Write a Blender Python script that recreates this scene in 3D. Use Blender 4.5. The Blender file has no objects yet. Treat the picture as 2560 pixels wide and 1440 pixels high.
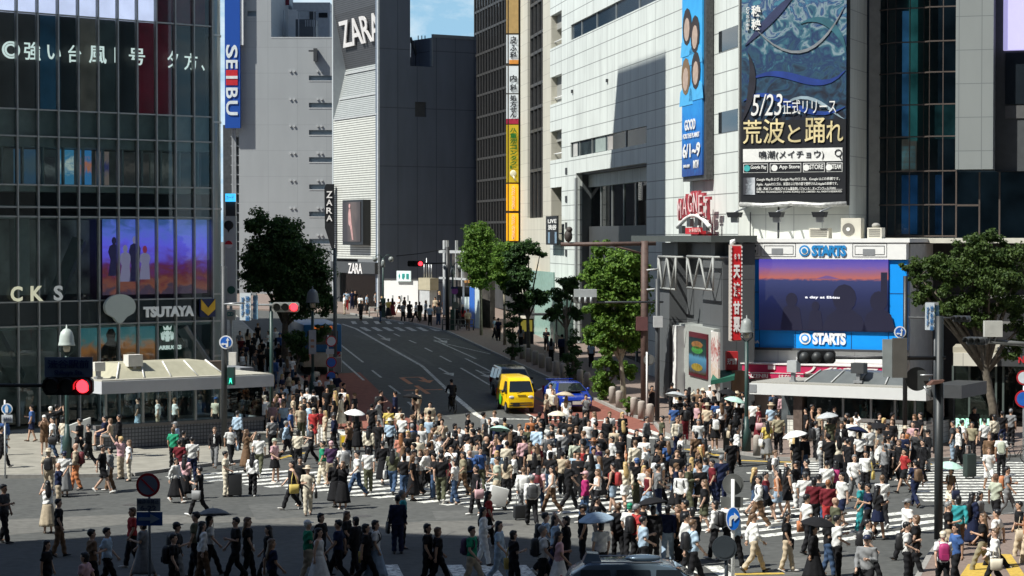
import bpy, bmesh, math, random
from mathutils import Vector, Matrix
R = math.radians
random.seed(7)
S = bpy.context.scene
COL = S.collection
# ------------------------------------------------------------------ camera
F = 5475.0; HC = 9.4; PITCH = math.atan(130 / F)
cam = bpy.data.cameras.new('camera'); camo = bpy.data.objects.new('camera', cam); COL.objects.link(camo)
cam.sensor_width = 36; cam.lens = F / 2560 * 36; cam.clip_start = .5; cam.clip_end = 4000
camo.location = (0, 0, HC); camo.rotation_euler = (R(90) - PITCH, 0, 0)
S.camera = camo
# ------------------------------------------------------------------ light
SUN_EL = R(52); LH = Vector((.87, .49)).normalized()          # light travels to +x and a little away
LD = Vector((LH.x * math.cos(SUN_EL), LH.y * math.cos(SUN_EL), -math.sin(SUN_EL)))
sun = bpy.data.lights.new('sun', 'SUN'); sun.energy = 5.0; sun.angle = R(.5); sun.color = (1, .985, .915)
suno = bpy.data.objects.new('sun', sun); COL.objects.link(suno)
suno.rotation_euler = LD.to_track_quat('-Z', 'Y').to_euler()
wd = bpy.data.worlds.new('World'); S.world = wd; wd.use_nodes = True
nt = wd.node_tree; N = nt.nodes; LK = nt.links
sky = N.new('ShaderNodeTexSky'); sky.sky_type = 'NISHITA'; sky.sun_disc = False
sky.sun_elevation = SUN_EL; sky.sun_rotation = math.atan2(-LH.x, -LH.y)
sky.air_density = 1.0; sky.dust_density = .6; sky.ozone_density = 2.0
tc = N.new('ShaderNodeTexCoord'); mp = N.new('ShaderNodeMapping'); mp.inputs['Scale'].default_value = (6, 6, 14)
mp.inputs['Location'].default_value = (.35, .2, .4)
no = N.new('ShaderNodeTexNoise'); no.inputs['Scale'].default_value = 2.4; no.inputs['Detail'].default_value = 9; no.inputs['Roughness'].default_value = .6
cr = N.new('ShaderNodeValToRGB'); cr.color_ramp.elements[0].position = .42; cr.color_ramp.elements[1].position = .66
mx = N.new('ShaderNodeMix'); mx.data_type = 'RGBA'; mx.inputs['B'].default_value = (10.5, 10.8, 10.6, 1)
LK.new(tc.outputs['Generated'], mp.inputs['Vector']); LK.new(mp.outputs[0], no.inputs['Vector']); LK.new(no.outputs['Fac'], cr.inputs['Fac'])
sx_ = N.new('ShaderNodeSeparateXYZ'); LK.new(tc.outputs['Generated'], sx_.inputs[0])
hz_ = N.new('ShaderNodeMapRange'); hz_.inputs['From Min'].default_value = .30; hz_.inputs['From Max'].default_value = .04; LK.new(sx_.outputs['Z'], hz_.inputs['Value'])      # paler, cloudier towards the horizon
hm = N.new('ShaderNodeMix'); hm.data_type = 'RGBA'; hm.inputs['B'].default_value = (3.2, 6.0, 8.4, 1); LK.new(hz_.outputs[0], hm.inputs['Factor']); LK.new(sky.outputs['Color'], hm.inputs['A'])
cm = N.new('ShaderNodeMath'); cm.operation = 'MULTIPLY'; LK.new(cr.outputs['Color'], cm.inputs[0]); LK.new(hz_.outputs[0], cm.inputs[1])
LK.new(cm.outputs[0], mx.inputs['Factor']); LK.new(hm.outputs['Result'], mx.inputs['A'])
LK.new(mx.outputs['Result'], N['Background'].inputs['Color']); N['Background'].inputs['Strength'].default_value = .078
S.view_settings.view_transform = 'Standard'; S.view_settings.look = 'None'; S.view_settings.gamma = 1
S.view_settings.exposure = .42
S.cycles.max_bounces = 6; S.cycles.transparent_max_bounces = 12; S.cycles.sample_clamp_indirect = 6
# ------------------------------------------------------------------ pixel <-> place (2560 x 1440 photograph)
SP, CP = math.sin(PITCH), math.cos(PITCH)
def ray(px, py):
    x = (px - 1280) / F; u = (720 - py) / F
    return Vector((x, CP + u * SP, -SP + u * CP))
def at(px, py, Y):
    d = ray(px, py); t = Y / d.y
    return Vector((d.x * t, Y, HC + d.z * t))
def gz(Y):
    return max(0.0, .035 * (Y - 115))
def G(px, py, up=0.0):
    d = ray(px, py); Y = (HC - up) / max(-d.z / d.y, 1e-5)
    if Y > 115: Y = (HC - up + .035 * 115) / (-d.z / d.y + .035)
    return Vector((d.x / d.y * Y, Y, gz(Y) + up))
# ------------------------------------------------------------------ objects
WM = {}
def link(o, parent=None, M=None):
    COL.objects.link(o)
    M = M if M is not None else (WM[parent] if parent else Matrix.Identity(4))
    WM[o] = M
    if parent: o.parent = parent; o.matrix_basis = WM[parent].inverted() @ M
    else: o.matrix_basis = M
    return o
def tag(o, label=None, cat=None, group=None, kind=None):
    if label: o['label'] = label
    if cat: o['category'] = cat
    if group: o['group'] = group
    if kind: o['kind'] = kind
    return o
def thing(name, label, cat, M=None, group=None, loc=None, rz=0):
    o = bpy.data.objects.new(name, None); o.empty_display_size = .3
    if M is None: M = Matrix.Translation(loc if loc is not None else (0, 0, 0)) @ Matrix.Rotation(rz, 4, 'Z')
    link(o, None, M); return tag(o, label, cat, group)
class MB:
    def __init__(s): s.v = []; s.f = []; s.m = []; s.sm = []
    def add(s, vs, fs, mi=0, smooth=False):
        b = len(s.v); s.v += [tuple(v) for v in vs]
        for f in fs: s.f.append([b + i for i in f]); s.m.append(mi); s.sm.append(smooth)
        return s
    def box(s, x0, x1, y0, y1, z0, z1, mi=0):
        if x0 > x1: x0, x1 = x1, x0
        if y0 > y1: y0, y1 = y1, y0
        if z0 > z1: z0, z1 = z1, z0
        return s.add([(x0,y0,z0),(x1,y0,z0),(x1,y1,z0),(x0,y1,z0),(x0,y0,z1),(x1,y0,z1),(x1,y1,z1),(x0,y1,z1)],
                     [(3,2,1,0),(4,5,6,7),(0,1,5,4),(1,2,6,5),(2,3,7,6),(3,0,4,7)], mi)
    def prism(s, pts, z0, z1, mi=0):            # pts: ccw plan polygon
        n = len(pts); vs = [(p[0], p[1], z0) for p in pts] + [(p[0], p[1], z1) for p in pts]
        return s.add(vs, [tuple(range(n))[::-1], tuple(range(n, 2 * n))] + [(i, (i+1) % n, n + (i+1) % n, n + i) for i in range(n)], mi)
    def slab(s, pts, y0, y1, mi=0):             # pts in (x,z), extruded over y0..y1 (front is -y)
        n = len(pts)
        if sum(pts[i][0]*pts[(i+1)%n][1]-pts[(i+1)%n][0]*pts[i][1] for i in range(n)) < 0: pts = pts[::-1]
        vs = [(p[0], y0, p[1]) for p in pts] + [(p[0], y1, p[1]) for p in pts]
        return s.add(vs, [tuple(range(n)), tuple(range(n, 2 * n))[::-1]] + [((i+1) % n, i, n + i, n + (i+1) % n) for i in range(n)], mi)
    def ring(s, rings, mi=0, smooth=True, cap=True):
        n = len(rings[0]); b = len(s.v)
        vs = [p for r in rings for p in r]
        fs = [(k*n+i, k*n+(i+1) % n, (k+1)*n+(i+1) % n, (k+1)*n+i) for k in range(len(rings)-1) for i in range(n)]
        if cap: fs += [tuple(range(n))[::-1], tuple(range((len(rings)-1)*n, len(rings)*n))]
        return s.add(vs, fs, mi, smooth)
    def tube(s, pts, rad, n=8, mi=0, smooth=True):
        pts = [Vector(p) for p in pts]; rs = rad if isinstance(rad, (list, tuple)) else [rad] * len(pts); rings = []
        up = None
        for i, p in enumerate(pts):
            t = (pts[min(i+1, len(pts)-1)] - pts[max(i-1, 0)]).normalized()
            ref = Vector((0, 1, 0)) if abs(t.y) < .9 else Vector((1, 0, 0))
            a = t.cross(ref).normalized(); b = t.cross(a).normalized()
            rings.append([p + a * rs[i] * math.cos(2*math.pi*k/n) + b * rs[i] * math.sin(2*math.pi*k/n) for k in range(n)])
        return s.ring(rings, mi, smooth)
    def ell(s, c, r, n=10, m=7, mi=0, keep=None):
        c = Vector(c); r = r if isinstance(r, (list, tuple)) else (r, r, r); rings = []
        for j in range(m + 1):
            a = -math.pi/2 + math.pi * j / m; cz = math.sin(a); cr_ = max(math.cos(a), .02)
            rings.append([c + Vector((r[0]*cr_*math.cos(2*math.pi*k/n), r[1]*cr_*math.sin(2*math.pi*k/n), r[2]*cz)) for k in range(n)])
        return s.ring(rings, mi)
    def lathe(s, prof, c=(0, 0, 0), n=16, mi=0):
        c = Vector(c); return s.ring([[c + Vector((r*math.cos(2*math.pi*k/n), r*math.sin(2*math.pi*k/n), z)) for k in range(n)] for r, z in prof], mi)
    def disc(s, x, z, r, y0, y1, n=24, mi=0):   # round plate facing -y
        return s.slab([(x + r*math.cos(2*math.pi*k/n), z + r*math.sin(2*math.pi*k/n)) for k in range(n)], y0, y1, mi)
    def mesh(s, name, mats):
        me = bpy.data.meshes.new(name); me.from_pydata(s.v, [], s.f)
        for m in (mats if isinstance(mats, (list, tuple)) else [mats]): me.materials.append(m)
        me.polygons.foreach_set('material_index', s.m); me.polygons.foreach_set('use_smooth', s.sm); me.update()
        return me
    def build(s, name, mats, parent=None, M=None):
        return link(bpy.data.objects.new(name, s.mesh(name, mats)), parent, M)
def struct(name, mb, mat, M=None): return tag(mb.build(name, mat, None, M), kind='structure')
class Wall:                                      # vertical plane through two plan points; local x along, -y outward, z up
    def __init__(w, A, B):
        w.A = Vector((A[0], A[1])); w.B = Vector((B[0], B[1])); w.L = (w.B - w.A).length; w.d = (w.B - w.A) / w.L
        w.M = Matrix.Translation((A[0], A[1], 0)) @ Matrix.Rotation(math.atan2(w.d.y, w.d.x), 4, 'Z')
        w.n = Vector((w.d.y, -w.d.x))
    def sz(w, px, py, off=0.0):
        r = ray(px, py); a = w.A + w.n * off
        t = a.dot(w.n) / (r.x * w.n.x + r.y * w.n.y)
        return ((Vector((r.x * t, r.y * t)) - a).dot(w.d), HC + r.z * t)
    def s(w, px, off=0.0): return w.sz(px, 590, off)[0]
    def z(w, px, py, off=0.0): return w.sz(px, py, off)[1]
def wp(px0, Y0, px1, Y1): return Wall(((px0-1280)/F*Y0, Y0), ((px1-1280)/F*Y1, Y1))
def holed(mb, s0, s1, z0, z1, holes, y0, y1, mi=0):
    """a wall slab from s0 to s1 and z0 to z1 with rectangular openings"""
    xs = sorted({s0, s1} | {c for h in holes for c in h[:2] if s0 < c < s1}); zs = sorted({z0, z1} | {c for h in holes for c in h[2:] if z0 < c < z1})
    for i in range(len(xs)-1):
        run = None
        for j in range(len(zs)-1):
            cx, cz = (xs[i]+xs[i+1])/2, (zs[j]+zs[j+1])/2
            solid = not any(h[0] < cx < h[1] and h[2] < cz < h[3] for h in holes)
            if solid: run = (run[0] if run else zs[j], zs[j+1])
            if run and (not solid or j == len(zs)-2): mb.box(xs[i], xs[i+1], y0, y1, run[0], run[1], mi); run = None
    return mb
# ------------------------------------------------------------------ materials
MATS = {}
def mat(name, col, rough=.6, metal=0, var=.12, scale=3.0, emit=0, bump=0, spec=.5, objcol=False, coat=0, streak=0):
    if name in MATS: return MATS[name]
    m = bpy.data.materials.new(name); m.use_nodes = True; n = m.node_tree.nodes; l = m.node_tree.links; p = n['Principled BSDF']
    p.inputs['Roughness'].default_value = rough; p.inputs['Metallic'].default_value = metal; p.inputs['Specular IOR Level'].default_value = spec
    p.inputs['Coat Weight'].default_value = coat
    c = (*col, 1)
    t = n.new('ShaderNodeTexCoord'); ns = n.new('ShaderNodeTexNoise'); ns.inputs['Scale'].default_value = scale; ns.inputs['Detail'].default_value = 6
    if streak:
        mpn = n.new('ShaderNodeMapping'); mpn.inputs['Scale'].default_value = (1, 1, streak); l.new(t.outputs['Object'], mpn.inputs['Vector']); l.new(mpn.outputs[0], ns.inputs['Vector'])
    else: l.new(t.outputs['Object'], ns.inputs['Vector'])
    rg = n.new('ShaderNodeMapRange'); rg.inputs['From Min'].default_value = .25; rg.inputs['From Max'].default_value = .75
    rg.inputs['To Min'].default_value = 1 - var; rg.inputs['To Max'].default_value = 1 + var; l.new(ns.outputs['Fac'], rg.inputs['Value'])
    vm = n.new('ShaderNodeVectorMath'); vm.operation = 'SCALE'; l.new(rg.outputs[0], vm.inputs['Scale'])
    if objcol:
        oi = n.new('ShaderNodeObjectInfo'); l.new(oi.outputs['Color'], vm.inputs[0])
    else: vm.inputs[0].default_value = col
    l.new(vm.outputs[0], p.inputs['Base Color'])
    if emit: l.new(vm.outputs[0], p.inputs['Emission Color']); p.inputs['Emission Strength'].default_value = emit
    if bump:
        b = n.new('ShaderNodeBump'); b.inputs['Strength'].default_value = bump; b.inputs['Distance'].default_value = .02; l.new(ns.outputs['Fac'], b.inputs['Height']); l.new(b.outputs[0], p.inputs['Normal'])
    MATS[name] = m; return m
def gridmat(name, col, bw, bh, mortar, msize=.02, rough=.55, var=.05, metal=0, stain=.12, ox=0, oz=0, spec=.4):
    """panelled cladding: joints on a grid in the wall's own x,z"""
    if name in MATS: return MATS[name]
    m = bpy.data.materials.new(name); m.use_nodes = True; n = m.node_tree.nodes; l = m.node_tree.links; p = n['Principled BSDF']
    p.inputs['Roughness'].default_value = rough; p.inputs['Metallic'].default_value = metal; p.inputs['Specular IOR Level'].default_value = spec
    t = n.new('ShaderNodeTexCoord'); sp = n.new('ShaderNodeSeparateXYZ'); cb = n.new('ShaderNodeCombineXYZ')
    l.new(t.outputs['Object'], sp.inputs[0])
    ax = n.new('ShaderNodeMath'); ax.operation = 'ADD'; ax.inputs[1].default_value = ox + 1000 * bw; l.new(sp.outputs['X'], ax.inputs[0])
    ay = n.new('ShaderNodeMath'); ay.operation = 'ADD'; l.new(ax.outputs[0], ay.inputs[0]); l.new(sp.outputs['Y'], ay.inputs[1])
    az = n.new('ShaderNodeMath'); az.operation = 'ADD'; az.inputs[1].default_value = oz + 1000 * bh; l.new(sp.outputs['Z'], az.inputs[0])
    l.new(ay.outputs[0], cb.inputs[0]); l.new(az.outputs[0], cb.inputs[1])
    b = n.new('ShaderNodeTexBrick'); b.offset = 0; b.squash = 1; l.new(cb.outputs[0], b.inputs['Vector'])
    b.inputs['Scale'].default_value = 1; b.inputs['Brick Width'].default_value = bw; b.inputs['Row Height'].default_value = bh; b.inputs['Mortar Size'].default_value = msize; b.inputs['Mortar Smooth'].default_value = .1
    b.inputs['Color1'].default_value = (*[c*(1-var) for c in col], 1); b.inputs['Color2'].default_value = (*[c*(1+var) for c in col], 1); b.inputs['Mortar'].default_value = (*mortar, 1)
    ns = n.new('ShaderNodeTexNoise'); ns.inputs['Scale'].default_value = .8; ns.inputs['Detail'].default_value = 7
    mpn = n.new('ShaderNodeMapping'); mpn.inputs['Scale'].default_value = (1, 1, .25); l.new(t.outputs['Object'], mpn.inputs['Vector']); l.new(mpn.outputs[0], ns.inputs['Vector'])
    rg = n.new('ShaderNodeMapRange'); rg.inputs['From Min'].default_value = .3; rg.inputs['From Max'].default_value = .7; rg.inputs['To Min'].default_value = 1 - stain; rg.inputs['To Max'].default_value = 1 + stain*.5; l.new(ns.outputs['Fac'], rg.inputs['Value'])
    vm = n.new('ShaderNodeVectorMath'); vm.operation = 'SCALE'; l.new(b.outputs['Color'], vm.inputs[0]); l.new(rg.outputs[0], vm.inputs['Scale']); l.new(vm.outputs[0], p.inputs['Base Color'])
    MATS[name] = m; return m
def bandmat(name, stops, axis='Z', z0=0, z1=1, emit=0, noise=.25, nscale=1.2, rough=.5, nz=1.0, dist=2.0):
    """a printed or lit picture: colour bands along one axis broken up by noise"""
    if name in MATS: return MATS[name]
    m = bpy.data.materials.new(name); m.use_nodes = True; n = m.node_tree.nodes; l = m.node_tree.links; p = n['Principled BSDF']; p.inputs['Roughness'].default_value = rough
    t = n.new('ShaderNodeTexCoord'); sp = n.new('ShaderNodeSeparateXYZ'); l.new(t.outputs['Object'], sp.inputs[0])
    rg = n.new('ShaderNodeMapRange'); rg.inputs['From Min'].default_value = z0; rg.inputs['From Max'].default_value = z1; l.new(sp.outputs[axis], rg.inputs['Value'])
    mpn = n.new('ShaderNodeMapping'); mpn.inputs['Scale'].default_value = (1, 1, nz); l.new(t.outputs['Object'], mpn.inputs['Vector'])
    ns = n.new('ShaderNodeTexNoise'); ns.inputs['Scale'].default_value = nscale; ns.inputs['Detail'].default_value = 5; ns.inputs['Distortion'].default_value = dist; l.new(mpn.outputs[0], ns.inputs['Vector'])
    s = n.new('ShaderNodeMath'); s.operation = 'SUBTRACT'; s.inputs[1].default_value = .5; l.new(ns.outputs['Fac'], s.inputs[0])
    k = n.new('ShaderNodeMath'); k.operation = 'MULTIPLY_ADD'; k.inputs[1].default_value = noise * 2; l.new(s.outputs[0], k.inputs[0]); l.new(rg.outputs[0], k.inputs[2])
    r = n.new('ShaderNodeValToRGB'); el = r.color_ramp.elements
    while len(el) < len(stops): el.new(.5)
    for e, (q, c) in zip(el, stops): e.position = q; e.color = (*c, 1)
    l.new(k.outputs[0], r.inputs['Fac'])
    if not emit: l.new(r.outputs['Color'], p.inputs['Base Color'])
    if emit: l.new(r.outputs['Color'], p.inputs['Emission Color']); p.inputs['Emission Strength'].default_value = emit; p.inputs['Base Color'].default_value = (0, 0, 0, 1)
    MATS[name] = m; return m
def glassmat(name, tint=(.5, .58, .58), refl=.55, ior=1.35, rough=.01):
    if name in MATS: return MATS[name]
    m = bpy.data.materials.new(name); m.use_nodes = True; n = m.node_tree.nodes; l = m.node_tree.links; n.remove(n['Principled BSDF'])
    a = n.new('ShaderNodeBsdfTransparent'); a.inputs[0].default_value = (*tint, 1); g = n.new('ShaderNodeBsdfGlossy'); g.inputs['Color'].default_value = (refl, refl, refl*1.03, 1); g.inputs['Roughness'].default_value = rough
    fr = n.new('ShaderNodeFresnel'); fr.inputs['IOR'].default_value = ior; x = n.new('ShaderNodeMixShader'); l.new(fr.outputs[0], x.inputs[0]); l.new(a.outputs[0], x.inputs[1]); l.new(g.outputs[0], x.inputs[2]); l.new(x.outputs[0], n['Material Output'].inputs[0])
    MATS[name] = m; return m
def lit(name, col, e=1.0): return mat(name, col, .5, emit=e, var=.02)
black = mat('black_paint', (.012, .013, .015), .45); dkgrey = mat('dark_grey_paint', (.05, .053, .056), .5); grey = mat('grey_paint', (.22, .23, .24), .5)
ltgrey = mat('light_grey_paint', (.45, .46, .46), .5); white = mat('white_paint', (.78, .78, .76), .5, var=.05); steel = mat('galvanised_steel', (.38, .39, .4), .4, .6)
brownpole = mat('rusty_brown_paint', (.09, .055, .045), .65, var=.3, scale=5); greenpole = mat('dark_green_paint', (.02, .05, .045), .45)
red = mat('red_paint', (.55, .02, .03), .5); blue = mat('sign_blue', (.015, .12, .5), .4); navy = mat('navy_paint', (.01, .02, .09), .5); yellow = mat('yellow_paint', (.8, .55, .02), .45)
concrete = mat('concrete', (.33, .32, .29), .85, var=.2, scale=6); stone = mat('granite', (.36, .32, .28), .8, var=.25, scale=40)
darkglass = mat('dark_glass', (.015, .02, .025), .04, spec=.6, var=.1); redlamp = lit('red_lamp', (1, .02, .03), 5); greenlamp = lit('green_lamp', (.05, .8, .45), 1.6)
# ------------------------------------------------------------------ writing
def textmesh(body, bold=0.0, rot=0, ex=.0, align='CENTER', space=1.0, line=1.0, shear=0):
    c = bpy.data.curves.new('lettering', 'FONT'); c.body = body; c.offset = bold; c.extrude = ex; c.align_x = align; c.space_character = space; c.space_line = line; c.resolution_u = 3; c.shear = shear
    o = bpy.data.objects.new('lettering', c); COL.objects.link(o)
    dg = bpy.context.evaluated_depsgraph_get(); me = bpy.data.meshes.new_from_object(o.evaluated_get(dg), depsgraph=dg)
    bpy.data.objects.remove(o); bpy.data.curves.remove(c)
    me.materials.clear()
    vs = [v.co.copy() for v in me.vertices]; fs = [list(p.vertices) for p in me.polygons]; bpy.data.meshes.remove(me)
    if rot: q = Matrix.Rotation(R(rot), 3, 'Z'); vs = [q @ v for v in vs]
    return vs, fs
def lettering(body, x0, x1, z0, z1, y, material, parent, M, bold=.02, rot=0, keep=False, ex=.02, name='lettering', **k):
    """writing fitted to a box on a wall's own x,z; front at y (outward is -y)"""
    vs, fs = textmesh(body, bold, rot, .01, **k)
    ax = [v.x for v in vs]; az = [v.y for v in vs]; a0, a1, b0, b1 = min(ax), max(ax), min(az), max(az)
    sx = (x1-x0)/(a1-a0); sz = (z1-z0)/(b1-b0)
    if keep: sx = sz = min(sx, sz)
    cx, cz = (x0+x1)/2, (z0+z1)/2
    mb = MB(); mb.add([(cx + (v.x-(a0+a1)/2)*sx, y - ex*(v.z/.01*.5+.5), cz + (v.y-(b0+b1)/2)*sz) for v in vs], fs)
    return mb.build(name, material, parent, M)
# ================================================================== the ground
def gz(Y): return max(0.0, .035 * (min(Y, 260) - 115))
def clipY(pts, Yc, keep_low):
    out = []
    for i in range(len(pts)):
        a, b = pts[i], pts[(i+1) % len(pts)]
        ia = (a[1] <= Yc) == keep_low or a[1] == Yc; ib = (b[1] <= Yc) == keep_low or b[1] == Yc
        if ia: out.append((a[0], a[1]))
        if ia != ib: t = (Yc - a[1]) / (b[1] - a[1]); out.append((a[0] + (b[0]-a[0])*t, Yc))
    return out
def sheet(mb, pts, up, mi=0, thick=0):
    for low in (True, False):
        q = clipY(pts, 115, low)
        if len(q) < 3: continue
        if sum(q[i][0]*q[(i+1) % len(q)][1]-q[(i+1) % len(q)][0]*q[i][1] for i in range(len(q))) < 0: q = q[::-1]
        n = len(q); top = [(p[0], p[1], gz(p[1]) + up) for p in q]
        if not thick: mb.add(top, [tuple(range(n))], mi)
        else:
            mb.add(top + [(p[0], p[1], gz(p[1]) + up - thick) for p in q], [tuple(range(n))] + [(i, n+i, n+(i+1) % n, (i+1) % n) for i in range(n)], mi)
    return mb
def asphalt(name, col, patch):
    m = mat(name, col, .9, var=.24, scale=3.5, bump=.15, spec=.25)
    n = m.node_tree.nodes; l = m.node_tree.links
    t = n.new('ShaderNodeTexCoord'); a = n.new('ShaderNodeTexNoise'); a.inputs['Scale'].default_value = .16; a.inputs['Detail'].default_value = 8; a.inputs['Roughness'].default_value = .7; a.inputs['Distortion'].default_value = .6
    mp_ = n.new('ShaderNodeMapping'); mp_.inputs['Scale'].default_value = (1, .35, 1); l.new(t.outputs['Object'], mp_.inputs['Vector']); l.new(mp_.outputs[0], a.inputs['Vector'])
    r = n.new('ShaderNodeValToRGB'); r.color_ramp.elements[0].position = .35; r.color_ramp.elements[1].position = .72
    r.color_ramp.elements[0].color = (*col, 1); r.color_ramp.elements[1].color = (*patch, 1); l.new(a.outputs['Fac'], r.inputs['Fac'])
    v = [x for x in n if x.type == 'VECT_MATH'][0]; l.new(r.outputs['Color'], v.inputs[0]); return m
m_road = asphalt('asphalt', (.074, .076, .073), (.1, .102, .096)); m_gnd = mat('distant_ground', (.12, .12, .115), .9)
pave = gridmat('paving_slabs', (.27, .255, .22), .6, .6, (.17, .16, .14), .012, .85, .06, stain=.25)
# brick paving needs plan coordinates: use the y term of the grid
paveR = mat('brown_brick_paving', (.2, .15, .125), .85, var=.25, scale=7); pavemat = mat('pale_pavement', (.27, .255, .215), .85, var=.22, scale=1.6, bump=.1)
kerbmat = mat('kerb_stone', (.28, .27, .25), .8, var=.2, scale=5)
g = MB(); sheet(g, [(-900, -80), (900, -80), (900, 1600), (-900, 1600)], -.06); struct('ground', g, m_gnd)
g = MB(); sheet(g, [(-70, 20), (70, 20), (70, 215), (-70, 215)], 0); struct('road', g, m_road)
LK_ = [(-60, 85)] + [(p.x, p.y) for p in (G(0,1195), G(200,1193), G(330,1190), G(480,1170), G(600,1155), G(760,1126), G(835,1100))] + [(-8.7, 106), (-9.3, 115), (-60, 115)]
RK_ = [(p.x, p.y) for p in (G(1640,1060), G(1660,1085), G(1715,1108), G(1800,1128), G(1950,1150), G(2200,1158), G(2560,1142))] + [(70, 93), (70, 115), (6.1, 115)]
g = MB(); sheet(g, LK_, .13, thick=.2); sheet(g, [(-9.3, 115), (-24.1, 189), (-60, 189), (-60, 115)], .13, thick=.2); struct('pavement_corner', g, pavemat)
g = MB(); sheet(g, RK_, .13, thick=.2); struct('pavement_front', g, paveR)
g = MB(); sheet(g, [(6.1, 115), (-5, 170.4), (-7.8, 177.8), (-10.7, 183), (-13.9, 189.7), (-25, 196), (-60, 199), (-60, 262), (70, 262), (70, 115)], .13, thick=.2); struct('pavement_street', g, paveR)
g = MB(); sheet(g, [(p.x, p.y) for p in (G(2290,1475), G(2330,1400), G(2370,1345), G(2430,1305), G(2560,1290))] + [(27, 71), (27, 52)], .13, thick=.2); struct('pavement_near', g, paveR)
def kerb(pts, w=.16):
    mb = MB()
    for a, b in zip(pts, pts[1:]):
        d = Vector((b[0]-a[0], b[1]-a[1])).normalized(); nn = Vector((d.y, -d.x)) * w
        for (p, q) in ([(a, b)] if (a[1]-115)*(b[1]-115) >= 0 else [(a, (a[0]+(b[0]-a[0])*(115-a[1])/(b[1]-a[1]), 115)), ((a[0]+(b[0]-a[0])*(115-a[1])/(b[1]-a[1]), 115), b)]):
            e = [(p[0], p[1]), (q[0], q[1]), (q[0]+nn.x, q[1]+nn.y), (p[0]+nn.x, p[1]+nn.y)]
            mb.add([(x, y, gz(y)-.05) for x, y in e] + [(x, y, gz(y)+.135) for x, y in e], [(4,5,6,7), (0,1,5,4), (1,2,6,5), (2,3,7,6), (3,0,4,7)])
    return mb
struct('kerb_corner', kerb(LK_[:10] + [(-24.1, 189)]), kerbmat); struct('kerb_front', kerb([(-13.9, 189.7), (-10.7, 183), (-7.8, 177.8), (-5, 170.4), (6.1, 115)] + RK_[:7]), kerbmat)
struct('kerb_near', kerb([(27, 71)] + [(p.x, p.y) for p in (G(2560,1290), G(2430,1305), G(2370,1345), G(2330,1400), G(2290,1475))]), kerbmat)
# ---- paint
wear = mat('road_paint', (.72, .72, .68), .7, var=.06, scale=3)
def worn(name, base, show):
    m = mat(name, base, .75, var=.1, scale=9); n = m.node_tree.nodes; l = m.node_tree.links
    t = n.new('ShaderNodeTexCoord'); a = n.new('ShaderNodeTexNoise'); a.inputs['Scale'].default_value = 5; a.inputs['Detail'].default_value = 9; a.inputs['Roughness'].default_value = .75; l.new(t.outputs['Object'], a.inputs['Vector'])
    r = n.new('ShaderNodeValToRGB'); r.color_ramp.elements[0].position = show; r.color_ramp.elements[1].position = show + .12; r.color_ramp.elements[0].color = (.16, .16, .15, 1); r.color_ramp.elements[1].color = (*base, 1)
    l.new(a.outputs['Fac'], r.inputs['Fac']); v = [x for x in n if x.type == 'VECT_MATH'][0]; l.new(r.outputs['Color'], v.inputs[0]); return m
paint = worn('worn_white_paint', (.78, .78, .72), .41); oldpaint = worn('faded_white_paint', (.5, .51, .49), .42); orange_p = worn('faded_orange_paint', (.5, .17, .05), .4)
redlane = asphalt('red_lane_surface', (.2, .075, .055), (.26, .1, .075)); pale = asphalt('pale_asphalt', (.12, .118, .108), (.16, .155, .14)); tactile = mat('tactile_yellow', (.5, .34, .06), .8, var=.25, scale=9)
def poly(pix): return [(p.x, p.y) for p in (G(*q) for q in pix)]
g = MB(); sheet(g, [(-9.3, 115), (-13.4, 135.5), (-9.6, 138), (-5.2, 112), (-4.2, 105.5), (-8.5, 105.5)], .004); struct('bus_lane_far_side', g, redlane)
g = MB(); sheet(g, [(7.1, 109.5), (7.45, 103.6), (2.9, 103.6), (1.9, 109.5), (-.4, 120.5), (-.6, 125), (2.1, 128.5), (3.9, 126)], .004); struct('bus_lane_near_side', g, redlane)
g = MB(); sheet(g, poly([(880,1318), (1060,1303), (1290,1300), (1580,1318), (1560,1345), (1200,1347), (930,1338)]), .003); sheet(g, poly([(0,1300), (330,1285), (600,1292), (900,1296), (900,1318), (600,1306), (300,1312), (0,1340)]), .003); struct('road_repair_strip', g, pale)
def line(mb, pa, pb, w, up=.008):
    a = Vector(pa[:2]); b = Vector(pb[:2]); d = (b-a).normalized(); n_ = Vector((-d.y, d.x)) * w/2
    sheet(mb, [tuple(a-n_), tuple(b-n_), tuple(b+n_), tuple(a+n_)], up)
def pl(mb, x0, y0, x1, y1, w=.16): line(mb, G(x0, y0), G(x1, y1), w)
SD = Vector((-.2, 1)).normalized(); SN = Vector((SD.y, -SD.x))
# street-mouth crossing: bars along the street
g = MB()
for i in range(20):
    c = Vector((-8.2 + i*.82, 101.0 + i*.02)); line(g, c, c + SD*5.2, .44)
struct('crosswalk_stripes_street', g, paint)
# diagonal crossing: bars parallel to the corner facade
u = Vector((.78, .63)).normalized(); v = Vector((.78, -.62)).normalized(); g = MB(); o0 = Vector((-13.4, 85.1))
for i in range(28):
    ln = 8.4 if i > 5 else 5 + i*.6
    c = o0 + v * (i * 1.08); line(g, c, c + u*ln, .5)
struct('crosswalk_stripes_diagonal', g, paint)
g = MB()
for i in range(15): line(g, (14.6 + .05*i, 77.6 + i*.92), (29, 77.6 + i*.92 + .3), .46)
for i in range(6): line(g, (9.3 + .5*i, 86.6 + i*.92), (14.0 + .05*i, 86.7 + i*.92), .46)
struct('crosswalk_stripes_kiosk_side', g, paint)
g = MB()
for i in range(11):
    x = -3.5 + .92*i
    if i != 1: line(g, (x, 62.4 - .02*i), (x + .9, 55.4), .46)
struct('crosswalk_stripes_station', g, paint)
g = MB()
for i in range(10): line(g, (-12.0 + i*.9, 175.0), (-11.2 + i*.9, 171.2), .42)
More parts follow.
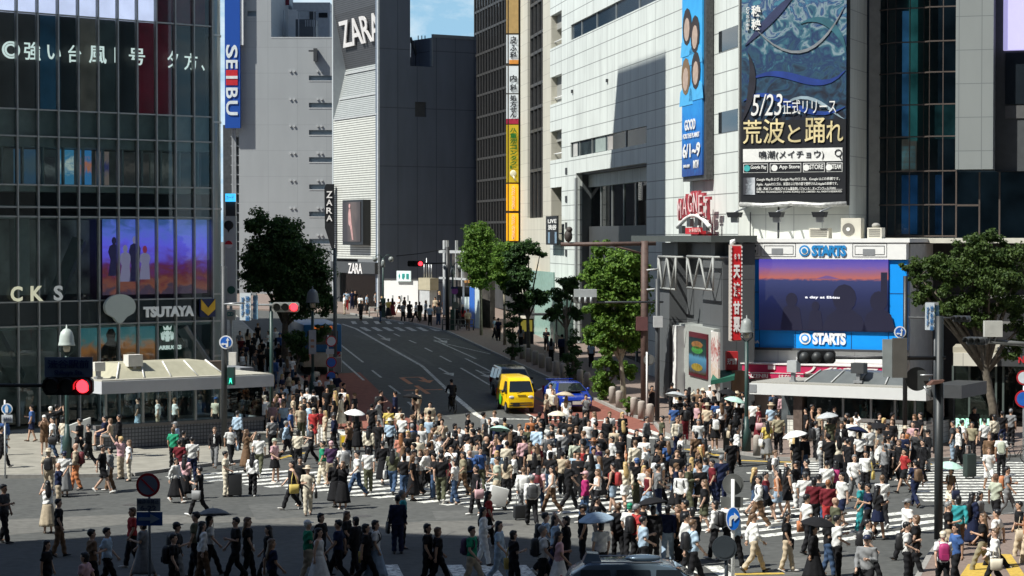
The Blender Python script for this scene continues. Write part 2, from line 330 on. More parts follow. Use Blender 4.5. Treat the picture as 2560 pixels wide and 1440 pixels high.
for i in range(9): line(g, (-13.2 + i*.95, 181.5), (-13.2 + i*.95 + .4, 178.5), .38)
struct('crosswalk_stripes_far', g, oldpaint)
g = MB()
for q in ((855,810,890,822), (890,822,1055,915), (1055,915,1122,978)): pl(g, *q, w=.22)
for q in ((845,857,908,906), (844,893,910,951), (930,926,953,944), (973,964,1000,985), (1020,1005,1035,1018), (1085,850,1190,897), (1163,896,1235,933), (1023,851,1040,858), (1062,870,1080,879), (1100,890,1128,905), (1152,920,1225,963), (985,834,1000,841)): pl(g, *q, w=.15)
for q in ((1085,853,1225,885), (1125,1046,1126,1046.5)): pl(g, *q, w=.12)
struct('lane_lines', g, oldpaint)
g = MB(); pl(g, 1118, 975, 1340, 1125, .32); pl(g, 1226, 1047, 1562, 1052, .42); pl(g, 1312, 1030, 1362, 1056, .16); pl(g, 1345, 976, 1372, 962, .14)
struct('stop_line', g, paint)
def arrow(mb, px, py, L, turn=0):
    c = G(px, py); a = Vector((c.x, c.y)); f = -SD
    line(mb, a, a + f*L*.7, .16); t = a + f*L; n_ = SN
    b = a + f*L*.62; sheet(mb, [tuple(b - n_*.38), tuple(t), tuple(b + n_*.38)], .008)
    if turn: line(mb, a + f*L*.2, a + f*L*.45 + n_*turn, .14)
g = MB(); arrow(g, 1098, 920, 5.5); arrow(g, 945, 836, 6.5); arrow(g, 1190, 925, 5.5, .9); arrow(g, 1085, 842, 6, .7); struct('lane_arrows', g, oldpaint)
g = MB(); a = G(1003, 944); a = Vector((a.x, a.y)); line(g, a, a - SD*4, .3); line(g, a, a + SN*1.2, .3); line(g, a + SN*1.2, a + SN*1.2 - SD*2.2, .3)
b = a + SN*1.2 - SD*2.0; sheet(g, [tuple(b - SN*.5), tuple(b + SN*.5), tuple(b - SD*1.6)], .008); c = G(1056, 975); c = Vector((c.x, c.y)); line(g, c - SD*2.2, c + SD*2.4, .28); line(g, c - SN*1.1, c + SN*1.2, .32); struct('turn_marking', g, orange_p)
g = MB()
for q in ((330,1186,470,1172), (478,1170,598,1155), (170,1190,250,1190)): pl(g, *q, w=.3)
for q in ((690,1148,760,1132),): pl(g, *q, w=.3)
for q in ((1715,1122,1800,1139), (1830,1150,2000,1156), (2140,1159,2330,1160)): line(g, G(*q[:2], .14), G(*q[2:], .14), .35, .137)
sheet(g, [(p.x, p.y) for p in (G(2400,1440,.14), G(2420,1410,.14), G(2470,1405,.14), G(2480,1445,.14))], .137); line(g, G(2510,1385,.14), G(2545,1440,.14), .4, .137)
pl(g, 1830, 1436, 1960, 1434, .3)
struct('tactile_paving', g, tactile)
g = MB()
for q in (((955,868),(1010,872),(1040,892),(985,890)), ((1010,888),(1050,890),(1090,915),(1040,912)), ((880,838),(960,840),(1000,850),(910,850)), ((1130,880),(1180,884),(1200,900),(1150,898)), ((620,1262),(860,1250),(880,1285),(640,1300)), ((1080,1278),(1170,1275),(1180,1296),(1090,1300)), ((1950,1400),(2120,1380),(2150,1420),(1960,1440))): sheet(g, poly(q), .0035)
struct('road_patch', g, asphalt('patch_asphalt', (.092, .094, .09), (.125, .125, .118)))
g = MB(); rr_ = random.Random(4)
for _ in range(26):
    p_ = Vector((rr_.uniform(-14, 14), rr_.uniform(62, 100))); a_ = rr_.uniform(0, 6.28)
    for k_ in range(rr_.randint(3, 7)): q_ = p_ + Vector((math.cos(a_), math.sin(a_))) * rr_.uniform(.4, 1.1); line(g, p_, q_, .03, .006); p_ = q_; a_ += rr_.uniform(-.6, .6)
for x_, y_, dx, dy, w_ in ((-9, 112, -.2, 1, .25), (-3.2, 112, -.2, 1, .3), (.6, 112, -.2, 1, .3), (3.6, 112, -.2, 1, .25)):
    d_ = Vector((dx, dy)).normalized(); line(g, (x_, y_), (x_ + d_.x*52, y_ + d_.y*52), w_, .0052)
struct('road_cracks', g, mat('crack_tar', (.05, .051, .05), .8, var=.3, scale=2))
g = MB()
for px, py, r_ in ((1050,1098,.33), (1140,1240,.34), (330,1262,.33), (905,1290,.33), (1260,1312,.33)):
    c = G(px, py); sheet(g, [(c.x + r_*math.cos(k*.4488), c.y + r_*math.sin(k*.4488)) for k in range(14)], .005)
struct('manhole_covers', g, mat('iron_cover', (.1, .095, .09), .6, .4, var=.3, scale=30))
# ================================================================== the buildings
mull = mat('mullion_grey', (.34, .36, .36), .4, .4); mulld = mat('mullion_brown', (.1, .08, .07), .5, .3); slabm = mat('slab_edge', (.42, .45, .45), .6); intd = mat('dark_interior', (.03, .034, .036), .8, var=.4, scale=1.5)
facade_glass = glassmat('facade_glass', (.8, .88, .88), .8, 1.4); shop_glass = glassmat('shop_glass', (.72, .8, .8), .6, 1.4)
# ---- glass corner building
TW = wp(0, 104, 531, 112); tz = lambda y: TW.z(300, y); ZT = 36.0
tb = thing('glass_corner_building', 'glass corner building with hanging speech balloon sign behind the low kiosk', 'building', TW.M)
S0, S1 = -9.0, TW.L; cols = [S1 * (i - .16) / 10.84 for i in range(-8, 12)]; cols = [c for c in cols if c > S0] 
mb = MB(); mb.box(S0, S1, 1.9, 18, 0, ZT); mb.box(S0, S1, .12, 1.9, tz(0)+2.5, ZT)     # core; upper storeys beyond the frame
mb.build('core', mat('core_wall', (.045, .05, .052), .85, var=.35, scale=1.2), tb)
mb = MB(); mb.prism([(-16.9, 116.1), (-19.1, 129.6), (-26, 129.6), (-26, 116.1)][::-1], 0, 58.6); mb.build('roof_tower', mat('rear_wing_wall', (.2, .2, .2), .8), tb, Matrix.Identity(4))
rw = thing('street_shade_block', 'plain unseen block sized to shade the street behind the glass corner building', 'building'); mb = MB(); mb.prism([(-17, 121), (-27.4, 172), (-46, 172), (-46, 121)][::-1], 0, 36); mb.build('wall', MATS['rear_wing_wall'], rw)  # unseen block, height set so its shadow covers the street
mb = MB()
for y0, y1, d in ((283, 347, .25), (347, 373, .16), (465, 482, .14), (516, 522, .1), (540, 548, .12), (808, 818, .1)): mb.box(S0, S1, d, 1.9, tz(y1), tz(y0))
mb.build('floor_slab', slabm, tb)
mb = MB(); mb.box(S0, S1, .06, .3, tz(806), tz(752)); mb.build('sign_band', mat('sign_band_grey', (.085, .095, .11), .5, var=.05), tb)
mb = MB()
for c in cols: mb.box(c-.035, c+.035, -.1, .14, .3, tz(0)+2.6)
for y in (49, 283, 348, 466, 520, 543, 750, 809): mb.box(S0, S1, -.06, .05, tz(y)-.035, tz(y)+.035)
mb.build('mullion_frame', mull, tb)
mb = MB(); mb.box(S0, S1, .055, .062, .4, tz(752)); mb.build('glazing', facade_glass, tb)
mb = MB(); mb.box(S0, S1, .055, .062, tz(752), tz(0)+2.5); mb.build('glazing', facade_glass, tb)
mb = MB()
for i, c in enumerate(cols[:-1]):
    if tz(60) > 0: mb.box(c+.45, c+.55, .35, .5, tz(465), tz(373))
mb.build('blind_post', slabm, tb)
# LED wall behind the glass, the lit screen above it
led = [( -9, 63, (.01, .011, .013)), (63, 118, (.008, .009, .011)), (118, 168, (.012, .045, .085)), (168, 218, (.006, .008, .01)), (218, 268, (.085, .075, .065)), (268, 314, (.02, .028, .03)), (314, 362, (.008, .01, .012)), (362, 446, (.075, .006, .014)), (446, 531, (.006, .008, .01))]
for i, (a, b, c) in enumerate(led):
    mb = MB(); mb.box(max(TW.s(a), S0), TW.s(b), .6, .7, tz(282), tz(50)); mb.build('led_panel', mat('led_panel_%d' % i, c, .4, emit=.3, var=.6, scale=.7), tb)
mb = MB(); mb.box(S0, TW.s(402), .5, .62, tz(48), tz(0)+2.4); mb.build('lit_screen', mat('lilac_screen', (.45, .43, .58), .4, emit=1.5, var=.12, scale=1), tb)
mb = MB(); mb.box(TW.s(402), S1, .6, .7, tz(48), tz(0)+2.4); mb.build('led_panel', mat('led_panel_9', (.03, .006, .012), .4, emit=.5, var=.5), tb)
ledt = lit('led_letter', (.72, .75, .72), .85)
for ch, x0, x1, y0, y1 in (('◎', 15, 60, 102, 146), ('強', 70, 112, 104, 150), ('い', 128, 162, 112, 148), ('台', 180, 213, 112, 156), ('風', 232, 276, 114, 158), ('1', 296, 306, 118, 156), ('号', 332, 372, 120, 162), ('夕', 428, 455, 126, 170), ('方', 470, 503, 132, 175), ('、', 513, 521, 162, 176)):
    lettering(ch, TW.s(x0), TW.s(x1), TW.z((x0+x1)/2, y1), TW.z((x0+x1)/2, y0), .3, ledt, tb, TW.M, .012)
# rooms behind the glass
mb = MB()
for i, (x0, x1, y0, y1, d) in enumerate(((0, 531, 375, 465, 1.7), (0, 270, 550, 735, 1.75), (0, 531, 820, 1010, 1.75))): mb.box(TW.s(x0), TW.s(x1), d, d+.05, tz(y1), tz(y0))
mb.build('back_wall', mat('glowing_back_wall', (.06, .07, .068), .8, var=.8, scale=.9, emit=.22), tb)  # back wall glows in place of store lighting
pics = [(62, 118, 378, 462, (.03, .07, .12), (.05, .08, .1)), (170, 212, 376, 462, (.05, .2, .35), (.5, .55, .5)), (222, 256, 376, 462, (.04, .18, .4), (.5, .16, .06)), (268, 300, 378, 462, (.16, .12, .11), (.02, .03, .12)), (320, 400, 380, 462, (.025, .025, .025), (.07, .06, .055)), (405, 480, 380, 462, (.03, .035, .035), (.09, .09, .085)), (120, 165, 395, 462, (.02, .022, .025), (.1, .11, .11))]
for i, (x0, x1, y0, y1, c0, c1) in enumerate(pics):
    mb = MB(); mb.box(TW.s(x0), TW.s(x1), 1.0, 1.06, tz(y1), tz(y0)); mb.build('window_poster', bandmat('poster_%d' % i, [(.25, c0), (.55, c1), (.8, c0)], 'Z', tz(y1), tz(y0), noise=.45, nscale=2.2, emit=.6), tb)
for q in ((222, 600, 150, 772, .9), (0, 822, 70, 950, .9), (465, 815, 545, 935, .35)):
    a = TW.sz(*q[:2]); b = TW.sz(*q[2:4]); mb = MB(); mb.tube([(a[0], q[4], a[1]), (b[0], q[4], b[1])], .42, 4, smooth=False); mb.build('diagonal_brace', mat('brace_steel', (.24, .26, .27), .5), tb)
mb = MB(); mb.box(TW.s(62), TW.s(100), 1.0, 1.5, tz(735), tz(548)); mb.build('inner_column', slabm, tb)
scr = bandmat('violet_screen', [(.03, (.05, .03, .05)), (.12, (.16, .05, .035)), (.24, (.1, .02, .03)), (.36, (.09, .02, .1)), (.5, (.1, .06, .4)), (.64, (.11, .09, .62)), (.82, (.09, .12, .5)), (1, (.04, .08, .24))], 'Z', tz(735), tz(548), emit=.95, noise=.3, nscale=.9, nz=2.0, dist=1.2)
mb = MB(); mb.box(TW.s(271), TW.s(531), .5, .58, tz(738), tz(548)); vs_ = mb.build('video_screen', scr, tb)
pk = lit('pale_figure', (.2, .17, .27), .7); pk2 = lit('rose_figure', (.22, .03, .06), .7); pk3 = lit('dark_figure', (.02, .015, .05), .6)
for px, top, bot, c1, c2 in ((298, 592, 690, pk3, pk3), (326, 612, 705, pk, pk), (350, 590, 705, pk, pk3), (375, 614, 700, pk2, pk)):
    x = TW.s(px); z1, z0 = tz(top), tz(bot)
    mb = MB(); mb.slab([(x + .13*math.cos(t*.5236), z1-.2 + .19*math.sin(t*.5236)) for t in range(12)], .47, .495); mb.build('screen_figure', c1, vs_)
    mb = MB(); mb.slab([(x-.34, z0), (x+.3, z0), (x+.24, z0+.8), (x+.33, z1-.62), (x+.24, z1-.45), (x+.06, z1-.36), (x-.06, z1-.36), (x-.25, z1-.46), (x-.34, z1-.75), (x-.2, z0+.8)], .471, .494); mb.build('screen_figure', c2, vs_)
mb = MB(); mb.box(TW.s(210), TW.s(405), .45, .5, tz(930), tz(814)); fp = mb.build('film_poster', bandmat('sunset_poster', [(.1, (.03, .025, .02)), (.35, (.14, .06, .03)), (.52, (.32, .12, .035)), (.7, (.06, .16, .17)), (1, (.03, .13, .16))], 'Z', tz(930), tz(814), noise=.35, nscale=.8, emit=.55), tb)  # printed poster given its own glow to show through the glass
x = TW.s(288); mb = MB(); mb.slab([(x-.75, tz(925)), (x+.75, tz(925)), (x+.5, tz(868)), (x+.2, tz(852)), (x+.26, tz(835)), (x+.1, tz(822)), (x-.12, tz(822)), (x-.28, tz(836)), (x-.2, tz(852)), (x-.55, tz(870))], .41, .445); mb.build('poster_figure', mat('poster_figure', (.05, .035, .025), .6, var=.6, scale=4), fp)
x0, x1 = TW.s(405), TW.s(472); mb = MB(); mb.box(x0, x1, .42, .5, tz(925), tz(811)); gp = mb.build('cafe_panel', mat('cafe_green', (.012, .05, .035), .5), tb)
wl = lit('cafe_white', (.6, .64, .6), .7); xc, zc = TW.s(428), tz(838); r0 = .46
mb = MB(); mb.disc(xc, zc, r0, .395, .415); mb.build('roundel', mat('roundel_green', (.02, .16, .1), .5), gp)
mb = MB(); mb.disc(xc, zc-.02, .15, .37, .39); mb.slab([(xc-.2, zc+.16), (xc+.2, zc+.16), (xc+.26, zc+.38), (xc+.1, zc+.26), (xc, zc+.44), (xc-.1, zc+.26), (xc-.26, zc+.38)], .37, .39)
for k in (-1, 1):
    for j in range(3): mb.slab([(xc+k*(.16+.09*j), zc+.12-.05*j), (xc+k*(.21+.09*j), zc+.12-.05*j), (xc+k*(.24+.06*j), zc-.3), (xc+k*(.19+.05*j), zc-.36)], .37, .39)
mb.slab([(xc-.16, zc-.16), (xc+.16, zc-.16), (xc+.1, zc-.42), (xc-.1, zc-.42)], .37, .39); mb.build('siren_emblem', wl, gp)
lettering('ARBUCKS', TW.s(406), TW.s(463), tz(880), tz(869), .39, wl, gp, TW.M, .05)
for ch, a, b in (('C', 22, 52), ('K', 72, 104), ('S', 130, 153)): lettering(ch, TW.s(a), TW.s(b), tz(748), tz(711), -.13, lit('channel_letter_%s' % ch, (.5, .5, .36) if ch != 'S' else (.25, .27, .27), .6), tb, TW.M, .03, name='sign_letter')
xs0, xs1 = TW.s(258, .3), TW.s(335, .3); xm, hw = (xs0+xs1)/2, (xs1-xs0)/2; zt, zb = tz(735), tz(808); pts = []
H_ = zt-zb; ez = zt - H_*.43
for k in range(33):
    a = math.radians(-32 + 244*k/32); pts.append((xm + hw*math.cos(a), ez + H_*.43*math.sin(a)))
pts += [(xm-hw*.42, zb+H_*.2), (xm-hw*.2, zb+H_*.05), (xm, zb), (xm+hw*.16, zb+H_*.05), (xm+hw*.42, zb+H_*.22)]
mb = MB(); mb.slab(pts, -.45, -.25); bs = mb.build('balloon_sign', mat('balloon_white', (.55, .62, .58), .4, var=.03), tb)
lettering('TSUTAYA', TW.s(352), TW.s(478), TW.z(415, 792), TW.z(415, 765), -.18, mat('letter_pale', (.62, .66, .66), .5, emit=.12), tb, TW.M, .05, ex=.08, name='sign_letters')
a, b, z0, z1 = TW.s(497, .1), TW.s(535, .1), tz(798), tz(752); w = b-a; mb = MB(); mb.box(a, b, -.22, -.1, z0, z1); vp = mb.build('square_sign', navy, tb)
h = z1-z0; mb = MB(); mb.slab([(a+.04*w, z1-.02*h), (a+.04*w, z0+.42*h), (a+.5*w, z0+.06*h), (a+.96*w, z0+.42*h), (a+.96*w, z1-.02*h), (a+.5*w, z0+.5*h)], -.26, -.225); mb.build('chevron', mat('chevron_yellow', (.75, .45, .02), .4), vp)
# rounded glass end
P1 = Vector((S1, 0)); rc = 1.0; arc = [(S1 + rc*math.sin(k*math.pi/16), rc - rc*math.cos(k*math.pi/16)) for k in range(9)]
mb = MB(); mb.ring([[(x, y, z) for x, y in arc] + [(S1, rc, z)] for z in (.3, tz(0)+2.6)], smooth=False); mb.build('rounded_end', mat('rounded_end_glass', (.21, .25, .245), .15, var=.35, scale=.8, spec=.7, streak=.3), tb)
mb = MB()
for y in (70, 295, 520, 740, 810, 900): mb.ring([[(S1 + (rc+.04)*math.sin(k*math.pi/16), rc - (rc+.04)*math.cos(k*math.pi/16), z) for k in range(9)] + [(S1, rc, z)] for z in (tz(y)-.05, tz(y)+.05)], smooth=False)
mb.build('rounded_end_band', mull, tb)
# ---- tall tenant sign on the corner of it
Y0 = 116.5; c = at(576, 650, Y0); k = Y0/F
ts = thing('tenant_sign_column', 'tall narrow pale tenant sign beside the rounded glass corner', 'sign', Matrix.Translation((c.x, Y0, 0)))
zz = lambda y: at(576, y, Y0).z
mb = MB(); mb.box(-14*k, 14*k, 0, .4, zz(760), zz(540)); mb.box(-3*k, 3*k, .1, .3, gz(Y0), zz(760)); mb.build('board', mat('board_pale', (.5, .54, .53), .5, var=.04), ts)
mb = MB(); mb.box(-12*k, 12*k, -.05, .3, zz(504), zz(484)); mb.build('lit_box', lit('cyan_box', (.05, .45, .85), 1.1), ts); lettering('カード', -9*k, 9*k, zz(499), zz(489), -.06, white, ts, ts.matrix_basis, .02)
mb = MB(); mb.box(-12*k, 12*k, .1, .35, zz(540), zz(504)); mb.build('bracket', dkgrey, ts)
mb = MB(); mb.ell((-4*k, 0, zz(563)), (12*k, .04, 12*k)); mb.slab([(-9*k, zz(570)), (2*k, zz(570)), (-5*k, zz(582))], -.03, .03); mb.build('speech_mark', black, ts)
mb = MB(); mb.disc(-4*k, zz(611), 10*k, -.03, .02); mb.build('round_mark', mat('mark_white', (.7, .7, .7), .5), ts); mb = MB(); mb.slab([(-14*k, zz(611)), (6*k, zz(611)), (3*k, zz(604)), (-4*k, zz(601)), (-11*k, zz(604))], -.05, -.032); mb.build('round_mark', red, ts)
mb = MB(); mb.disc(2*k, zz(725), 10*k, -.03, .02); mb.build('round_mark', mat('mark_green', (.03, .12, .09), .5), ts)
mb = MB(); mb.box(-13*k, 12*k, -.05, .3, zz(800), zz(775)); mb.build('hanging_box', mat('box_cream', (.5, .52, .47), .5), ts); lettering('CD', -9*k, 8*k, zz(790), zz(780), -.06, mat('letter_teal', (.02, .22, .2), .5), ts, ts.matrix_basis, .04)
# ---- plain grey department store at the end of the street
SW = wp(598, 217, 850, 217); sz_ = lambda y: SW.z(700, y)
sb = thing('grey_department_store', 'plain light grey department store wall with slit windows above the dark tree', 'building', SW.M)
sgrey = gridmat('store_panels', (.36, .375, .38), 2.9, 2.55, (.3, .315, .32), .025, .6, .012, stain=.06)
holes = [(SW.s(773), SW.s(833)+.8, sz_(y+15), sz_(y)) for y in (189, 257, 325, 393, 461, 529, 597)] + [(SW.s(620), SW.s(642), sz_(44), sz_(27))]
mb = MB(); holed(mb, 0, SW.L, 2, sz_(95), holes, 0, .5); holed(mb, 0, SW.s(679), sz_(95), sz_(0)+12, holes, 0, .5); mb.box(0, SW.L, .5, 22, 2, sz_(95)-.3); mb.box(0, SW.s(679), .5, 22, sz_(95), sz_(0)+12); mb.build('wall', sgrey, sb)
for h in holes:
    mb = MB(); mb.box(h[0], h[1], .25, .3, h[2]+.12, h[3]); w = mb.build('window', mat('slit_glass', (.2, .25, .29), .2), sb); mb = MB(); mb.box(h[0], h[1]-.01, -.03, .25, h[2]+.002, h[2]+.12); mb.build('sill', ltgrey, w)
for y in (178, 248, 315, 383, 451, 520, 588):
    for x in (727, 737, 795, 805):
        mb = MB(); mb.disc(SW.s(x), sz_(y), .11, -.12, .02, 10); mb.build('wall_vent', ltgrey, sb)
a = SW.s(786); mb = MB(); mb.box(a, a+.35, -.7, -.05, sz_(154), sz_(122)); mb.box(a-.5, a, -.4, -.3, sz_(130), sz_(126)); mb.build('wall_bracket', dkgrey, sb)
mb = MB(); mb.box(SW.s(679), SW.L, -.02, .52, sz_(96), sz_(94)+.06); mb.build('coping', ltgrey, sb)
# roof plant seen over the parapet
RW = wp(680, 234, 836, 234); rz_ = lambda y: RW.z(750, y); Zr = sz_(95)-.4
rb = thing('rooftop_house', 'small white penthouse with a dark window on the grey store roof', 'building', RW.M)
mb = MB(); mb.box(RW.s(733), RW.s(826), 0, 6, Zr, rz_(6)); mb.build('wall', mat('penthouse_wall', (.5, .52, .53), .6), rb)
mb = MB(); mb.box(RW.s(680), RW.s(745), -.5, 5, Zr, rz_(25)); mb.build('low_wall', white, rb); mb = MB(); mb.box(RW.s(798), RW.s(820), -.05, .1, rz_(44), rz_(32)); mb.build('window', darkglass, rb)
mb = MB(); mb.box(RW.s(775), RW.s(790), -.05, .1, rz_(80), rz_(28)); mb.build('door', dkgrey, rb)
rl = thing('roof_railing', 'thin pale railing along the grey store parapet', 'railing', RW.M); mb = MB()
for x in (712, 749, 787, 824): mb.tube([(RW.s(x, 8), -8.5, Zr), (RW.s(x, 8), -8.5, rz_(46))], .05, 6)
mb.tube([(RW.s(744, 8), -8.5, rz_(47)), (RW.s(832, 8), -8.5, rz_(50))], .04, 6); mb.build('rail', ltgrey, rl)
ru = thing('roof_chiller', 'dark louvred cooling unit behind the roof railing', 'cooling unit', RW.M); mb = MB(); mb.box(RW.s(754), RW.s(803), -6, -3, Zr, rz_(62)); mb.build('casing', mat('chiller_grey', (.12, .13, .14), .5, .2), ru); mb = MB()
for i in range(8): mb.box(RW.s(764+i*4.4, 6), RW.s(766+i*4.4, 6), -6.06, -6.0, rz_(80), rz_(64))
mb.build('louvre_slat', ltgrey, ru)
rs = thing('red_roof_sign', 'dark red rooftop sign with a white bank character', 'sign', RW.M); mb = MB(); mb.slab([(RW.s(668), rz_(24)), (RW.s(732), rz_(20)), (RW.s(732), rz_(-30)), (RW.s(668), rz_(-30))], -3.2, -2.9); mb.build('panel', mat('maroon_panel', (.17, .008, .03), .5), rs); lettering('行', RW.s(679, 3.3), RW.s(700, 3.3), rz_(14), rz_(-9), -3.22, white, rs, RW.M, .03)
mb = MB(); mb.tube([(RW.s(696), -3.0, Zr), (RW.s(696), -3.0, rz_(20))], .25, 8); mb.build('leg', dkgrey, rs)
# blue vertical sign of the store
Y0 = 216.2; c = at(581, 160, Y0); k = Y0/F; bz = lambda y: at(581, y, Y0).z
vs = thing('blue_store_sign', 'tall blue vertical store sign with white and red letters', 'sign', Matrix.Translation((c.x, Y0, 0)))
mb = MB(); mb.box(-19*k, 19*k, 0, .6, bz(320), bz(-60)); mb.build('panel', mat('royal_blue', (.012, .075, .36), .45, var=.03), vs); mb = MB(); mb.box(19.2*k, 27*k, .1, .7, bz(112), bz(-60)); mb.build('edge_panel', white, vs)
for ch, y0, y1, cm in (('S', 112, 146, 'letter_pale'), ('E', 150, 172, 'letter_pale'), ('B', 219, 246, 'letter_pale'), ('U', 252, 288, 'letter_pale')):
    lettering(ch, -16*k, 13*k, bz(y1), bz(y0), -.06, MATS[cm], vs, vs.matrix_basis, .02, rot=-90, name='sign_letter')
mb = MB(); mb.box(-16*k, 13*k, -.06, .02, bz(213), bz(175)); mb.build('red_block', red, vs); mb = MB(); mb.box(-16*k, 13*k, -.1, -.055, bz(197), bz(190)); mb.build('sign_letter', MATS['letter_pale'], vs)
st = thing('outside_stair_tower', 'narrow dark fire stair with pale rails under the blue sign', 'stair tower', Matrix.Translation((c.x, 217, 0)))
mb = MB(); mb.box(-30*k, 14*k, 1, 6, gz(217), bz(310)); mb.build('shaft', mat('stair_dark', (.05, .055, .06), .7, var=.4), st); mb = MB()
for i in range(19): mb.box(-8*k, 22*k, .2, 1, bz(340+i*24)-.05, bz(340+i*24)+.05)
for x in (-3, 3, 20): mb.box(x*k-.1, x*k+.1, .1, .3, gz(217), bz(112 if x == 20 else 320))
mb.build('stair_rail', mat('rail_grey', (.3, .31, .32), .5), st)
# ---- folded fashion store
C = at(946, 590, 194); D = at(834, 590, 204.6); ZW = Wall((D.x, D.y), (C.x, C.y)); zf = lambda y: ZW.z(900, y)
fb = thing('fashion_store', 'fashion store with folded slatted front and bare side wall coloured dark as in shade', 'building', ZW.M)
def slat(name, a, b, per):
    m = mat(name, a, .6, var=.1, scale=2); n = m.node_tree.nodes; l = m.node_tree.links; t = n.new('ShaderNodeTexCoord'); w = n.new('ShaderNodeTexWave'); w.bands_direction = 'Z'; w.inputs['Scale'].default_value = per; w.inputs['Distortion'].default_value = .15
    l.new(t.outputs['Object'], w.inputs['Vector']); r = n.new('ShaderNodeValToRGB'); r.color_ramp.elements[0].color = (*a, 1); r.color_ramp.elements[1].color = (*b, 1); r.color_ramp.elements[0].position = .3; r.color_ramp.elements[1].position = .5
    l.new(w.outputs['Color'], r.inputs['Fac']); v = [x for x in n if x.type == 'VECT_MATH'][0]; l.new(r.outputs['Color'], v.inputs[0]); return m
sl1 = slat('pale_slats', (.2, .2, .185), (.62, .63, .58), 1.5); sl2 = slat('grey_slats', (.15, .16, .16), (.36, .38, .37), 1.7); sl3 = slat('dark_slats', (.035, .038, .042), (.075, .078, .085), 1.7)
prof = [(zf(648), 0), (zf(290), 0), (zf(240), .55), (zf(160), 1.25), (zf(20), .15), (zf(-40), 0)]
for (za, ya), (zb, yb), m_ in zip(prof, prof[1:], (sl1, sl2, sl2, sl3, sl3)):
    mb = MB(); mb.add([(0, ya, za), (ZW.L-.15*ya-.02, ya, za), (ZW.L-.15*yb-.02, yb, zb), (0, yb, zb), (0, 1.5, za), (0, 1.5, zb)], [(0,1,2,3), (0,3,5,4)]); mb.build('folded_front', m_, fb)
mb = MB(); mb.box(-.3, 0, -.02, 2.4, 2, zf(-80)); mb.build('side_edge', mat('body_grey', (.4, .43, .44), .6, var=.05), fb)
for y in (172, 238, 291):
    mb = MB(); yy = [.0, 0][0]; q = {172: 1.1, 238: .55, 291: 0}[y]; mb.box(.3, ZW.L-.25, q-.08, q+.1, zf(y)-.06, zf(y)+.06); mb.build('fold_trim', ltgrey, fb)
# the big letters lean with the upper fold
vs0, fs0 = textmesh('ZARA', .01, 0, .01); ax = [v_.x for v_ in vs0]; az = [v_.y for v_ in vs0]
x0, x1 = 1.0, ZW.L - .35; z0, z1 = zf(106), zf(40); mb = MB()
def yfold(z): t = (z - prof[3][0]) / (prof[4][0] - prof[3][0]); return prof[3][1] + (prof[4][1]-prof[3][1])*t
pp = []
for v_ in vs0:
    x = x0 + (v_.x-min(ax))/(max(ax)-min(ax))*(x1-x0); z = z0 + (v_.y-min(az))/(max(az)-min(az))*(z1-z0); pp.append((min(x, ZW.L), yfold(z) - .12 - (.1 if v_.z > 0 else 0), z))
mb.add(pp, fs0); mb.build('sign_letters', mat('letter_white', (.75, .72, .7), .5), fb)
mb = MB(); mb.box(.1, ZW.L, -.35, .2, zf(683), zf(655)); fa = mb.build('fascia', dkgrey, fb); lettering('ZARA', ZW.s(870, .4), ZW.s(905, .4), zf(684), zf(658), -.38, MATS['letter_white'], fa, ZW.M, .02)
mb = MB(); mb.box(0, ZW.L-.2, .6, .66, gz(186), zf(683)); mb.build('shop_window', shop_glass, fb); mb = MB(); mb.box(0, ZW.L-.5, 2.2, 2.4, gz(186), zf(683)); mb.build('shop_interior', mat('shop_inside', (.035, .045, .05), .8, var=.9, scale=.8), fb)
mb = MB(); mb.box(ZW.L-.16, ZW.L, -.05, .12, gz(182), zf(-80)); mb.build('corner_trim', mat('corner_trim', (.6, .64, .66), .5), fb)
a, b = ZW.s(863, .5), ZW.s(914, .5); mb = MB(); mb.box(a, b, -.75, 0, zf(612), zf(500)); po = mb.build('poster_case', black, fb)
mb = MB(); mb.box(a+.1, b-.55, -.8, -.752, zf(604), zf(505)); mb.build('poster', bandmat('fashion_poster', [(.2, (.035, .03, .035)), (.5, (.11, .085, .08)), (.8, (.05, .04, .04))], 'X', a, b, noise=.3, nscale=.6, nz=.3), po)
xm = a + (b-a)*.38; mb = MB(); mb.slab([(xm-.25, zf(560)), (xm-.3, zf(535)), (xm-.15, zf(522)), (xm+.2, zf(522)), (xm+.35, zf(540)), (xm+.55, zf(560)), (xm+1.0, zf(600)), (xm+.7, zf(600)), (xm+.1, zf(566))], -.83, -.802); mb.disc(xm, zf(515), .2, -.83, -.802); mb.build('poster_figure', mat('figure_pink', (.45, .26, .25), .6, var=.4, scale=2), po)
bp = at(823, 540, 203.5); k = 203.5/F; bzz = lambda y: at(823, y, 203.5).z
bs = thing('black_blade_sign', 'tapering black blade sign with stacked white letters on store edge', 'sign', Matrix.Translation((bp.x, 203.5, 0)))
mb = MB(); mb.slab([(-12*k, bzz(470)), (-7*k, bzz(460)), (12*k, bzz(460)), (12*k, bzz(628)), (6*k, bzz(622)), (-11*k, bzz(570))], 0, .5); mb.build('blade', black, bs)
for ch, y0, y1 in (('Z', 478, 495), ('A', 499, 514), ('R', 519, 534), ('A', 538, 553)): lettering(ch, -7*k, 8*k, bzz(y1), bzz(y0), -.05, MATS['letter_white'], bs, bs.matrix_basis, .02, name='sign_letter')
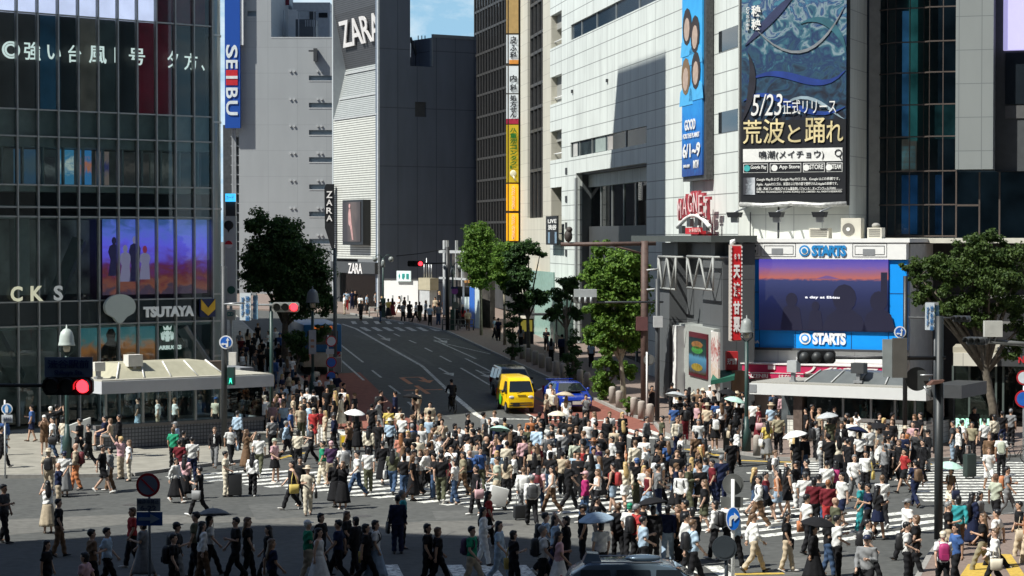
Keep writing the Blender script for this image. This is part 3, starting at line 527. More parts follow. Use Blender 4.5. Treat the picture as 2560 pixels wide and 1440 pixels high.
# bare side wall, its shade put into the dark blue colour
E = at(1192, 590, 199.6); NW = Wall((C.x, C.y), (E.x, E.y)); zn = lambda px, y: NW.z(px, y)
nv = gridmat('shaded_panels', (.14, .17, .215), 2.0, 5.2, (.07, .085, .11), .035, .6, .03, stain=.14)
lz = NW.s(1026), NW.s(1082); hs = [(NW.s(1038), NW.s(1066), zn(1050, 292), zn(1050, 255))]
mb = MB(); holed(mb, 0, lz[0], 2, zn(980, -80), [], 0, .5); holed(mb, lz[0], lz[1], 2, zn(1050, 166), hs, 0, .6); mb.box(lz[0], lz[1], .6, 3, 2, zn(1050, 166)); holed(mb, lz[1], NW.L, 2, zn(1140, 97), [], 0, 9); mb.box(lz[0]-.4, lz[0], .5, 4, 2, zn(980, -80))
mb.build('side_wall', nv, fb, NW.M)
mb = MB(); mb.box(*hs[0][:2], .12, .3, *hs[0][2:]); mb.build('louvre_window', mat('louvre_dark', (.05, .055, .06), .6), fb, NW.M)
mb = MB(); mb.box(lz[1], NW.L, -.05, .2, zn(1140, 97), zn(1140, 97)+.3); mb.box(lz[1]-.12, lz[1], -.05, .3, zn(1080, 166), zn(1080, 96)); mb.build('parapet_edge', mat('edge_dark', (.2, .24, .27), .5), fb, NW.M)
rt = thing('roof_equipment', 'dark roof ladder frame and antenna in the notch of the wall', 'roof equipment', NW.M); mb = MB(); q0, q1 = NW.s(1042, -3), NW.s(1078, -3)
for x in (q0, (q0+q1)/2, q1): mb.tube([(x, 3, zn(1050, 168)), (x, 3, zn(1050, 98))], .13, 6)
for y in (98, 112, 125): mb.tube([(q0, 3, zn(1050, y)), (q1, 3, zn(1050, y))], .09, 6)
mb.tube([(NW.s(1026, -3), 3, zn(1030, 85)), (NW.s(1040, -3), 3, zn(1040, 125)), (NW.s(1056, -3), 3, zn(1056, 168))], .16, 6)
for x in (1046, 1055, 1063): mb.tube([(NW.s(x, -3), 3, zn(x, 98)), (NW.s(x, -3), 3, zn(x, 80))], .05, 6)
mb.box(q0, q1, 3.4, 5, zn(1050, 168), zn(1050, 130)); mb.box(q0+.2, q1-.2, 3.2, 3.6, zn(1050, 120), zn(1050, 106)); mb.build('frame', mat('roof_dark', (.03, .04, .05), .6), rt)
# ---- hoarding and building site on the far corner
HW = wp(956, 191, 1045, 189.6); hz = lambda y: HW.z(1000, y)
hb = thing('site_hoarding', 'tall white hoarding along the building site on the far corner', 'hoarding', HW.M)
mb = MB(); mb.box(0, HW.L, 0, .12, gz(190), hz(699)); mb.build('panel', mat('hoarding_white', (.8, .8, .78), .5, var=.03), hb)
mb = MB(); mb.box(0, HW.L, -.06, .18, hz(699), hz(696)); mb.build('cap_rail', dkgrey, hb); mb = MB()
for x in (980, 1002, 1018): mb.box(HW.s(x), HW.s(x+3), -.03, -.005, hz(752), hz(738))
mb.build('notice', mat('notice_grey', (.35, .37, .37), .5), hb)
gs = thing('green_symbol_sign', 'white sign with teal symbols standing over the white hoarding', 'sign', HW.M)
a, b = HW.s(994), HW.s(1029); mb = MB(); mb.box(a, b, -.2, -.08, hz(703), hz(677)); mb.build('panel', lit('sign_panel_white', (.6, .7, .68), .35), gs); mb = MB()
mb.slab([(a+.15*(b-a), hz(690)), (a+.2*(b-a), hz(683)), (a+.25*(b-a), hz(690)), (a+.2*(b-a), hz(697))], -.24, -.205); mb.slab([(a+.4*(b-a), hz(696)), (a+.4*(b-a), hz(684)), (a+.58*(b-a), hz(684)), (a+.58*(b-a), hz(692)), (a+.49*(b-a), hz(698))], -.24, -.205); mb.slab([(a+.7*(b-a), hz(697)), (a+.7*(b-a), hz(684)), (a+.87*(b-a), hz(684)), (a+.87*(b-a), hz(697))], -.24, -.205)
mb.build('symbol', mat('symbol_teal', (.02, .3, .28), .5), gs)
KW = wp(1046, 189, 1075, 187); kz = lambda y: KW.z(1060, y)
gb = thing('site_gate_post', 'beige slatted gate post beside the white hoarding', 'gate post', KW.M); mb = MB(); mb.box(0, KW.L, 0, .8, kz(725), kz(695)); mb.build('slat_box', slat('beige_slats', (.3, .26, .17), (.5, .45, .32), 3), gb); mb = MB(); mb.box(.1, KW.L-.2, .05, .75, gz(188), kz(725)); mb.build('pier', ltgrey, gb)
mb = MB()
for x in (1050, 1056, 1062, 1068): mb.tube([(KW.s(x), .4, kz(695)), (KW.s(x), .4, kz(660 if x != 1056 else 645))], .05, 6)
mb.build('scaffold_tube', steel, gb)
XW = wp(1096, 180, 1190, 172); xz = lambda y: XW.z(1130, y)
xb = thing('white_steel_frame', 'white steel portal frame with dark shopfront at the site corner', 'steel frame', XW.M); mb = MB()
for x0, x1, y0, y1 in ((1106, 1112, 600, 790), (1096, 1110, 625, 634), (1112, 1165, 625, 634), (1096, 1165, 693, 700), (1114, 1117, 600, 690), (1137, 1140, 600, 700), (1152, 1156, 630, 760)): mb.box(XW.s(x0+.8), XW.s(x1-.8), 0, .2, xz(y1-1), xz(y0+1))
mb.build('frame', ltgrey, xb); mb = MB(); mb.box(XW.s(1096), XW.L, 1.2, 1.6, gz(176), xz(628)); mb.build('dark_backing', mat('backing', (.05, .045, .04), .8, var=.9, scale=1.5), xb)
mb = MB(); mb.box(XW.s(1140), XW.s(1160), .5, .9, xz(720), xz(695)); mb.build('orange_panel', mat('warm_panel', (.4, .2, .06), .6), xb)
BW = wp(1160, 176, 1198, 172); bz_ = lambda y: BW.z(1180, y)
bb = thing('striped_hoarding', 'white hoarding with one blue stripe beside the slim street tree', 'hoarding', BW.M); mb = MB(); mb.box(0, BW.L, 0, .1, gz(174), bz_(716)); mb.build('panel', mat('hoarding_pale', (.5, .58, .58), .5), bb); mb = MB(); mb.box(BW.s(1174), BW.s(1187), -.03, -.002, gz(174), bz_(718)); mb.build('stripe', blue, bb)
mb = MB(); mb.slab([(BW.s(1150), bz_(760)), (BW.s(1158), bz_(757)), (BW.s(1161), bz_(742))], -.06, -.03); mb.build('green_mark', greenpole, bb)
# ---- dark glass clinic building
VW = wp(1188, 200, 1272, 186); vz = lambda y: VW.z(1235, y)
vb = thing('dark_glass_office', 'narrow dark glass office block beside the clinic signs', 'building', VW.M)
mb = MB(); mb.box(0, VW.L, 1.0, 14, gz(200), vz(0)+16); mb.build('core', mat('office_core', (.04, .042, .045), .8, var=.5, scale=.7), vb)
mb = MB(); nfl = [65, 122, 176, 228, 284, 340, 392, 448, 501, 556, 610]
for y in nfl + [10, -45]: mb.box(0, VW.L, -.08, 1.0, vz(y)-.1, vz(y)+.1)
n_ = 12
for i in range(n_+1): mb.box(VW.L*i/n_-.06, VW.L*i/n_+.06, -.1, .1, vz(640), vz(-60))
mb.build('mullion_frame', mat('mullion_dark', (.1, .1, .1), .4, .4), vb); mb = MB(); mb.box(0, VW.L, .0, .03, vz(640), vz(-60)); mb.build('glazing', glassmat('office_glass', (.45, .5, .5), .7, 1.5), vb)
random.seed(3); mb = MB()
for j in range(len(nfl)-1):
    for i in range(n_):
        if random.random() < .3: mb.box(VW.L*i/n_+.1, VW.L*(i+random.choice((.5, .9)))/n_, .5, .55, vz(nfl[j+1])+.2, vz(nfl[j])-.2)
mb.build('curtain', mat('curtain_beige', (.3, .28, .24), .8), vb)
Y0 = 184.5; c = at(1283, 300, Y0); k = Y0/F; cz = lambda y: at(1283, y, Y0).z
cs = thing('clinic_sign_stack', 'tall stack of white, ochre and orange clinic signs', 'sign', Matrix.Translation((c.x, Y0, 0)))
ochre = lit('ochre_sign', (.42, .3, .015), .35); orng = lit('orange_sign', (.85, .4, .01), .45); wsg = lit('white_sign', (.52, .56, .58), .3); ink = mat('ink', (.02, .022, .028), .5); gink = mat('green_ink', (.01, .14, .02), .5)
mb = MB(); mb.box(-17*k, 15*k, .02, .9, cz(606), cz(-40)); mb.build('frame', mat('sign_frame', (.06, .045, .03), .5), cs)
def panel(y0, y1, m_, nm='panel'): mb = MB(); mb.box(-11*k, 13*k, -.06, .1, cz(y1), cz(y0)); mb.box(-17.3*k, -14*k, -.02, .5, cz(y1), cz(y0)); return mb.build(nm, m_, cs)
panel(-40, 83, mat('tan_panel', (.45, .3, .12), .5)); p1 = panel(87, 158, wsg); p2 = panel(165, 233, wsg); p3 = panel(236, 297, wsg); panel(297, 310, mat('crimson_panel', (.4, .02, .06), .5)); p4 = panel(312, 456, ochre); p5 = panel(460, 527, orng); p6 = panel(533, 602, orng)
mb = MB(); mb.box(-10*k, 13*k, -.1, -.065, cz(160), cz(150)); mb.build('band', mat('orange_band', (.7, .28, .05), .5), cs)
for ch, y0, y1, m_ in (('皮', 91, 110, ink), ('ふ', 112, 128, ink), ('科', 130, 147, ink), ('内', 188, 205, ink), ('科', 211, 229, ink), ('処', 238, 253, ink), ('方', 254, 268, ink), ('せ', 268, 281, ink), ('ん', 281, 294, ink), ('八', 320, 331, gink), ('重', 333, 346, gink), ('洲', 347, 360, gink), ('コ', 362, 374, gink), ('ン', 376, 387, gink), ('タ', 390, 401, gink), ('ク', 403, 413, gink), ('ト', 414, 422, gink)):
    lettering(ch, -8*k, 9*k, cz(y1), cz(y0), -.12, m_, cs, cs.matrix_basis, .03, name='sign_letter')
mb = MB(); mb.ell((0, -.1, cz(434)), (8*k, .05, 9*k)); mb.tube([(0, -.12, cz(440)), (6*k, -.12, cz(452))], 2.2*k, 6); mb.build('eye_emblem', mat('cream_ink', (.75, .7, .5), .5), cs)
for p_, y0, y1 in ((p5, 465, 522), (p6, 537, 598)): lettering('MONALISA TOUCH', -4*k, 4*k, cz(y1), cz(y0), -.12, mat('pale_pink_ink', (.85, .6, .5), .5), cs, cs.matrix_basis, .01, rot=90)
# ---- cream block
UW = wp(1299, 185, 1378, 168.6); uz = lambda y: UW.z(1335, y); us = UW.s
ub = thing('cream_office_block', 'narrow cream tiled block with one tall greenish window strip', 'building', UW.M)
cream = gridmat('cream_tiles', (.55, .53, .45), 1.6, 1.1, (.4, .38, .33), .02, .6, .03, stain=.08)
mb = MB(); holed(mb, 0, UW.L, gz(175), uz(0)+14, [(us(1319), us(1357), uz(545), uz(-60)), (us(1320), us(1350), gz(175)+.4, uz(690))], 0, .6); mb.box(0, UW.L, .6, 12, gz(175), uz(0)+14); mb.build('wall', cream, ub)
mb = MB(); mb.box(us(1319), us(1357), .35, .38, uz(545), uz(-60)); mb.build('glazing', glassmat('strip_glass', (.5, .62, .6), .9, 1.7), ub)
stripc = bandmat('strip_reflection', [(0, (.16, .1, .02)), (.18, (.03, .05, .045)), (.4, (.04, .06, .06)), (.55, (.05, .08, .08)), (.7, (.2, .4, .33)), (.86, (.05, .07, .08)), (1, (.2, .42, .36))], 'Z', uz(545), uz(0), noise=.12, nscale=.6, emit=.7); mb = MB(); mb.box(us(1319), us(1357), .52, .6, uz(545), uz(-60)); mb.build('strip_glow_panel', stripc, ub); mb = MB()  # greenish glass reflections painted as glowing bands
for i in range(5): x = us(1319) + (us(1357)-us(1319))*i/4; mb.box(x-.05, x+.05, .2, .42, uz(545), uz(-60))
for y in (5, 85, 130, 210, 268, 325, 425): mb.box(us(1319), us(1357), .22, .5, uz(y)-.12, uz(y)+.12)
mb.build('mullion_frame', MATS['mullion_dark'], ub); mb = MB(); mb.box(us(1320), us(1350), .3, .4, gz(175)+.4, uz(690)); mb.build('shop_window', mat('bright_shop', (.35, .38, .34), .3, emit=.25, var=.8, scale=.9), ub)
mb = MB(); mb.box(us(1322), us(1358), -.5, 0, uz(712), uz(695)); mb.build('fascia', mat('shop_fascia', (.5, .5, .48), .5), ub); mb = MB(); mb.disc(us(1342), uz(703), .9, -.75, -.5, 14); mb.build('yellow_emblem', lit('amber', (.9, .5, .02), .7), ub)
mb = MB(); mb.box(us(1240-1299+1299), us(1262), -2, -1.2, uz(720), uz(690)); 
# ---- white panelled store
MW = Wall(((95/F*169), 169), ((565/F*114.5), 114.5)); ms = MW.s; mzz = MW.z
sp0 = 1.085; zr = mzz(1703, 352)
mg = thing('white_panelled_store', 'long white panelled department store with a tall blue banner at its corner', 'building', MW.M)
wp_ = gridmat('white_panels', (.68, .72, .69), 2.4, sp0, (.22, .235, .23), .028, .5, .015, stain=.16, oz=-zr)
TOP = mzz(1375, 0) + 12
H1 = (ms(1427), ms(1664), mzz(1427, 101), mzz(1427, 63)); H2 = (ms(1426), ms(1616), mzz(1426, 394), mzz(1426, 357)); H3 = (ms(1440), ms(1616), .6, mzz(1440, 433))
balc = [(0, ms(1404), mzz(1375, b), mzz(1375, a)) for a, b in ((41, 123), (195, 263), (330, 402), (470, 600))]
mb = MB(); holed(mb, 0, MW.L, 0, TOP, [H1, H2, H3] + balc, 0, .45); mb.build('facade', wp_, mg)
mb = MB(); mb.box(0, MW.L, 4.2, 20, 0, TOP); mb.box(.2, MW.L-.2, .45, 4.2, H1[3]+.4, TOP); mb.box(.2, MW.L-.2, .45, 4.2, H2[3]+.4, H1[2]-.4); mb.box(H3[1]+.1, MW.L-.2, .45, 4.2, 0, H2[2]-.3); mb.build('core', mat('store_core', (.3, .3, .28), .7), mg)
for h, m_ in ((H1, mat('band_glass_blue', (.02, .04, .065), .08, spec=.8, var=.1)), (H2, mat('band_glass_room', (.035, .05, .055), .1, spec=.7, var=.9, scale=.5))):
    mb = MB(); mb.box(h[0], h[1], .12, .2, h[2], h[3]); w = mb.build('window_band', m_, mg); mb = MB(); n_ = 5
    for i in range(n_+1): x = h[0] + (h[1]-h[0])*(i/n_)**1.3; mb.box(x-.06, x+.06, .06, .13, h[2], h[3])
    mb.build('frame', mull, w)
for i, (q0, q1, c_) in enumerate(((1430, 1440, (.5, .5, .48)), (1485, 1510, (.3, .36, .34)), (1514, 1528, (.4, .38, .36)))):
    mb = MB(); mb.box(ms(q0), ms(q1), .1, .118, H2[2]+.05, H2[3]-.05); mb.build('window_blind', mat('blind_%d' % i, c_, .6), mg)
for h in balc:
    mb = MB(); mb.box(h[0], h[1], 1.6, 1.7, h[2], h[3]); mb.build('balcony_back', mat('balcony_wall', (.4, .39, .35), .7), mg); mb = MB(); mb.box(h[1]-2.6, h[1]-.6, .5, 1.2, h[3]-1.3, h[3]-.1); mb.build('air_conditioner', slat('ac_slats', (.2, .2, .19), (.5, .5, .47), 4), mg)
    mb = MB(); mb.tube([(.3, .3, h[2]+.5), (h[1]-.2, .3, h[2]+.5)], .05, 6); mb.build('balcony_rail', white, mg)
# the deep entrance bay
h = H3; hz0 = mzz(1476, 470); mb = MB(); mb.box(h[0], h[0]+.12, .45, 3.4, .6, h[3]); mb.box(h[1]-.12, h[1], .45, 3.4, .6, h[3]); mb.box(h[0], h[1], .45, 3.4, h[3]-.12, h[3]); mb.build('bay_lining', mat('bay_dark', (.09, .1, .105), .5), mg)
bz0 = lambda y: MW.z(1530, y, -1.0)
for y0, y1, m_, nm in ((418, 462, wp_, 'bay_band'), (565, 655, dkgrey, 'bay_band')):
    mb = MB(); mb.box(h[0]+.12, h[1]-.12, .9, 2.6, bz0(y1), bz0(y0)); mb.build(nm, m_, mg)
bayg = bandmat('bay_sun_glow', [(.0, (.02, .04, .045)), (.3, (.05, .09, .085)), (.45, (.3, .42, .34)), (.6, (.1, .16, .15)), (.75, (.25, .4, .37)), (1, (.06, .1, .1))], 'X', h[1], h[0], noise=.12, nscale=.3, nz=.1, emit=1.3)  # sunlit bay glass imitated by glowing colour bands
mb = MB(); mb.box(h[0]+.12, h[1]-.12, 1.1, 1.13, bz0(565), bz0(462)); mb.box(h[0]+.12, h[1]-.12, 1.1, 1.13, .6, bz0(655)); mb.build('bay_glazing', glassmat('bay_glass', (.65, .75, .72), .8, 1.5), mg); mb = MB(); mb.box(h[0]+.12, h[1]-.12, 1.7, 1.8, .6, bz0(462)); mb.build('bay_glow_panel', bayg, mg)
mb = MB(); n_ = 6
for i in range(1, n_): x = h[0] + (h[1]-h[0])*i/n_; mb.box(x-.05, x+.05, 1.02, 1.1, .6, bz0(462))
mb.build('bay_mullion', mull, mg)
for y in (420, 490, 556, 624):
    a = ms(1414); mb = MB(); mb.box(a, a+.7, -.05, .02, mzz(1414, y+16), mzz(1414, y)); mb.build('slot_window', dkgrey, mg)
mb = MB(); mb.box(ms(1441), ms(1441)+.5, -.14, -.01, .2, mzz(1441, 445)); mb.build('downpipe', mull, mg)
for px, y in ((1431, 225), (1518, 198)): mb = MB(); mb.box(ms(px), ms(px)+.3, -.12, .01, mzz(px, y+8), mzz(px, y)); mb.build('wall_light', dkgrey, mg)
# lower glass canopy wall and dark street poster
a, b = ms(1366), ms(1438); mb = MB(); mb.box(a, b, -1.6, -1.5, gz(160), mzz(1400, 682, 1.5)); mb.build('mint_glass_screen', mat('mint_glass', (.32, .5, .44), .2, var=.15), mg)
dp = thing('black_street_poster', 'black portrait poster hung by the store balconies', 'poster', MW.M); mb = MB(); mb.box(ms(1368, .5), ms(1395, .5), -.6, -.45, mzz(1380, 612, .5), mzz(1380, 540, .5)); mb.build('panel', black, dp); a, b = ms(1371, .6), ms(1392, .6); q = lambda y: mzz(1380, y, .6)
mb = MB(); mb.box(a, a+(b-a)*.2, -.63, -.602, q(608), q(580)); mb.box(b-(b-a)*.2, b, -.63, -.602, q(608), q(580)); mb.build('pale_figure', mat('poster_blue', (.2, .3, .4), .5), dp); lettering('LIVE', a, b, q(558), q(548), -.62, white, dp, MW.M, .02); lettering('渋谷', a, b, q(575), q(562), -.62, white, dp, MW.M, .03)
# tall blue banner at the corner
a, b = ms(1707, .5), ms(1757, .5); q = lambda y: mzz(1730, y, .5); M_ = MW.M
bn = thing('blue_corner_banner', 'tall narrow bright blue banner with four faces and white lettering', 'banner', M_)
mb = MB(); mb.box(a-.2, b+.5, -.45, -.05, q(452), TOP-2); mb.build('truss_frame', mat('truss_dark', (.09, .09, .09), .5, .4, var=.4, scale=8), bn)
mb = MB(); mb.box(a, b, -.56, -.46, q(440), TOP-2); bc = mb.build('sheet', bandmat('banner_blue', [(0, (.02, .06, .25)), (.25, (.01, .2, .62)), (.5, (.03, .36, .8)), (.75, (.05, .42, .82)), (1, (.02, .3, .75))], 'Z', q(440), q(-60), noise=.18, nscale=.7), bn)
skin_p = mat('print_skin', (.46, .35, .29), .6, var=.2); hairp = mat('print_hair', (.04, .03, .03), .6); bluep = mat('print_blue', (.08, .42, .78), .6); bw = b-a
for fx, y, hm in ((.28, 62, hairp), (.68, 88, hairp), (.22, 186, mat('print_brown', (.2, .13, .07), .6)), (.72, 178, hairp)):
    x = a + bw*fx; r = bw*.17
    mb = MB(); mb.slab([(x-r*2, q(y+75)), (x+r*2, q(y+75)), (x+r*1.7, q(y+38)), (x+r*.5, q(y+24)), (x-r*.5, q(y+24)), (x-r*1.7, q(y+38))], -.585, -.565); mb.build('printed_shirt', bluep, bc)
    mb = MB(); mb.slab([(x + r*1.3*math.cos(t*.5236), q(y+2) + 1.05*math.sin(t*.5236)) for t in range(12)], -.6, -.588); mb.build('printed_hair', hm, bc)
    mb = MB(); mb.slab([(x + r*.8*math.cos(t*.5236), q(y+9) + .66*math.sin(t*.5236)) for t in range(12)], -.615, -.603); mb.slab([(x-r*.45, q(y+34)), (x+r*.45, q(y+34)), (x+r*.45, q(y+16)), (x-r*.45, q(y+16))], -.61, -.604); mb.build('printed_face', skin_p, bc)
for tx, f0, f1, y0, y1 in (('GOOD', .18, .72, 325, 298), ('FOR THE PLANET', .1, .92, 345, 333), ('6/1~9', .08, .95, 394, 358), ('渋谷', .1, .45, 418, 410), ('MTV', .62, .9, 422, 402)): lettering(tx, a+bw*f0, a+bw*f1, q(y0), q(y1), -.6, white, bc, M_, .03)
# neon letters and the car-shaped sign below
nb = thing('neon_name_sign', 'red outlined neon name letters arched over a pale arch on the white wall', 'sign', M_); na, nbx = ms(1703, .7), ms(1783, .7); nz = lambda x, y: MW.z(1742, y, .7)
neon = mat('neon_red', (.36, .045, .06), .5, emit=.05, var=.3, scale=5)
for i, ch in enumerate('MAGNET'):
    f = (i+.5)/6; px = 1703 + 80*f; lift = 26*math.sin(math.pi*f); x0, x1 = ms(1703+80*i/6+1, .7), ms(1703+80*(i+1)/6-.6, .7)
    z0, z1 = MW.z(1742, 556 - lift*.8, .7), MW.z(1742, 500 - lift*.9, .7); w = (x1-x0)
    lettering(ch, x0, x1, z0, z1, -.75, neon, nb, M_, .005, ex=.15, name='sign_letter'); lettering(ch, x0+w*.1, x1-w*.1, z0+.12, z1-.12, -.97, mat('neon_core', (.75, .55, .55), .5), nb, M_, -.01, name='letter_tube')
pts = [(ms(1703+80*t/12, .6), nz(0, 572 - 34*math.sin(math.pi*(t+.6)/13.2))) for t in range(13)]; mb = MB(); mb.tube([(x, -.8, z) for x, z in pts], .12, 6); mb.build('arch', white, nb)
for i in range(1, 5): x, z = pts[i*3-2]; mb = MB(); mb.box(x, x+.8, -.9, -.7, z-.55, z-.1); mb.build('arch_lamp', dkgrey, nb)
mb = MB(); mb.box(ms(1722, .8), ms(1756, .8), -1, -.6, nz(0, 585), nz(0, 569)); mb.box(ms(1732, .8), ms(1748, .8), -.9, -.1, nz(0, 592), nz(0, 585)); mb.build('box_sign', red, nb); lettering('by SHIBUYA', ms(1725, 1), ms(1753, 1), nz(0, 583), nz(0, 571), -1.03, mat('pale_red', (.7, .4, .38), .5), nb, M_, .02)
for px, y in ((1796, 80), (1796, 282)): mb = MB(); mb.box(ms(px), ms(1844), -.012, .02, mzz(px, y+52), mzz(px, y)); mb.build('dark_window', darkglass, mg)
# ---- front of the same store with the giant poster
FW = wp(1845, 114.5, 2122, 112.2); fs_ = FW.s; fz = lambda y: FW.z(1980, y)
mb = MB(); mb.box(0, FW.L, 0, 8, 8.5, TOP); mb.build('front_wall', gridmat('front_panels', (.7, .72, .67), 1.5, 1.5, (.4, .41, .4), .02, .5, .015, stain=.2), mg, FW.M)
gp = thing('giant_game_poster', 'giant dark blue advertising poster with gold writing hanging over the white wall', 'poster', FW.M)
mb = MB(); mb.box(fs_(1847, .5), fs_(2118, .5), -.5, -.02, fz(514), TOP-3); mb.build('frame', mat('poster_frame', (.05, .05, .05), .5, .3), gp)
a, b = fs_(1853, .6), fs_(2114, .6); zb_ = FW.z(1980, 508, .6); q = lambda y: FW.z(1980, y, .6); X = lambda px: fs_(px, .6)
art = bandmat('poster_art', [(.0, (.006, .007, .012)), (.33, (.008, .01, .02)), (.44, (.012, .03, .06)), (.56, (.02, .07, .12)), (.66, (.01, .03, .1)), (.76, (.03, .12, .17)), (.84, (.22, .3, .34)), (.9, (.015, .05, .16)), (1, (.06, .2, .28))], 'Z', zb_, q(-60), noise=.45, nscale=.9, dist=2.6)
mb = MB(); mb.box(a, b, -.6, -.5, zb_, TOP-3.2); sh = mb.build('sheet', art, gp)
def ribbon(pts, w, m_, y=-.63):
    mb = MB(); n = len(pts); L_ = []
    for i, (x, z) in enumerate(pts):
        p0 = Vector(pts[max(i-1, 0)]); p1 = Vector(pts[min(i+1, n-1)]); d = (p1-p0).normalized(); ww = w*math.sin(math.pi*(i+.35)/(n-.3)); L_.append((x - d.y*ww, z + d.x*ww)); L_.insert(0, (x + d.y*ww, z - d.x*ww))
    mb.slab(L_, y, y+.025); return mb.build('painted_wave', m_, sh)
for (p0, p1, p2, p3, w, c_) in (((1870, 200), (1960, 140), (2040, 260), (2112, 180), .3, (.012, .04, .22)), ((1858, 250), (1930, 190), (2010, 330), (2112, 270), .25, (.012, .05, .26)), ((1880, 60), (1990, 190), (2060, 120), (2110, 20), .12, (.2, .22, .24)), ((1862, 110), (1910, 60), (1950, 20), (1990, -20), .35, (.03, .04, .1)), ((1930, 300), (2000, 180), (2080, 290), (2110, 300), .14, (.25, .33, .38)), ((2000, 60), (2060, 30), (2100, 80), (2113, 130), .3, (.03, .12, .16)), ((1856, 300), (1880, 240), (1890, 180), (1870, 130), .3, (.02, .02, .03))):
    pts = []
    for i in range(13):
        t = i/12; px = (1-t)**3*p0[0] + 3*(1-t)**2*t*p1[0] + 3*(1-t)*t*t*p2[0] + t**3*p3[0]; py = (1-t)**3*p0[1] + 3*(1-t)**2*t*p1[1] + 3*(1-t)*t*t*p2[1] + t**3*p3[1]; pts.append((X(px), q(py)))
    ribbon(pts, w*.62, mat('wave_%d' % int(p0[0]*7+p0[1]), c_, .5, var=.35, scale=1.5), -.63 - .004*random.random()*5)
mb = MB(); mb.box(a, b, -.64, -.605, zb_, q(300)); mb.build('dark_band', mat('poster_black', (.008, .009, .012), .5), sh)
gold = mat('poster_gold', (.65, .55, .3), .5, var=.4, scale=1.2); pw = mat('poster_white', (.78, .78, .75), .5)
lettering('5/23', X(1878), X(1956), q(288), q(234), -.68, pw, sh, FW.M, .0, shear=.2); lettering('正式リリース', X(1958), X(2090), q(286), q(250), -.68, pw, sh, FW.M, .0)
for ch, x0, x1, y0, y1 in (('荒', 1858, 1905, 298, 358), ('波', 1908, 1962, 296, 358), ('と', 1970, 2002, 312, 356), ('踊', 2012, 2062, 296, 358), ('れ', 2066, 2108, 304, 357)): lettering(ch, X(x0), X(x1), q(y1), q(y0), -.68, gold, sh, FW.M, .008)
mb = MB(); mb.box(X(1858), X(2106), -.67, -.645, q(404), q(371)); mb.build('search_bar', pw, sh); lettering('鳴潮(メイチョウ)', X(1898), X(2060), q(399), q(376), -.69, ink, sh, FW.M, .0)
mb = MB(); mb.tube([(X(2096) + .17*math.cos(t*.7), -.69, q(384) + .17*math.sin(t*.7)) for t in range(10)], .03, 5); mb.tube([(X(2099), -.69, q(390)), (X(2103), -.69, q(400))], .035, 5); mb.build('lens_mark', ink, sh)
for x0, x1, t0 in ((1859, 1920, 'Google Play'), (1925, 2003, 'App Store'), (2008, 2062, 'STORE'), (2067, 2106, 'STEAM')):
    mb = MB(); mb.box(X(x0), X(x1), -.66, -.645, q(431), q(408)); mb.box(X(x0)+.03, X(x1)-.03, -.67, -.655, q(431)+.03, q(408)-.03, 1); mb.build('badge', [pw, MATS['poster_black']], sh); f = (x1-x0)
    lettering(t0, X(x0+f*.3), X(x1-3), q(424), q(412), -.68, pw, sh, FW.M, .02); mb = MB(); mb.disc((X(x0+f*.06)+X(x0+f*.24))/2, q(419.5), .17, -.69, -.672, 10); mb.build('badge_icon', pw if t0 != 'Google Play' else mat('icon_teal', (.05, .4, .4), .5), sh)
mb = MB(); mb.box(X(1859), X(1888), -.67, -.645, q(486), q(443)); mb.build('app_icon', bandmat('icon_grey', [(.2, (.05, .05, .06)), (.6, (.3, .33, .36)), (.9, (.55, .57, .6))], 'X', X(1859), X(1888), noise=.5, nscale=3), sh)
for i, tx in enumerate(('Google Playおよび Google Playのロゴは、Google LLCの商標です。', 'Apple、Appleのロゴは、米国および他の国で登録されたAppleの商標です。', '価格：基本プレイ無料(アイテム課金制)／ジャンル：オープンワールドRPG')): lettering(tx, X(1892), X(2100 - i*5), q(453+i*12), q(443.5+i*12), -.67, pw, sh, FW.M, .01)
mb = MB(); mb.box(X(1892), X(2106), -.67, -.645, q(474.6), q(474)); mb.build('rule', pw, sh); lettering('©KURO TECHNOLOGY (HONG KONG) CO., LIMITED. ALL RIGHTS RESERVED.', X(1892), X(2106), q(483), q(477), -.67, pw, sh, FW.M, .01)
for ch, y0, y1 in (('秧', 10, 38), ('秧', 44, 72)): lettering(ch, X(1878), X(1902), q(y1), q(y0), -.68, pw, sh, FW.M, .03)
for i, ch in enumerate('CV 石川 由依'.replace(' ', '')): lettering(ch, X(1865), X(1873), q(22+i*10), q(14+i*10), -.68, pw, sh, FW.M, .01)
mb = MB(); mb.tube([(X(1850), -.62, zb_-.05), (X(1910), -.7, zb_-.12), (X(1980), -.68, zb_-.02), (X(2050), -.72, zb_-.12), (X(2116), -.62, zb_-.04)], .13, 8); mb.build('rolled_hem', mat('hem_silver', (.5, .5, .48), .35, .3, var=.5, scale=6), gp)
for i, px in enumerate((1835, 1940, 2048)):
    fl = thing('floodlight', ('black floodlight on a bent arm at the poster edge nearest the banner', 'black floodlight on a straight arm under the middle of the giant poster', 'black floodlight over the flat vent box below the giant poster')[i], 'floodlight', FW.M, 'floodlights under the giant poster'); x = fs_(px, 2)
    zq = lambda y: FW.z(1980, y, 2); mb = MB(); mb.slab([(x-.28, zq(543)), (x+.28, zq(543)), (x+.36, zq(530)), (x-.36, zq(530))], -2.2, -1.6); mb.build('lamp_head', black, fl); mb = MB(); mb.box(x-.18, x+.18, -2.0, -1.7, zq(556), zq(543)); mb.build('lens', ltgrey, fl); mb = MB(); mb.tube([(x, -1.9, zq(530)), (x+.2, -.9, zq(520)), (x+.35, -.0, zq(512))], .05, 6); mb.build('arm', steel, fl)
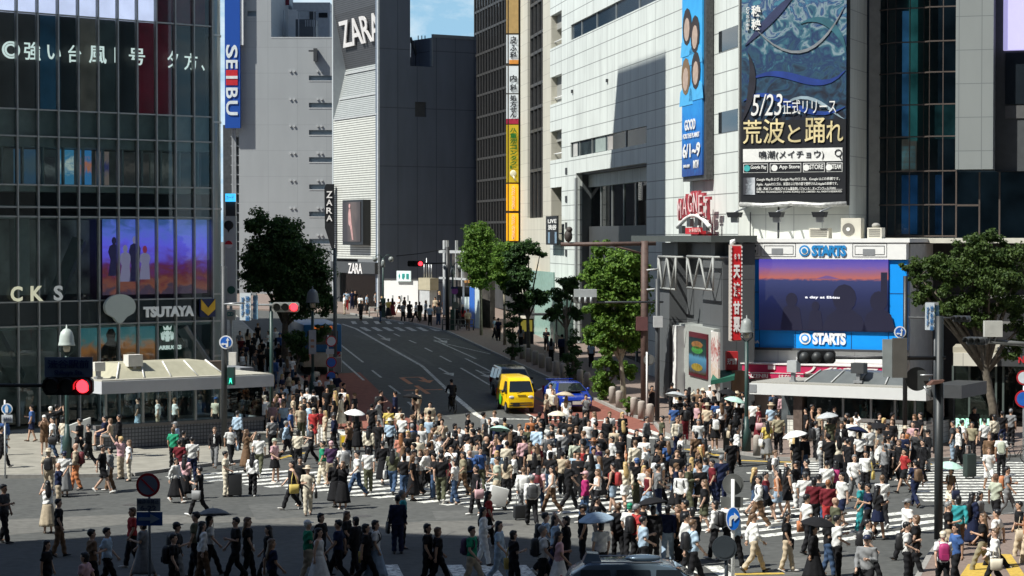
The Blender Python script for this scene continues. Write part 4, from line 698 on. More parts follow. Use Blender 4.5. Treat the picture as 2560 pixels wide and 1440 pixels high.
wb = thing('wall_conduit_post', 'dark post and cable bracket on the white wall under the poster', 'bracket', FW.M); mb = MB(); x = fs_(1962, 1); mb.tube([(fs_(1945, .3), -.2, fz(520)), (x, -2.2, fz(594))], .06, 6); mb.tube([(fs_(1875, .2), -.15, fz(530)), (fs_(1875, .2), -.15, fz(592))], .03, 6); mb.build('post', dkgrey, wb)
# ---- dark glass tower on the other side
GW = wp(2118, 115.5, 2600, 112.5); gs_ = GW.s; gzz = lambda y: GW.z(2300, y); Zb = gzz(594); Zt = gzz(0) + 9
gt = thing('dark_glass_tower', 'dark blue glass tower with stepped bays beside the giant poster', 'building', GW.M)
mb = MB(); mb.box(0, GW.L, 2.2, 16, Zb-.2, Zt); mb.build('core', mat('tower_core', (.02, .034, .045), .7, var=.8, scale=.6, emit=.35), gt)
mb = MB(); mb.box(0, gs_(2168), .4, 2.2, Zb-.2, Zt); mb.build('navy_pier', gridmat('pier_navy', (.02, .03, .045), 1.0, 2.0, (.01, .014, .02), .02, .4, .05), gt)
bay = [(gs_(2168), 1.2), (gs_(2238), .0), (gs_(2308), .0), (gs_(2324), -.35), (gs_(2392), -.35)]
mb = MB()
for (x0, y0), (x1, y1) in zip(bay, bay[1:]): mb.add([(x0, y0, Zb), (x1, y1, Zb), (x1, y1, Zt), (x0, y0, Zt)], [(0, 1, 2, 3)])
mb.add([(gs_(2392), -.35, Zb), (GW.L, -.35, Zb), (GW.L, -.35, gzz(432)), (gs_(2392), -.35, gzz(432))], [(0,1,2,3)])
mb.build('glazing', glassmat('tower_glass', (.3, .38, .42), .7, 1.55), gt)
mb = MB(); rows = [20, 105, 182, 262, 342, 428, 512, 590, -60]
for (x0, y0), (x1, y1) in zip(bay, bay[1:]):
    d = Vector((x1-x0, y1-y0)); n_ = max(1, round(d.length/.75))
    for i in range(n_+1): x = x0 + d.x*i/n_; y = y0 + d.y*i/n_; mb.box(x-.022, x+.022, y-.05, y+.05, Zb, Zt)
    for r_ in rows:
        z = gzz(r_)
        mb.add([(x0, y0-.06, z-.035), (x1, y1-.06, z-.035), (x1, y1-.06, z+.035), (x0, y0-.06, z+.035)], [(0,1,2,3)]); mb.add([(x0, y0-.06, z+.035), (x1, y1-.06, z+.035), (x1, y1+.02, z+.035), (x0, y0+.02, z+.035)], [(0,1,2,3)])
for px in (2392, 2450, 2500): mb.box(gs_(px)-.04, gs_(px)+.04, -.42, -.3, Zb, gzz(432))
mb.box(gs_(2392), gs_(2450), -.42, -.3, gzz(514)-.05, gzz(514)+.05)
mb.build('mullion_frame', mulld, gt)
random.seed(11); mb = MB()
for i, (p0, p1, y0, y1, c_) in enumerate(((2242, 2262, 20, 340, (.03, .1, .19)), (2262, 2284, -10, 350, (.03, .13, .12)), (2242, 2282, 345, 425, (.12, .1, .08)), (2244, 2280, 362, 420, (.1, .19, .2)), (2240, 2285, 436, 585, (.012, .05, .12)), (2328, 2385, 260, 345, (.02, .06, .06)), (2180, 2200, 20, 420, (.03, .034, .034)), (2330, 2350, 436, 585, (.01, .035, .08)))):
    mb = MB(); mb.box(gs_(p0), gs_(p1), 1.3, 1.4, gzz(y1), gzz(y0)); mb.build('room_glow_panel', mat('tower_glow_%d' % i, c_, .5, emit=.7, var=.8, scale=.8), gt)  # panels glow to tint and brighten the tower glass
cg = gridmat('tower_cladding', (.25, .27, .265), 1.15, 1.72, (.15, .165, .17), .02, .45, .02, stain=.06)
mb = MB(); mb.box(gs_(2394), gs_(2487), -1.3, 2.2, gzz(426), Zt); mb.build('clad_pier', cg, gt)
mb = MB(); mb.box(gs_(2487)+.003, GW.L, -.1, 2.2, gzz(430), Zt); mb.build('recess_wall', mat('recess_grey', (.06, .066, .07), .6), gt)
mb = MB(); mb.box(gs_(2512), GW.L, -.2, -.102, gzz(265), gzz(138)); mb.box(gs_(2512), GW.L, -.16, -.101, gzz(300), gzz(268), 1); mb.build('dark_window', [darkglass, mat('spandrel', (.1, .1, .1), .5)], gt)
mb = MB(); mb.box(gs_(2508), GW.L, -.6, -.12, gzz(133), Zt); mb.build('lit_screen', lit('lavender_screen', (.35, .33, .6), .75), gt)
mb = MB(); mb.box(gs_(2180), GW.L, -2.2, 2.2, Zb-.28, Zb-.02); mb.build('ledge', mat('ledge_cream', (.6, .58, .5), .6), gt)
mb = MB(); mb.box(gs_(2270), GW.L, -.6, 16, .1, Zb-.28); mb.build('podium', mat('podium_dark', (.018, .018, .02), .6, var=.4), gt)
for y in (655, 735, 800): mb = MB(); mb.box(gs_(2270), GW.L, -.8, -.62, gzz(y+8), gzz(y)); mb.build('podium_band', mat('podium_band', (.2, .2, .19), .5), gt)
# toy shop front under the tree
PW = wp(2384, 107, 2600, 106); pz = lambda y: PW.z(2450, y); ps = PW.s
tsf = thing('toy_shop_front', 'dark glass shopfront with mint letter sign under the dark tree', 'shopfront', PW.M)
mb = MB(); mb.box(0, PW.L, .02, .05, .13, pz(915)); mb.build('glazing', glassmat('toy_glass', (.4, .45, .42), .7, 1.45), tsf); mb = MB(); mb.box(0, PW.L, 2.4, 2.5, .1, pz(915)); mb.build('interior', mat('toy_inside', (.05, .055, .05), .8, var=.9, scale=1.3), tsf)
mb = MB()
for px in (2384, 2425, 2492, 2510): mb.box(ps(px)-.05, ps(px)+.05, -.06, .08, .13, pz(915))
mb.build('mullion_frame', mat('green_grey_frame', (.12, .15, .14), .4, .4), tsf)
mb = MB(); mb.box(ps(2386), ps(2495), -.5, .4, pz(914), pz(882)); mb.build('fascia', gridmat('fascia_cream', (.6, .58, .5), 1.2, 3, (.35, .34, .3), .02, .5, .02), tsf); mb = MB(); mb.box(ps(2384), ps(2498), -.2, 3, pz(882), pz(868)); mb.build('roof_edge', mat('roof_beige', (.36, .33, .26), .7), tsf)
mb = MB(); mb.box(ps(2495), PW.L, -.3, .4, pz(914), pz(868)); mb.build('dark_fascia', dkgrey, tsf); lettering('N', ps(2548), ps(2562), pz(905), pz(888), -.33, red, tsf, PW.M, .03)
mint = lit('mint_letter', (.4, .8, .6), .55)
lettering('POP', ps(2392, 1), ps(2427, 1), pz(1066), pz(1042), -1.0, mint, tsf, PW.M, .06, ex=.12, name='sign_letters'); lettering('MART', ps(2440, 1), ps(2496, 1), pz(1066), pz(1042), -1.0, mint, tsf, PW.M, .06, ex=.12, name='sign_letters')
mb = MB(); mb.box(ps(2386, 1), ps(2500, 1), -1.05, -.8, .13, pz(1068)); mb.build('letter_plinth', ltgrey, tsf)
# ---- screen building
QW = wp(1858, 112.0, 2265, 108.6); qs = QW.s; qz = lambda y: QW.z(2060, y)
sc = thing('video_screen_building', 'low corner building carrying a blue framed video screen and white top panel', 'building', QW.M)
mb = MB(); mb.box(-.3, QW.L+.1, .5, 5.5, .13, qz(600)-.2); mb.build('body', mat('block_wall', (.5, .5, .48), .6), sc)
mb = MB(); mb.box(-.4, QW.L+.2, -.1, 6, qz(601)-.1, qz(596)); mb.build('roof_edge', white, sc)
skyb = mat('starts_blue', (.004, .29, .84), .4, var=.03)
mb = MB(); mb.box(0, QW.L, .1, .5, qz(872), qz(650)); mb.build('screen_frame', skyb, sc)
mb = MB(); mb.box(-.02, QW.L+.02, -.05, .5, qz(648), qz(601)); tp = mb.build('top_panel', white, sc)
for x0, x1, y0, y1 in ((1866, 1902, 608, 642), (1905, 1990, 608, 642), (2132, 2218, 608, 642)):
    mb = MB(); x0, x1, z0, z1 = qs(x0), qs(x1), qz(y1), qz(y0)
    for t in (0, .12):
        for bx in ((x0+t, x1-t, z0+t, z0+t+.02), (x0+t, x1-t, z1-t-.02, z1-t), (x0+t, x0+t+.02, z0+t, z1-t), (x1-t-.02, x1-t, z0+t, z1-t)): mb.box(bx[0], bx[1], -.065, -.048, bx[2], bx[3])
    mb.build('panel_border', dkgrey, tp)
for x0, x1, y0, y1, m_ in ((1930, 1958, 621, 637, grey), (2158, 2188, 622, 638, grey), (1884, 1891, 612, 618, black), (1884, 1891, 625, 632, black)): mb = MB(); mb.box(qs(x0), qs(x1), -.07, -.046, qz(y1), qz(y0)); mb.build('vent', m_, tp)
def starts(x0, x1, y0, y1, yy, m_, m2):
    h = qz(y0)-qz(y1); cx = qs(x0)+h*.5; cz_ = (qz(y0)+qz(y1))/2
    mb = MB(); mb.disc(cx, cz_, h*.5, yy, yy+.02); mb.build('logo_disc', m_, sc); mb = MB(); mb.disc(cx, cz_, h*.34, yy-.022, yy-.002); mb.build('logo_ring', m2, sc); mb = MB(); mb.disc(cx, cz_, h*.23, yy-.045, yy-.024); mb.build('logo_disc', m_, sc)
    lettering('STARTS', qs(x0)+h*1.15, qs(x1), qz(y1), qz(y0), yy, m_, sc, QW.M, .05, name='logo_lettering', space=.82)
starts(1999, 2117, 613, 641, -.09, mat('logo_blue', (.02, .22, .52), .4), white); starts(1998, 2115, 832, 862, .06, mat('logo_white', (.8, .8, .8), .5), skyb)
lettering('STARA', qs(1862), qs(1898), qz(862), qz(854), .07, MATS['logo_white'], sc, QW.M, .04)
scrm = bandmat('dusk_screen', [(0, (.008, .009, .03)), (.3, (.009, .012, .045)), (.5, (.014, .02, .08)), (.7, (.03, .04, .13)), (.735, (.4, .11, .09)), (.8, (.28, .1, .15)), (.9, (.13, .08, .33)), (1, (.06, .05, .34))], 'Z', qz(827), qz(648), emit=.95, noise=.035, nscale=1.5, nz=4)
mb = MB(); mb.box(qs(1898), qs(2220), -.02, .12, qz(828), qz(647)); vs2 = mb.build('video_screen', scrm, sc)
dks = lit('dusk_figure', (.006, .006, .02), .6)
for px, y0, w, hgt in ((1980, 735, 15, 95), (2112, 715, 30, 110), (2198, 730, 22, 95), (2040, 755, 10, 70)):
    x = qs(px); r = w*.0205; mb = MB(); mb.slab([(x + r*math.cos(t*.5236), qz(y0+w) + r*1.15*math.sin(t*.5236)) for t in range(12)], -.045, -.025); mb.slab([(x-r*1.9, qz(826)), (x+r*1.9, qz(826)), (x+r*1.4, qz(y0+w*2.5)), (x+r*.5, qz(y0+w*1.8)), (x-r*.5, qz(y0+w*1.8)), (x-r*1.4, qz(y0+w*2.5))], -.04, -.024); mb.build('screen_silhouette', dks, vs2)
mb = MB(); mb.slab([(qs(2040), qz(697)), (qs(2065), qz(689)), (qs(2072), qz(689)), (qs(2100), qz(697))], -.03, -.022); mb.build('screen_mountain', lit('dusk_hill', (.08, .04, .12), .8), vs2); mb = MB(); mb.box(qs(2203), qs(2219), -.03, -.022, qz(740), qz(680)); mb.build('screen_tower', dks, vs2)
lettering('a day at Ebisu', qs(2014), qs(2100), qz(748), qz(740), -.04, lit('caption', (.6, .6, .65), .8), vs2, QW.M, .02)
jn = mat('joint_navy', (.005, .06, .2), .5); mb = MB()
for px, y0, y1 in ((1898, 648, 872), (2221, 648, 872), (1988, 830, 872), (2128, 830, 872)): mb.box(qs(px)-.015, qs(px)+.015, .085, .1, qz(y1), qz(y0))
for y in (732, 828): mb.box(0, qs(1896), .085, .1, qz(y)-.015, qz(y)+.015); mb.box(qs(2222), QW.L, .085, .1, qz(y)-.015, qz(y)+.015)
mb.build('panel_joint', jn, sc)
mb = MB(); mb.box(-.1, QW.L, .2, .5, qz(912), qz(878)); mb.build('white_wall_band', gridmat('white_band', (.68, .7, .68), 2, 3, (.5, .5, .5), .02, .5, .02), sc); mb = MB(); mb.box(-.1, QW.L, -.02, .5, qz(878), qz(872)); mb.build('dark_trim', dkgrey, sc)  # thin dark grey trim above the wall band
pink = mat('awning_crimson', (.48, .02, .09), .5, var=.05); pal = mat('awning_white', (.75, .72, .7), .5); aw = thing('cosmetics_awning', 'long crimson shop awning with white lettering under the video screen', 'awning', QW.M)
mb = MB(); mb.box(qs(1848, 1), qs(2212, 1), -.9, .18, qz(932), qz(912)); mb.slab([(qs(1846, 1.1), qz(948)), (qs(2010, 1.1), qz(944)), (qs(2010, 1.1), qz(932)), (qs(1846, 1.1), qz(932))], -1.1, -.9); mb.build('box', pink, aw)
lettering('SANZENRI', qs(1852, 1.2), qs(1920, 1.2), qz(945), qz(935), -1.13, pal, aw, QW.M, .03); mb = MB(); mb.box(qs(1846, 1), qs(2212, 1), -.95, .1, qz(912), qz(909)); mb.box(qs(1846, 1.1), qs(2010, 1.1), -1.13, -1.1, qz(933), qz(931.5)); mb.build('trim', pal, aw)
lettering('一', qs(1920, 1), qs(1938, 1), qz(924), qz(914), -.93, pal, aw, QW.M, .05); lettering('化粧品', qs(2055, 1), qs(2196, 1), qz(934), qz(915), -.93, pal, aw, QW.M, .04, shear=.35); lettering('はなまる', qs(1950, 1), qs(2005, 1), qz(944), qz(936), -1.13, pal, aw, QW.M, .02); lettering('ノ', qs(2012, 1), qs(2040, 1), qz(932), qz(914), -.93, pal, aw, QW.M, .04)
# roof plant on it
for px0, px1, y0, nm, lb in ((2102, 2152, 545, 'condenser', 'tall cream air conditioner with round fan on the screen roof'), (2022, 2071, 570, 'vent_box', 'wide low cream vent box on the screen roof'), (2168, 2204, 569, 'vent_box', 'small cream vent box with a cap at the roof end')):
    u_ = thing(nm, lb, 'air conditioner' if nm == 'condenser' else 'vent box', QW.M); x0, x1 = qs(px0, -.6), qs(px1, -.6); z1 = QW.z((px0+px1)/2, y0, -.6); zb0 = qz(596)
    mb = MB(); mb.box(x0, x1, .6, 1.3, zb0, z1); mb.build('casing', mat('unit_cream', (.62, .59, .5), .5, var=.06), u_); mb = MB()
    if nm == 'condenser': mb.disc(x0+(x1-x0)*.38, zb0+(z1-zb0)*.45, (x1-x0)*.3, .565, .598); mb.build('fan_grille', mat('fan_grey', (.18, .17, .15), .5), u_); mb = MB(); mb.disc(x0+(x1-x0)*.38, zb0+(z1-zb0)*.45, .1, .54, .563, 10); mb.build('fan_hub', white, u_)
    else:
        for i in range(4): mb.box(x0+.08, x1-.08, .575, .598, zb0+.1+i*(z1-zb0)*.2, zb0+.14+i*(z1-zb0)*.2)
        mb.build('vent_slat', mat('fan_grey', (.18, .17, .15), .5), u_)
        if px0 > 2100: mb = MB(); mb.ell(((x0+x1)/2, .9, z1+.1), (.22, .2, .14)); mb.build('cap', concrete, u_)
# ---- grey lower front with trusses
off = 1.1; lowz = lambda px, y: MW.z(px, y, off); ls = lambda px: MW.s(px, off)
lb_ = thing('grey_lower_front', 'dark grey lower store front with zigzag steel trusses under the white wall', 'building', MW.M)
dkc = gridmat('dark_cladding', (.105, .112, .118), 3.2, 2.4, (.06, .065, .07), .025, .45, .03, stain=.08)
mb = MB(); mb.box(ls(1655), ls(1836), -off, -.02, lowz(1740, 735), lowz(1740, 596)-.25); mb.box(ls(1690), ls(1718), -off-1.0, -off, .13, lowz(1704, 640)); mb.box(ls(1785), ls(1836), -off-.6, -off, .13, lowz(1800, 640)); mb.box(ls(1655), ls(1836), -off, -.02, .13, lowz(1740, 735)); mb.build('wall', dkc, lb_)
mb = MB(); mb.box(ls(1632), ls(1840), -2.4, 0, lowz(1740, 600)-.1, lowz(1740, 589)); mb.build('roof_canopy', mat('canopy_dark', (.075, .085, .08), .5), lb_)
for px in (1712, 1806): mb = MB(); mb.box(ls(px)-.4, ls(px)+.4, -1.6, -off, lowz(1740, 640), lowz(1740, 600)-.1); mb.build('canopy_bracket', mat('bracket_grey', (.16, .17, .17), .5), lb_)
tm = mat('truss_pale', (.3, .31, .3), .5)
for (x0, x1), lab in zip(((1646, 1690), (1718, 1783),), ('a', 'b')):
    o2 = 2.2; s0, s1 = MW.s(x0, o2), MW.s(x1, o2); zt = MW.z((x0+x1)/2, 642, o2); zbm = MW.z((x0+x1)/2, 722, o2); mb = MB(); mb.tube([(s0, -o2, zt), (s1, -o2, zt)], .07, 6); mb.tube([(s0, -o2, zbm), (s1, -o2, zbm)], .06, 6); mb.tube([(s0, -o2, zt), (s0, -o2, zbm)], .06, 6); mb.tube([(s1, -o2, zt), (s1, -o2, zbm)], .06, 6)
    n_ = 4; P = [(s0 + (s1-s0)*i/n_, -o2, zbm if i % 2 else zt) for i in range(n_+1)]
    for p0, p1 in zip(P, P[1:]): mb.tube([p0, p1], .065, 6)
    for s_ in (s0, s1): mb.tube([(s_, -o2, zt), (s_, -1, zt)], .06, 6)
    mb.build('zigzag_truss', tm, lb_)
o3 = 2.0; a, b = MW.s(1690, o3), MW.s(1786, o3); z0, z1 = .13, MW.z(1740, 815, o3)
mb = MB(); mb.box(a, b, -o3, -off, z0, z1); sb2 = mb.build('white_kiosk_front', mat('booth_white', (.34, .36, .34), .5, var=.04), lb_); mb = MB(); mb.box(MW.s(1700, o3), MW.s(1712, o3), -o3-.4, -o3, z0, z1-.1); mb.build('white_post', white, lb_)
a, b = MW.s(1726, o3), MW.s(1772, o3); zq = lambda y: MW.z(1748, y, o3); mb = MB(); mb.box(a, b, -o3-.08, -o3-.002, zq(943), zq(832)); mn = mb.build('menu_screen', mat('menu_maroon', (.09, .008, .015), .4), lb_)
mb = MB(); mb.box(a+.15, b-.15, -o3-.11, -o3-.082, zq(934), zq(845)); mp2 = mb.build('menu_picture', bandmat('menu_picture', [(0, (.1, .06, .02)), (.25, (.08, .25, .4)), (.45, (.14, .42, .62)), (.55, (.02, .06, .06)), (.8, (.02, .07, .06)), (1, (.01, .03, .04))], 'Z', zq(934), zq(845), emit=.5, noise=.12), mn)
for y, c_ in ((918, (.25, .18, .02)), (862, (.22, .1, .03)), (875, (.04, .2, .04))): mb = MB(); mb.slab([((a+b)/2 + (b-a)*.3*math.cos(t*.5236), zq(y) + .2*math.sin(t*.5236)) for t in range(12)], -o3-.135, -o3-.113); mb.build('food_picture', mat('food_%d' % y, c_, .5, var=.5, scale=5), mp2)
bnr = thing('shop_street_banner', 'tall pale printed banner standing between booth and green awning', 'banner', MW.M); a, b = MW.s(1783, 2.6), MW.s(1801, 2.6); zq2 = lambda y: MW.z(1792, y, 2.6); mb = MB(); mb.box(a, b, -2.7, -2.6, zq2(1000), zq2(830)); mb.build('sheet', bandmat('banner_print', [(.1, (.5, .5, .48)), (.4, (.55, .4, .3)), (.55, (.6, .58, .55)), (.75, (.35, .08, .07)), (.9, (.6, .58, .54))], 'Z', zq2(1000), zq2(830), noise=.4, nscale=2), bnr); mb = MB(); mb.tube([(a, -2.65, .13), (a, -2.65, zq2(828))], .05, 6); mb.build('pole', white, bnr)
Y0 = 108.2; c = at(1808, 945, Y0); k = Y0/F; gq = lambda y: at(1808, y, Y0).z
ga = thing('green_awning', 'small green fabric awning beside the red chestnut signs', 'awning', Matrix.Translation((c.x, Y0, 0))); mb = MB(); mb.add([(-33*k, -.4, gq(950)), (26*k, -.4, gq(938)), (37*k, 1.2, gq(926)), (-18*k, 1.2, gq(931)), (-33*k, -.4, gq(961)), (26*k, -.4, gq(949)), (37*k, 1.2, gq(935)), (-18*k, 1.2, gq(940))], [(0,1,2,3), (4,7,6,5), (0,4,5,1), (1,5,6,2), (3,7,4,0), (2, 6, 7, 3)]); mb.build('fabric', mat('awning_green', (.012, .1, .065), .7), ga)
# red chestnut signs
Y0 = 109.5; c = at(1841, 730, Y0); k = Y0/F; rq = lambda y: at(1841, y, Y0).z
rv = thing('red_vertical_sign', 'tall red vertical sign with large white characters left of the video screen', 'sign', Matrix.Translation((c.x, Y0, 0))); rv['label'] = 'tall red vertical sign with large white characters beside the video screen'
mb = MB(); mb.box(-15*k, 13*k, 0, .9, rq(853), rq(612)); mb.build('frame', mat('sign_beige', (.55, .5, .45), .5), rv); mb = MB(); mb.box(-12*k, 12*k, -.05, .01, rq(850), rq(615)); mb.build('panel', mat('chestnut_red', (.55, .015, .02), .45), rv)
for ch, y0, y1 in (('天', 662, 696), ('津', 706, 742), ('甘', 753, 786), ('栗', 792, 830)): lettering(ch, -8*k, 9*k, rq(y1), rq(y0), -.08, pal, rv, rv.matrix_basis, .05, name='sign_letter')
for ch, x in (('名', -6), ('物', 3)): lettering(ch, x*k, (x+5)*k, rq(648), rq(634), -.08, pal, rv, rv.matrix_basis, .03, name='sign_letter')
mb = MB(); mb.tube([(-10*k, .3, rq(614)), (-10*k, .3, rq(604)), (-2*k, .3, rq(603))], .12, 6); mb.build('hook', white, rv)
for side in (-13, 13):
    mb = MB()
    for i in range(24): mb.box(side*k-.03, side*k+.03, -.1, -.02, rq(618+i*9.8)-.05, rq(618+i*9.8)+.05)
    mb.build('lamp_dot', pal, rv)
rsq = thing('red_box_sign', 'squarish red box sign with white characters above the green awning', 'sign', Matrix.Translation((at(1830, 900, 109).x, 109.0, 0))); mb = MB(); mb.box(-14*k, 15*k, 0, .6, rq(924), rq(878)); mb.build('box', mat('box_red', (.4, .02, .025), .5), rsq); lettering('天津甘栗', -12*k, 12*k, rq(910), rq(894), -.03, pal, rsq, rsq.matrix_basis, .04)
wc = thing('wooden_pillar', 'brown timber pillar under the red box sign', 'pillar', Matrix.Translation((at(1848, 980, 108.6).x, 108.6, 0))); mb = MB(); mb.box(-.35, .3, 0, .6, .13, rq(925)); mb.build('post', mat('timber', (.22, .14, .08), .7, var=.35, scale=3, streak=.2), wc)
# ---- glass subway kiosks
def kiosk(name, label, W, s0, s1, zf0, zf1, zbase, fmat, tile, glassm, depth, posts, openend=None, roofmat=None):
    k_ = thing(name, label, 'subway entrance', W.M)
    mb = MB(); mb.box(s0, s1, -.7, depth, zf0, zf1); mb.build('fascia', fmat, k_)
    mb = MB(); mb.box(s0+.05, s1-.05, -.6, depth-.1, zf1, zf1+.06); mb.build('roof', roofmat, k_)
    a = openend if openend is not None else s0+.3
    mb = MB(); mb.box(a, s1-.2, -.1, .12, .13, zbase); mb.box(s1-.32, s1-.2, .12, depth-.3, .13, zbase); mb.build('tiled_base', tile, k_)
    mb = MB(); mb.box(a-.02, s1-.18, -.14, .16, zbase, zbase+.14); mb.build('coping', mat('coping_stone', (.16, .15, .145), .6), k_)
    mb = MB(); mb.box(a, s1-.22, .0, .03, zbase+.14, zf0); mb.box(s1-.25, s1-.22, .03, depth-.3, zbase+.14, zf0); mb.build('glazing', glassm, k_)
    for x in posts: mb = MB(); mb.box(x-.05, x+.05, -.06, .08, zbase+.14, zf0); mb.build('glazing_post', mull, k_)
    return k_
tile_b = gridmat('blue_tiles', (.17, .185, .21), .16, .16, (.05, .055, .065), .02, .3, .06); tile_w = gridmat('white_tiles', (.68, .68, .62), .2, .2, (.3, .3, .28), .014, .3, .05)
L1 = wp(235, 94.6, 665, 99.6); f1 = L1.z(400, 985); f0 = L1.z(400, 945); k1 = kiosk('subway_entrance', 'glass subway entrance with pale flat canopy in front of the glass corner building', L1, 0, L1.L, L1.z(400, 976), L1.z(400, 946), 1.05, mat('canopy_pale', (.5, .51, .53), .5, var=.04), tile_b, glassmat('kiosk_glass', (.75, .84, .85), .7, 1.4), 3.6, [L1.s(px) for px in (262, 355, 422, 487, 550)], L1.s(235), mat('roof_stone', (.4, .38, .32), .8))
zr1 = L1.z(400, 946) + .06; mb = MB(); a, b = L1.s(262, -1), L1.s(528, -1); mb.add([(a, -.1, zr1), (b, -.1, zr1), (b, 3.2, zr1), (a, 3.2, zr1), (a+.5, .7, zr1+.62), (b-.5, .7, zr1+.62), (b-.5, 2.4, zr1+.62), (a+.5, 2.4, zr1+.62)], [(4,5,6,7), (0,1,5,4), (1,2,6,5), (2,3,7,6), (3,0,4,7)]); rl1 = mb.build('roof_light', mat('skylight_cream', (.4, .38, .28), .5, var=.1), k1)
mb = MB()
for i in range(5): x = a+.5 + (b-a-1)*i/4; mb.box(x-.04, x+.04, .0, .05, zr1, zr1+.02); mb.tube([(a + (b-a)*i/4, -.12, zr1+.02), (x, .69, zr1+.65)], .04, 4)
mb.build('glazing_bar', white, rl1)
mb = MB(); mb.box(L1.L-.02, L1.L+.7, 2.4, 4.4, L1.z(640, 968), zr1+.1); mb.build('canopy_return', grey, k1)
def roofbox(label, W, px0, px1, y0, y1, dep, m_, name='roof_box', extra=True):
    b_ = thing(name, label, 'roof equipment', W.M); mb = MB(); z0, z1 = W.z((px0+px1)/2, y1, -dep), W.z((px0+px1)/2, y0, -dep); x0, x1 = W.s(px0, -dep), W.s(px1, -dep); h_ = (z1-z0)
    mb.box(x0, x1, dep, dep+.5, z0+h_*(.45 if extra else 0), z1); mb.build('casing', m_, b_)
    if extra: mb = MB(); mb.box((x0+x1)/2-.08, (x0+x1)/2+.08, dep+.1, dep+.3, z0-.1, z0+h_*.45); mb.box(x0+.1, x1-.1, dep+.05, dep+.35, z0-.05, z0+.06); mb.build('stand', steel, b_)
    return b_
cw = mat('casing_white', (.66, .64, .58), .5)
roofbox('cream speaker box on a post at the kiosk roof corner', L1, 236, 262, 906, 946, .1, cw); roofbox('white camera box on tall stand over the kiosk skylight', L1, 320, 356, 887, 940, .3, cw); roofbox('brown box with cream side on the kiosk roof end', L1, 518, 560, 903, 942, .8, mat('box_brown', (.16, .12, .09), .6), extra=False)
L2 = wp(1890, 100.2, 2330, 96.0); k2 = kiosk('subway_entrance', 'glass subway entrance with bright white canopy and white tiled base', L2, 0, L2.L, L2.z(2050, 989), L2.z(2050, 961), 1.12, mat('canopy_white', (.6, .61, .6), .5, var=.03), tile_w, glassmat('kiosk_glass', (.75, .84, .85), .7, 1.4), 3.4, [L2.s(px) for px in (2110, 2180, 2240, 2290)], L2.s(1972), mat('roof_gravel', (.3, .29, .26), .9, var=.4, scale=30))
zr2 = L2.z(2050, 961) + .06; a, b = L2.s(2020, -.6), L2.s(2290, -.6); mb = MB(); mb.add([(a, .3, zr2), (b, .3, zr2), (b, 2.8, zr2), (a, 2.8, zr2), (a+.5, 1.0, zr2+.5), (b-.2, 1.0, zr2+.5), (b-.2, 2.4, zr2+.5), (a+.5, 2.4, zr2+.5)], [(4,5,6,7), (0,1,5,4), (1,2,6,5), (2,3,7,6), (3,0,4,7)]); rl2 = mb.build('roof_light', mat('skylight_grey', (.11, .12, .12), .3), k2)
mb = MB()
for i in range(5): mb.tube([(a + (b-a)*i/4, .27, zr2+.03), (a+.5 + (b-a-.7)*i/4, .98, zr2+.53)], .04, 4)
mb.build('glazing_bar', ltgrey, rl2)
mb = MB(); mb.box(L2.s(1990), L2.s(2012), -.25, .35, .13, L2.z(2050, 989)); mb.build('stone_pillar', mat('pillar_brown', (.12, .09, .075), .35, var=.4, scale=6), k2); mb = MB(); mb.box(L2.s(2246), L2.s(2268), .2, .7, .13, L2.z(2050, 989)); mb.box(L2.s(2268), L2.s(2300), .5, .6, 1.2, L2.z(2050, 989)); mb.build('stone_pillar', mat('pillar_cream', (.42, .4, .33), .5), k2)
mb = MB(); mb.box(0, L2.s(1908), -.72, -.701, L2.z(1900, 983, .7)+.03, L2.z(1900, 960, .7)-.03); mb.build('fascia_panel', grey, k2)
mb = MB(); mb.box(L2.L+.02, L2.L+1.4, -.1, 3.4, L2.z(2360, 1000)+.1, L2.z(2360, 962)); mb.build('canopy_return', dkgrey, k2)
mb = MB(); mb.box(0, L2.L, 3.0, 3.1, .13, L2.z(2050, 989)); mb.build('inner_wall', mat('kiosk_inside', (.06, .07, .075), .7, var=.9, scale=1.3), k2)
for i, (px0, px1, z0, z1, c_) in enumerate(((2120, 2140, 1.3, 1.75, (.12, .3, .28)), (2185, 2225, 1.15, 1.3, (.4, .05, .04)), (2150, 2158, 1.2, 1.8, (.1, .13, .12)))): mb = MB(); mb.box(L2.s(px0), L2.s(px1), 1.5, 1.55, z0, z1); mb.build('display_board', mat('board_%d' % i, c_, .5), k2)
roofbox('dark camera on a stand on the white kiosk roof', L2, 2128, 2160, 908, 955, .2, dkgrey); roofbox('pale speaker box at the open end of the white kiosk roof', L2, 1968, 1992, 902, 955, .1, mat('speaker_grey', (.4, .42, .42), .5))
# unseen blocks added round the station end to cut sky light
for nm, lab, pl_, h_ in (('sky_blocker_rear', 'broad dark unseen block added behind the station end to cut sky light', [(-90, -70), (90, -70), (90, -14), (-90, -14)], 120), ('sky_blocker_side', 'dark unseen block added along one side to cut sky light', [(34, 0), (70, 0), (70, 86), (34, 86)], 55)):
    t_ = thing(nm, lab, 'building'); mb = MB(); mb.prism(pl_, 0, h_); mb.build('wall', mat('sky_blocker_wall', (.1, .105, .11), .7), t_)
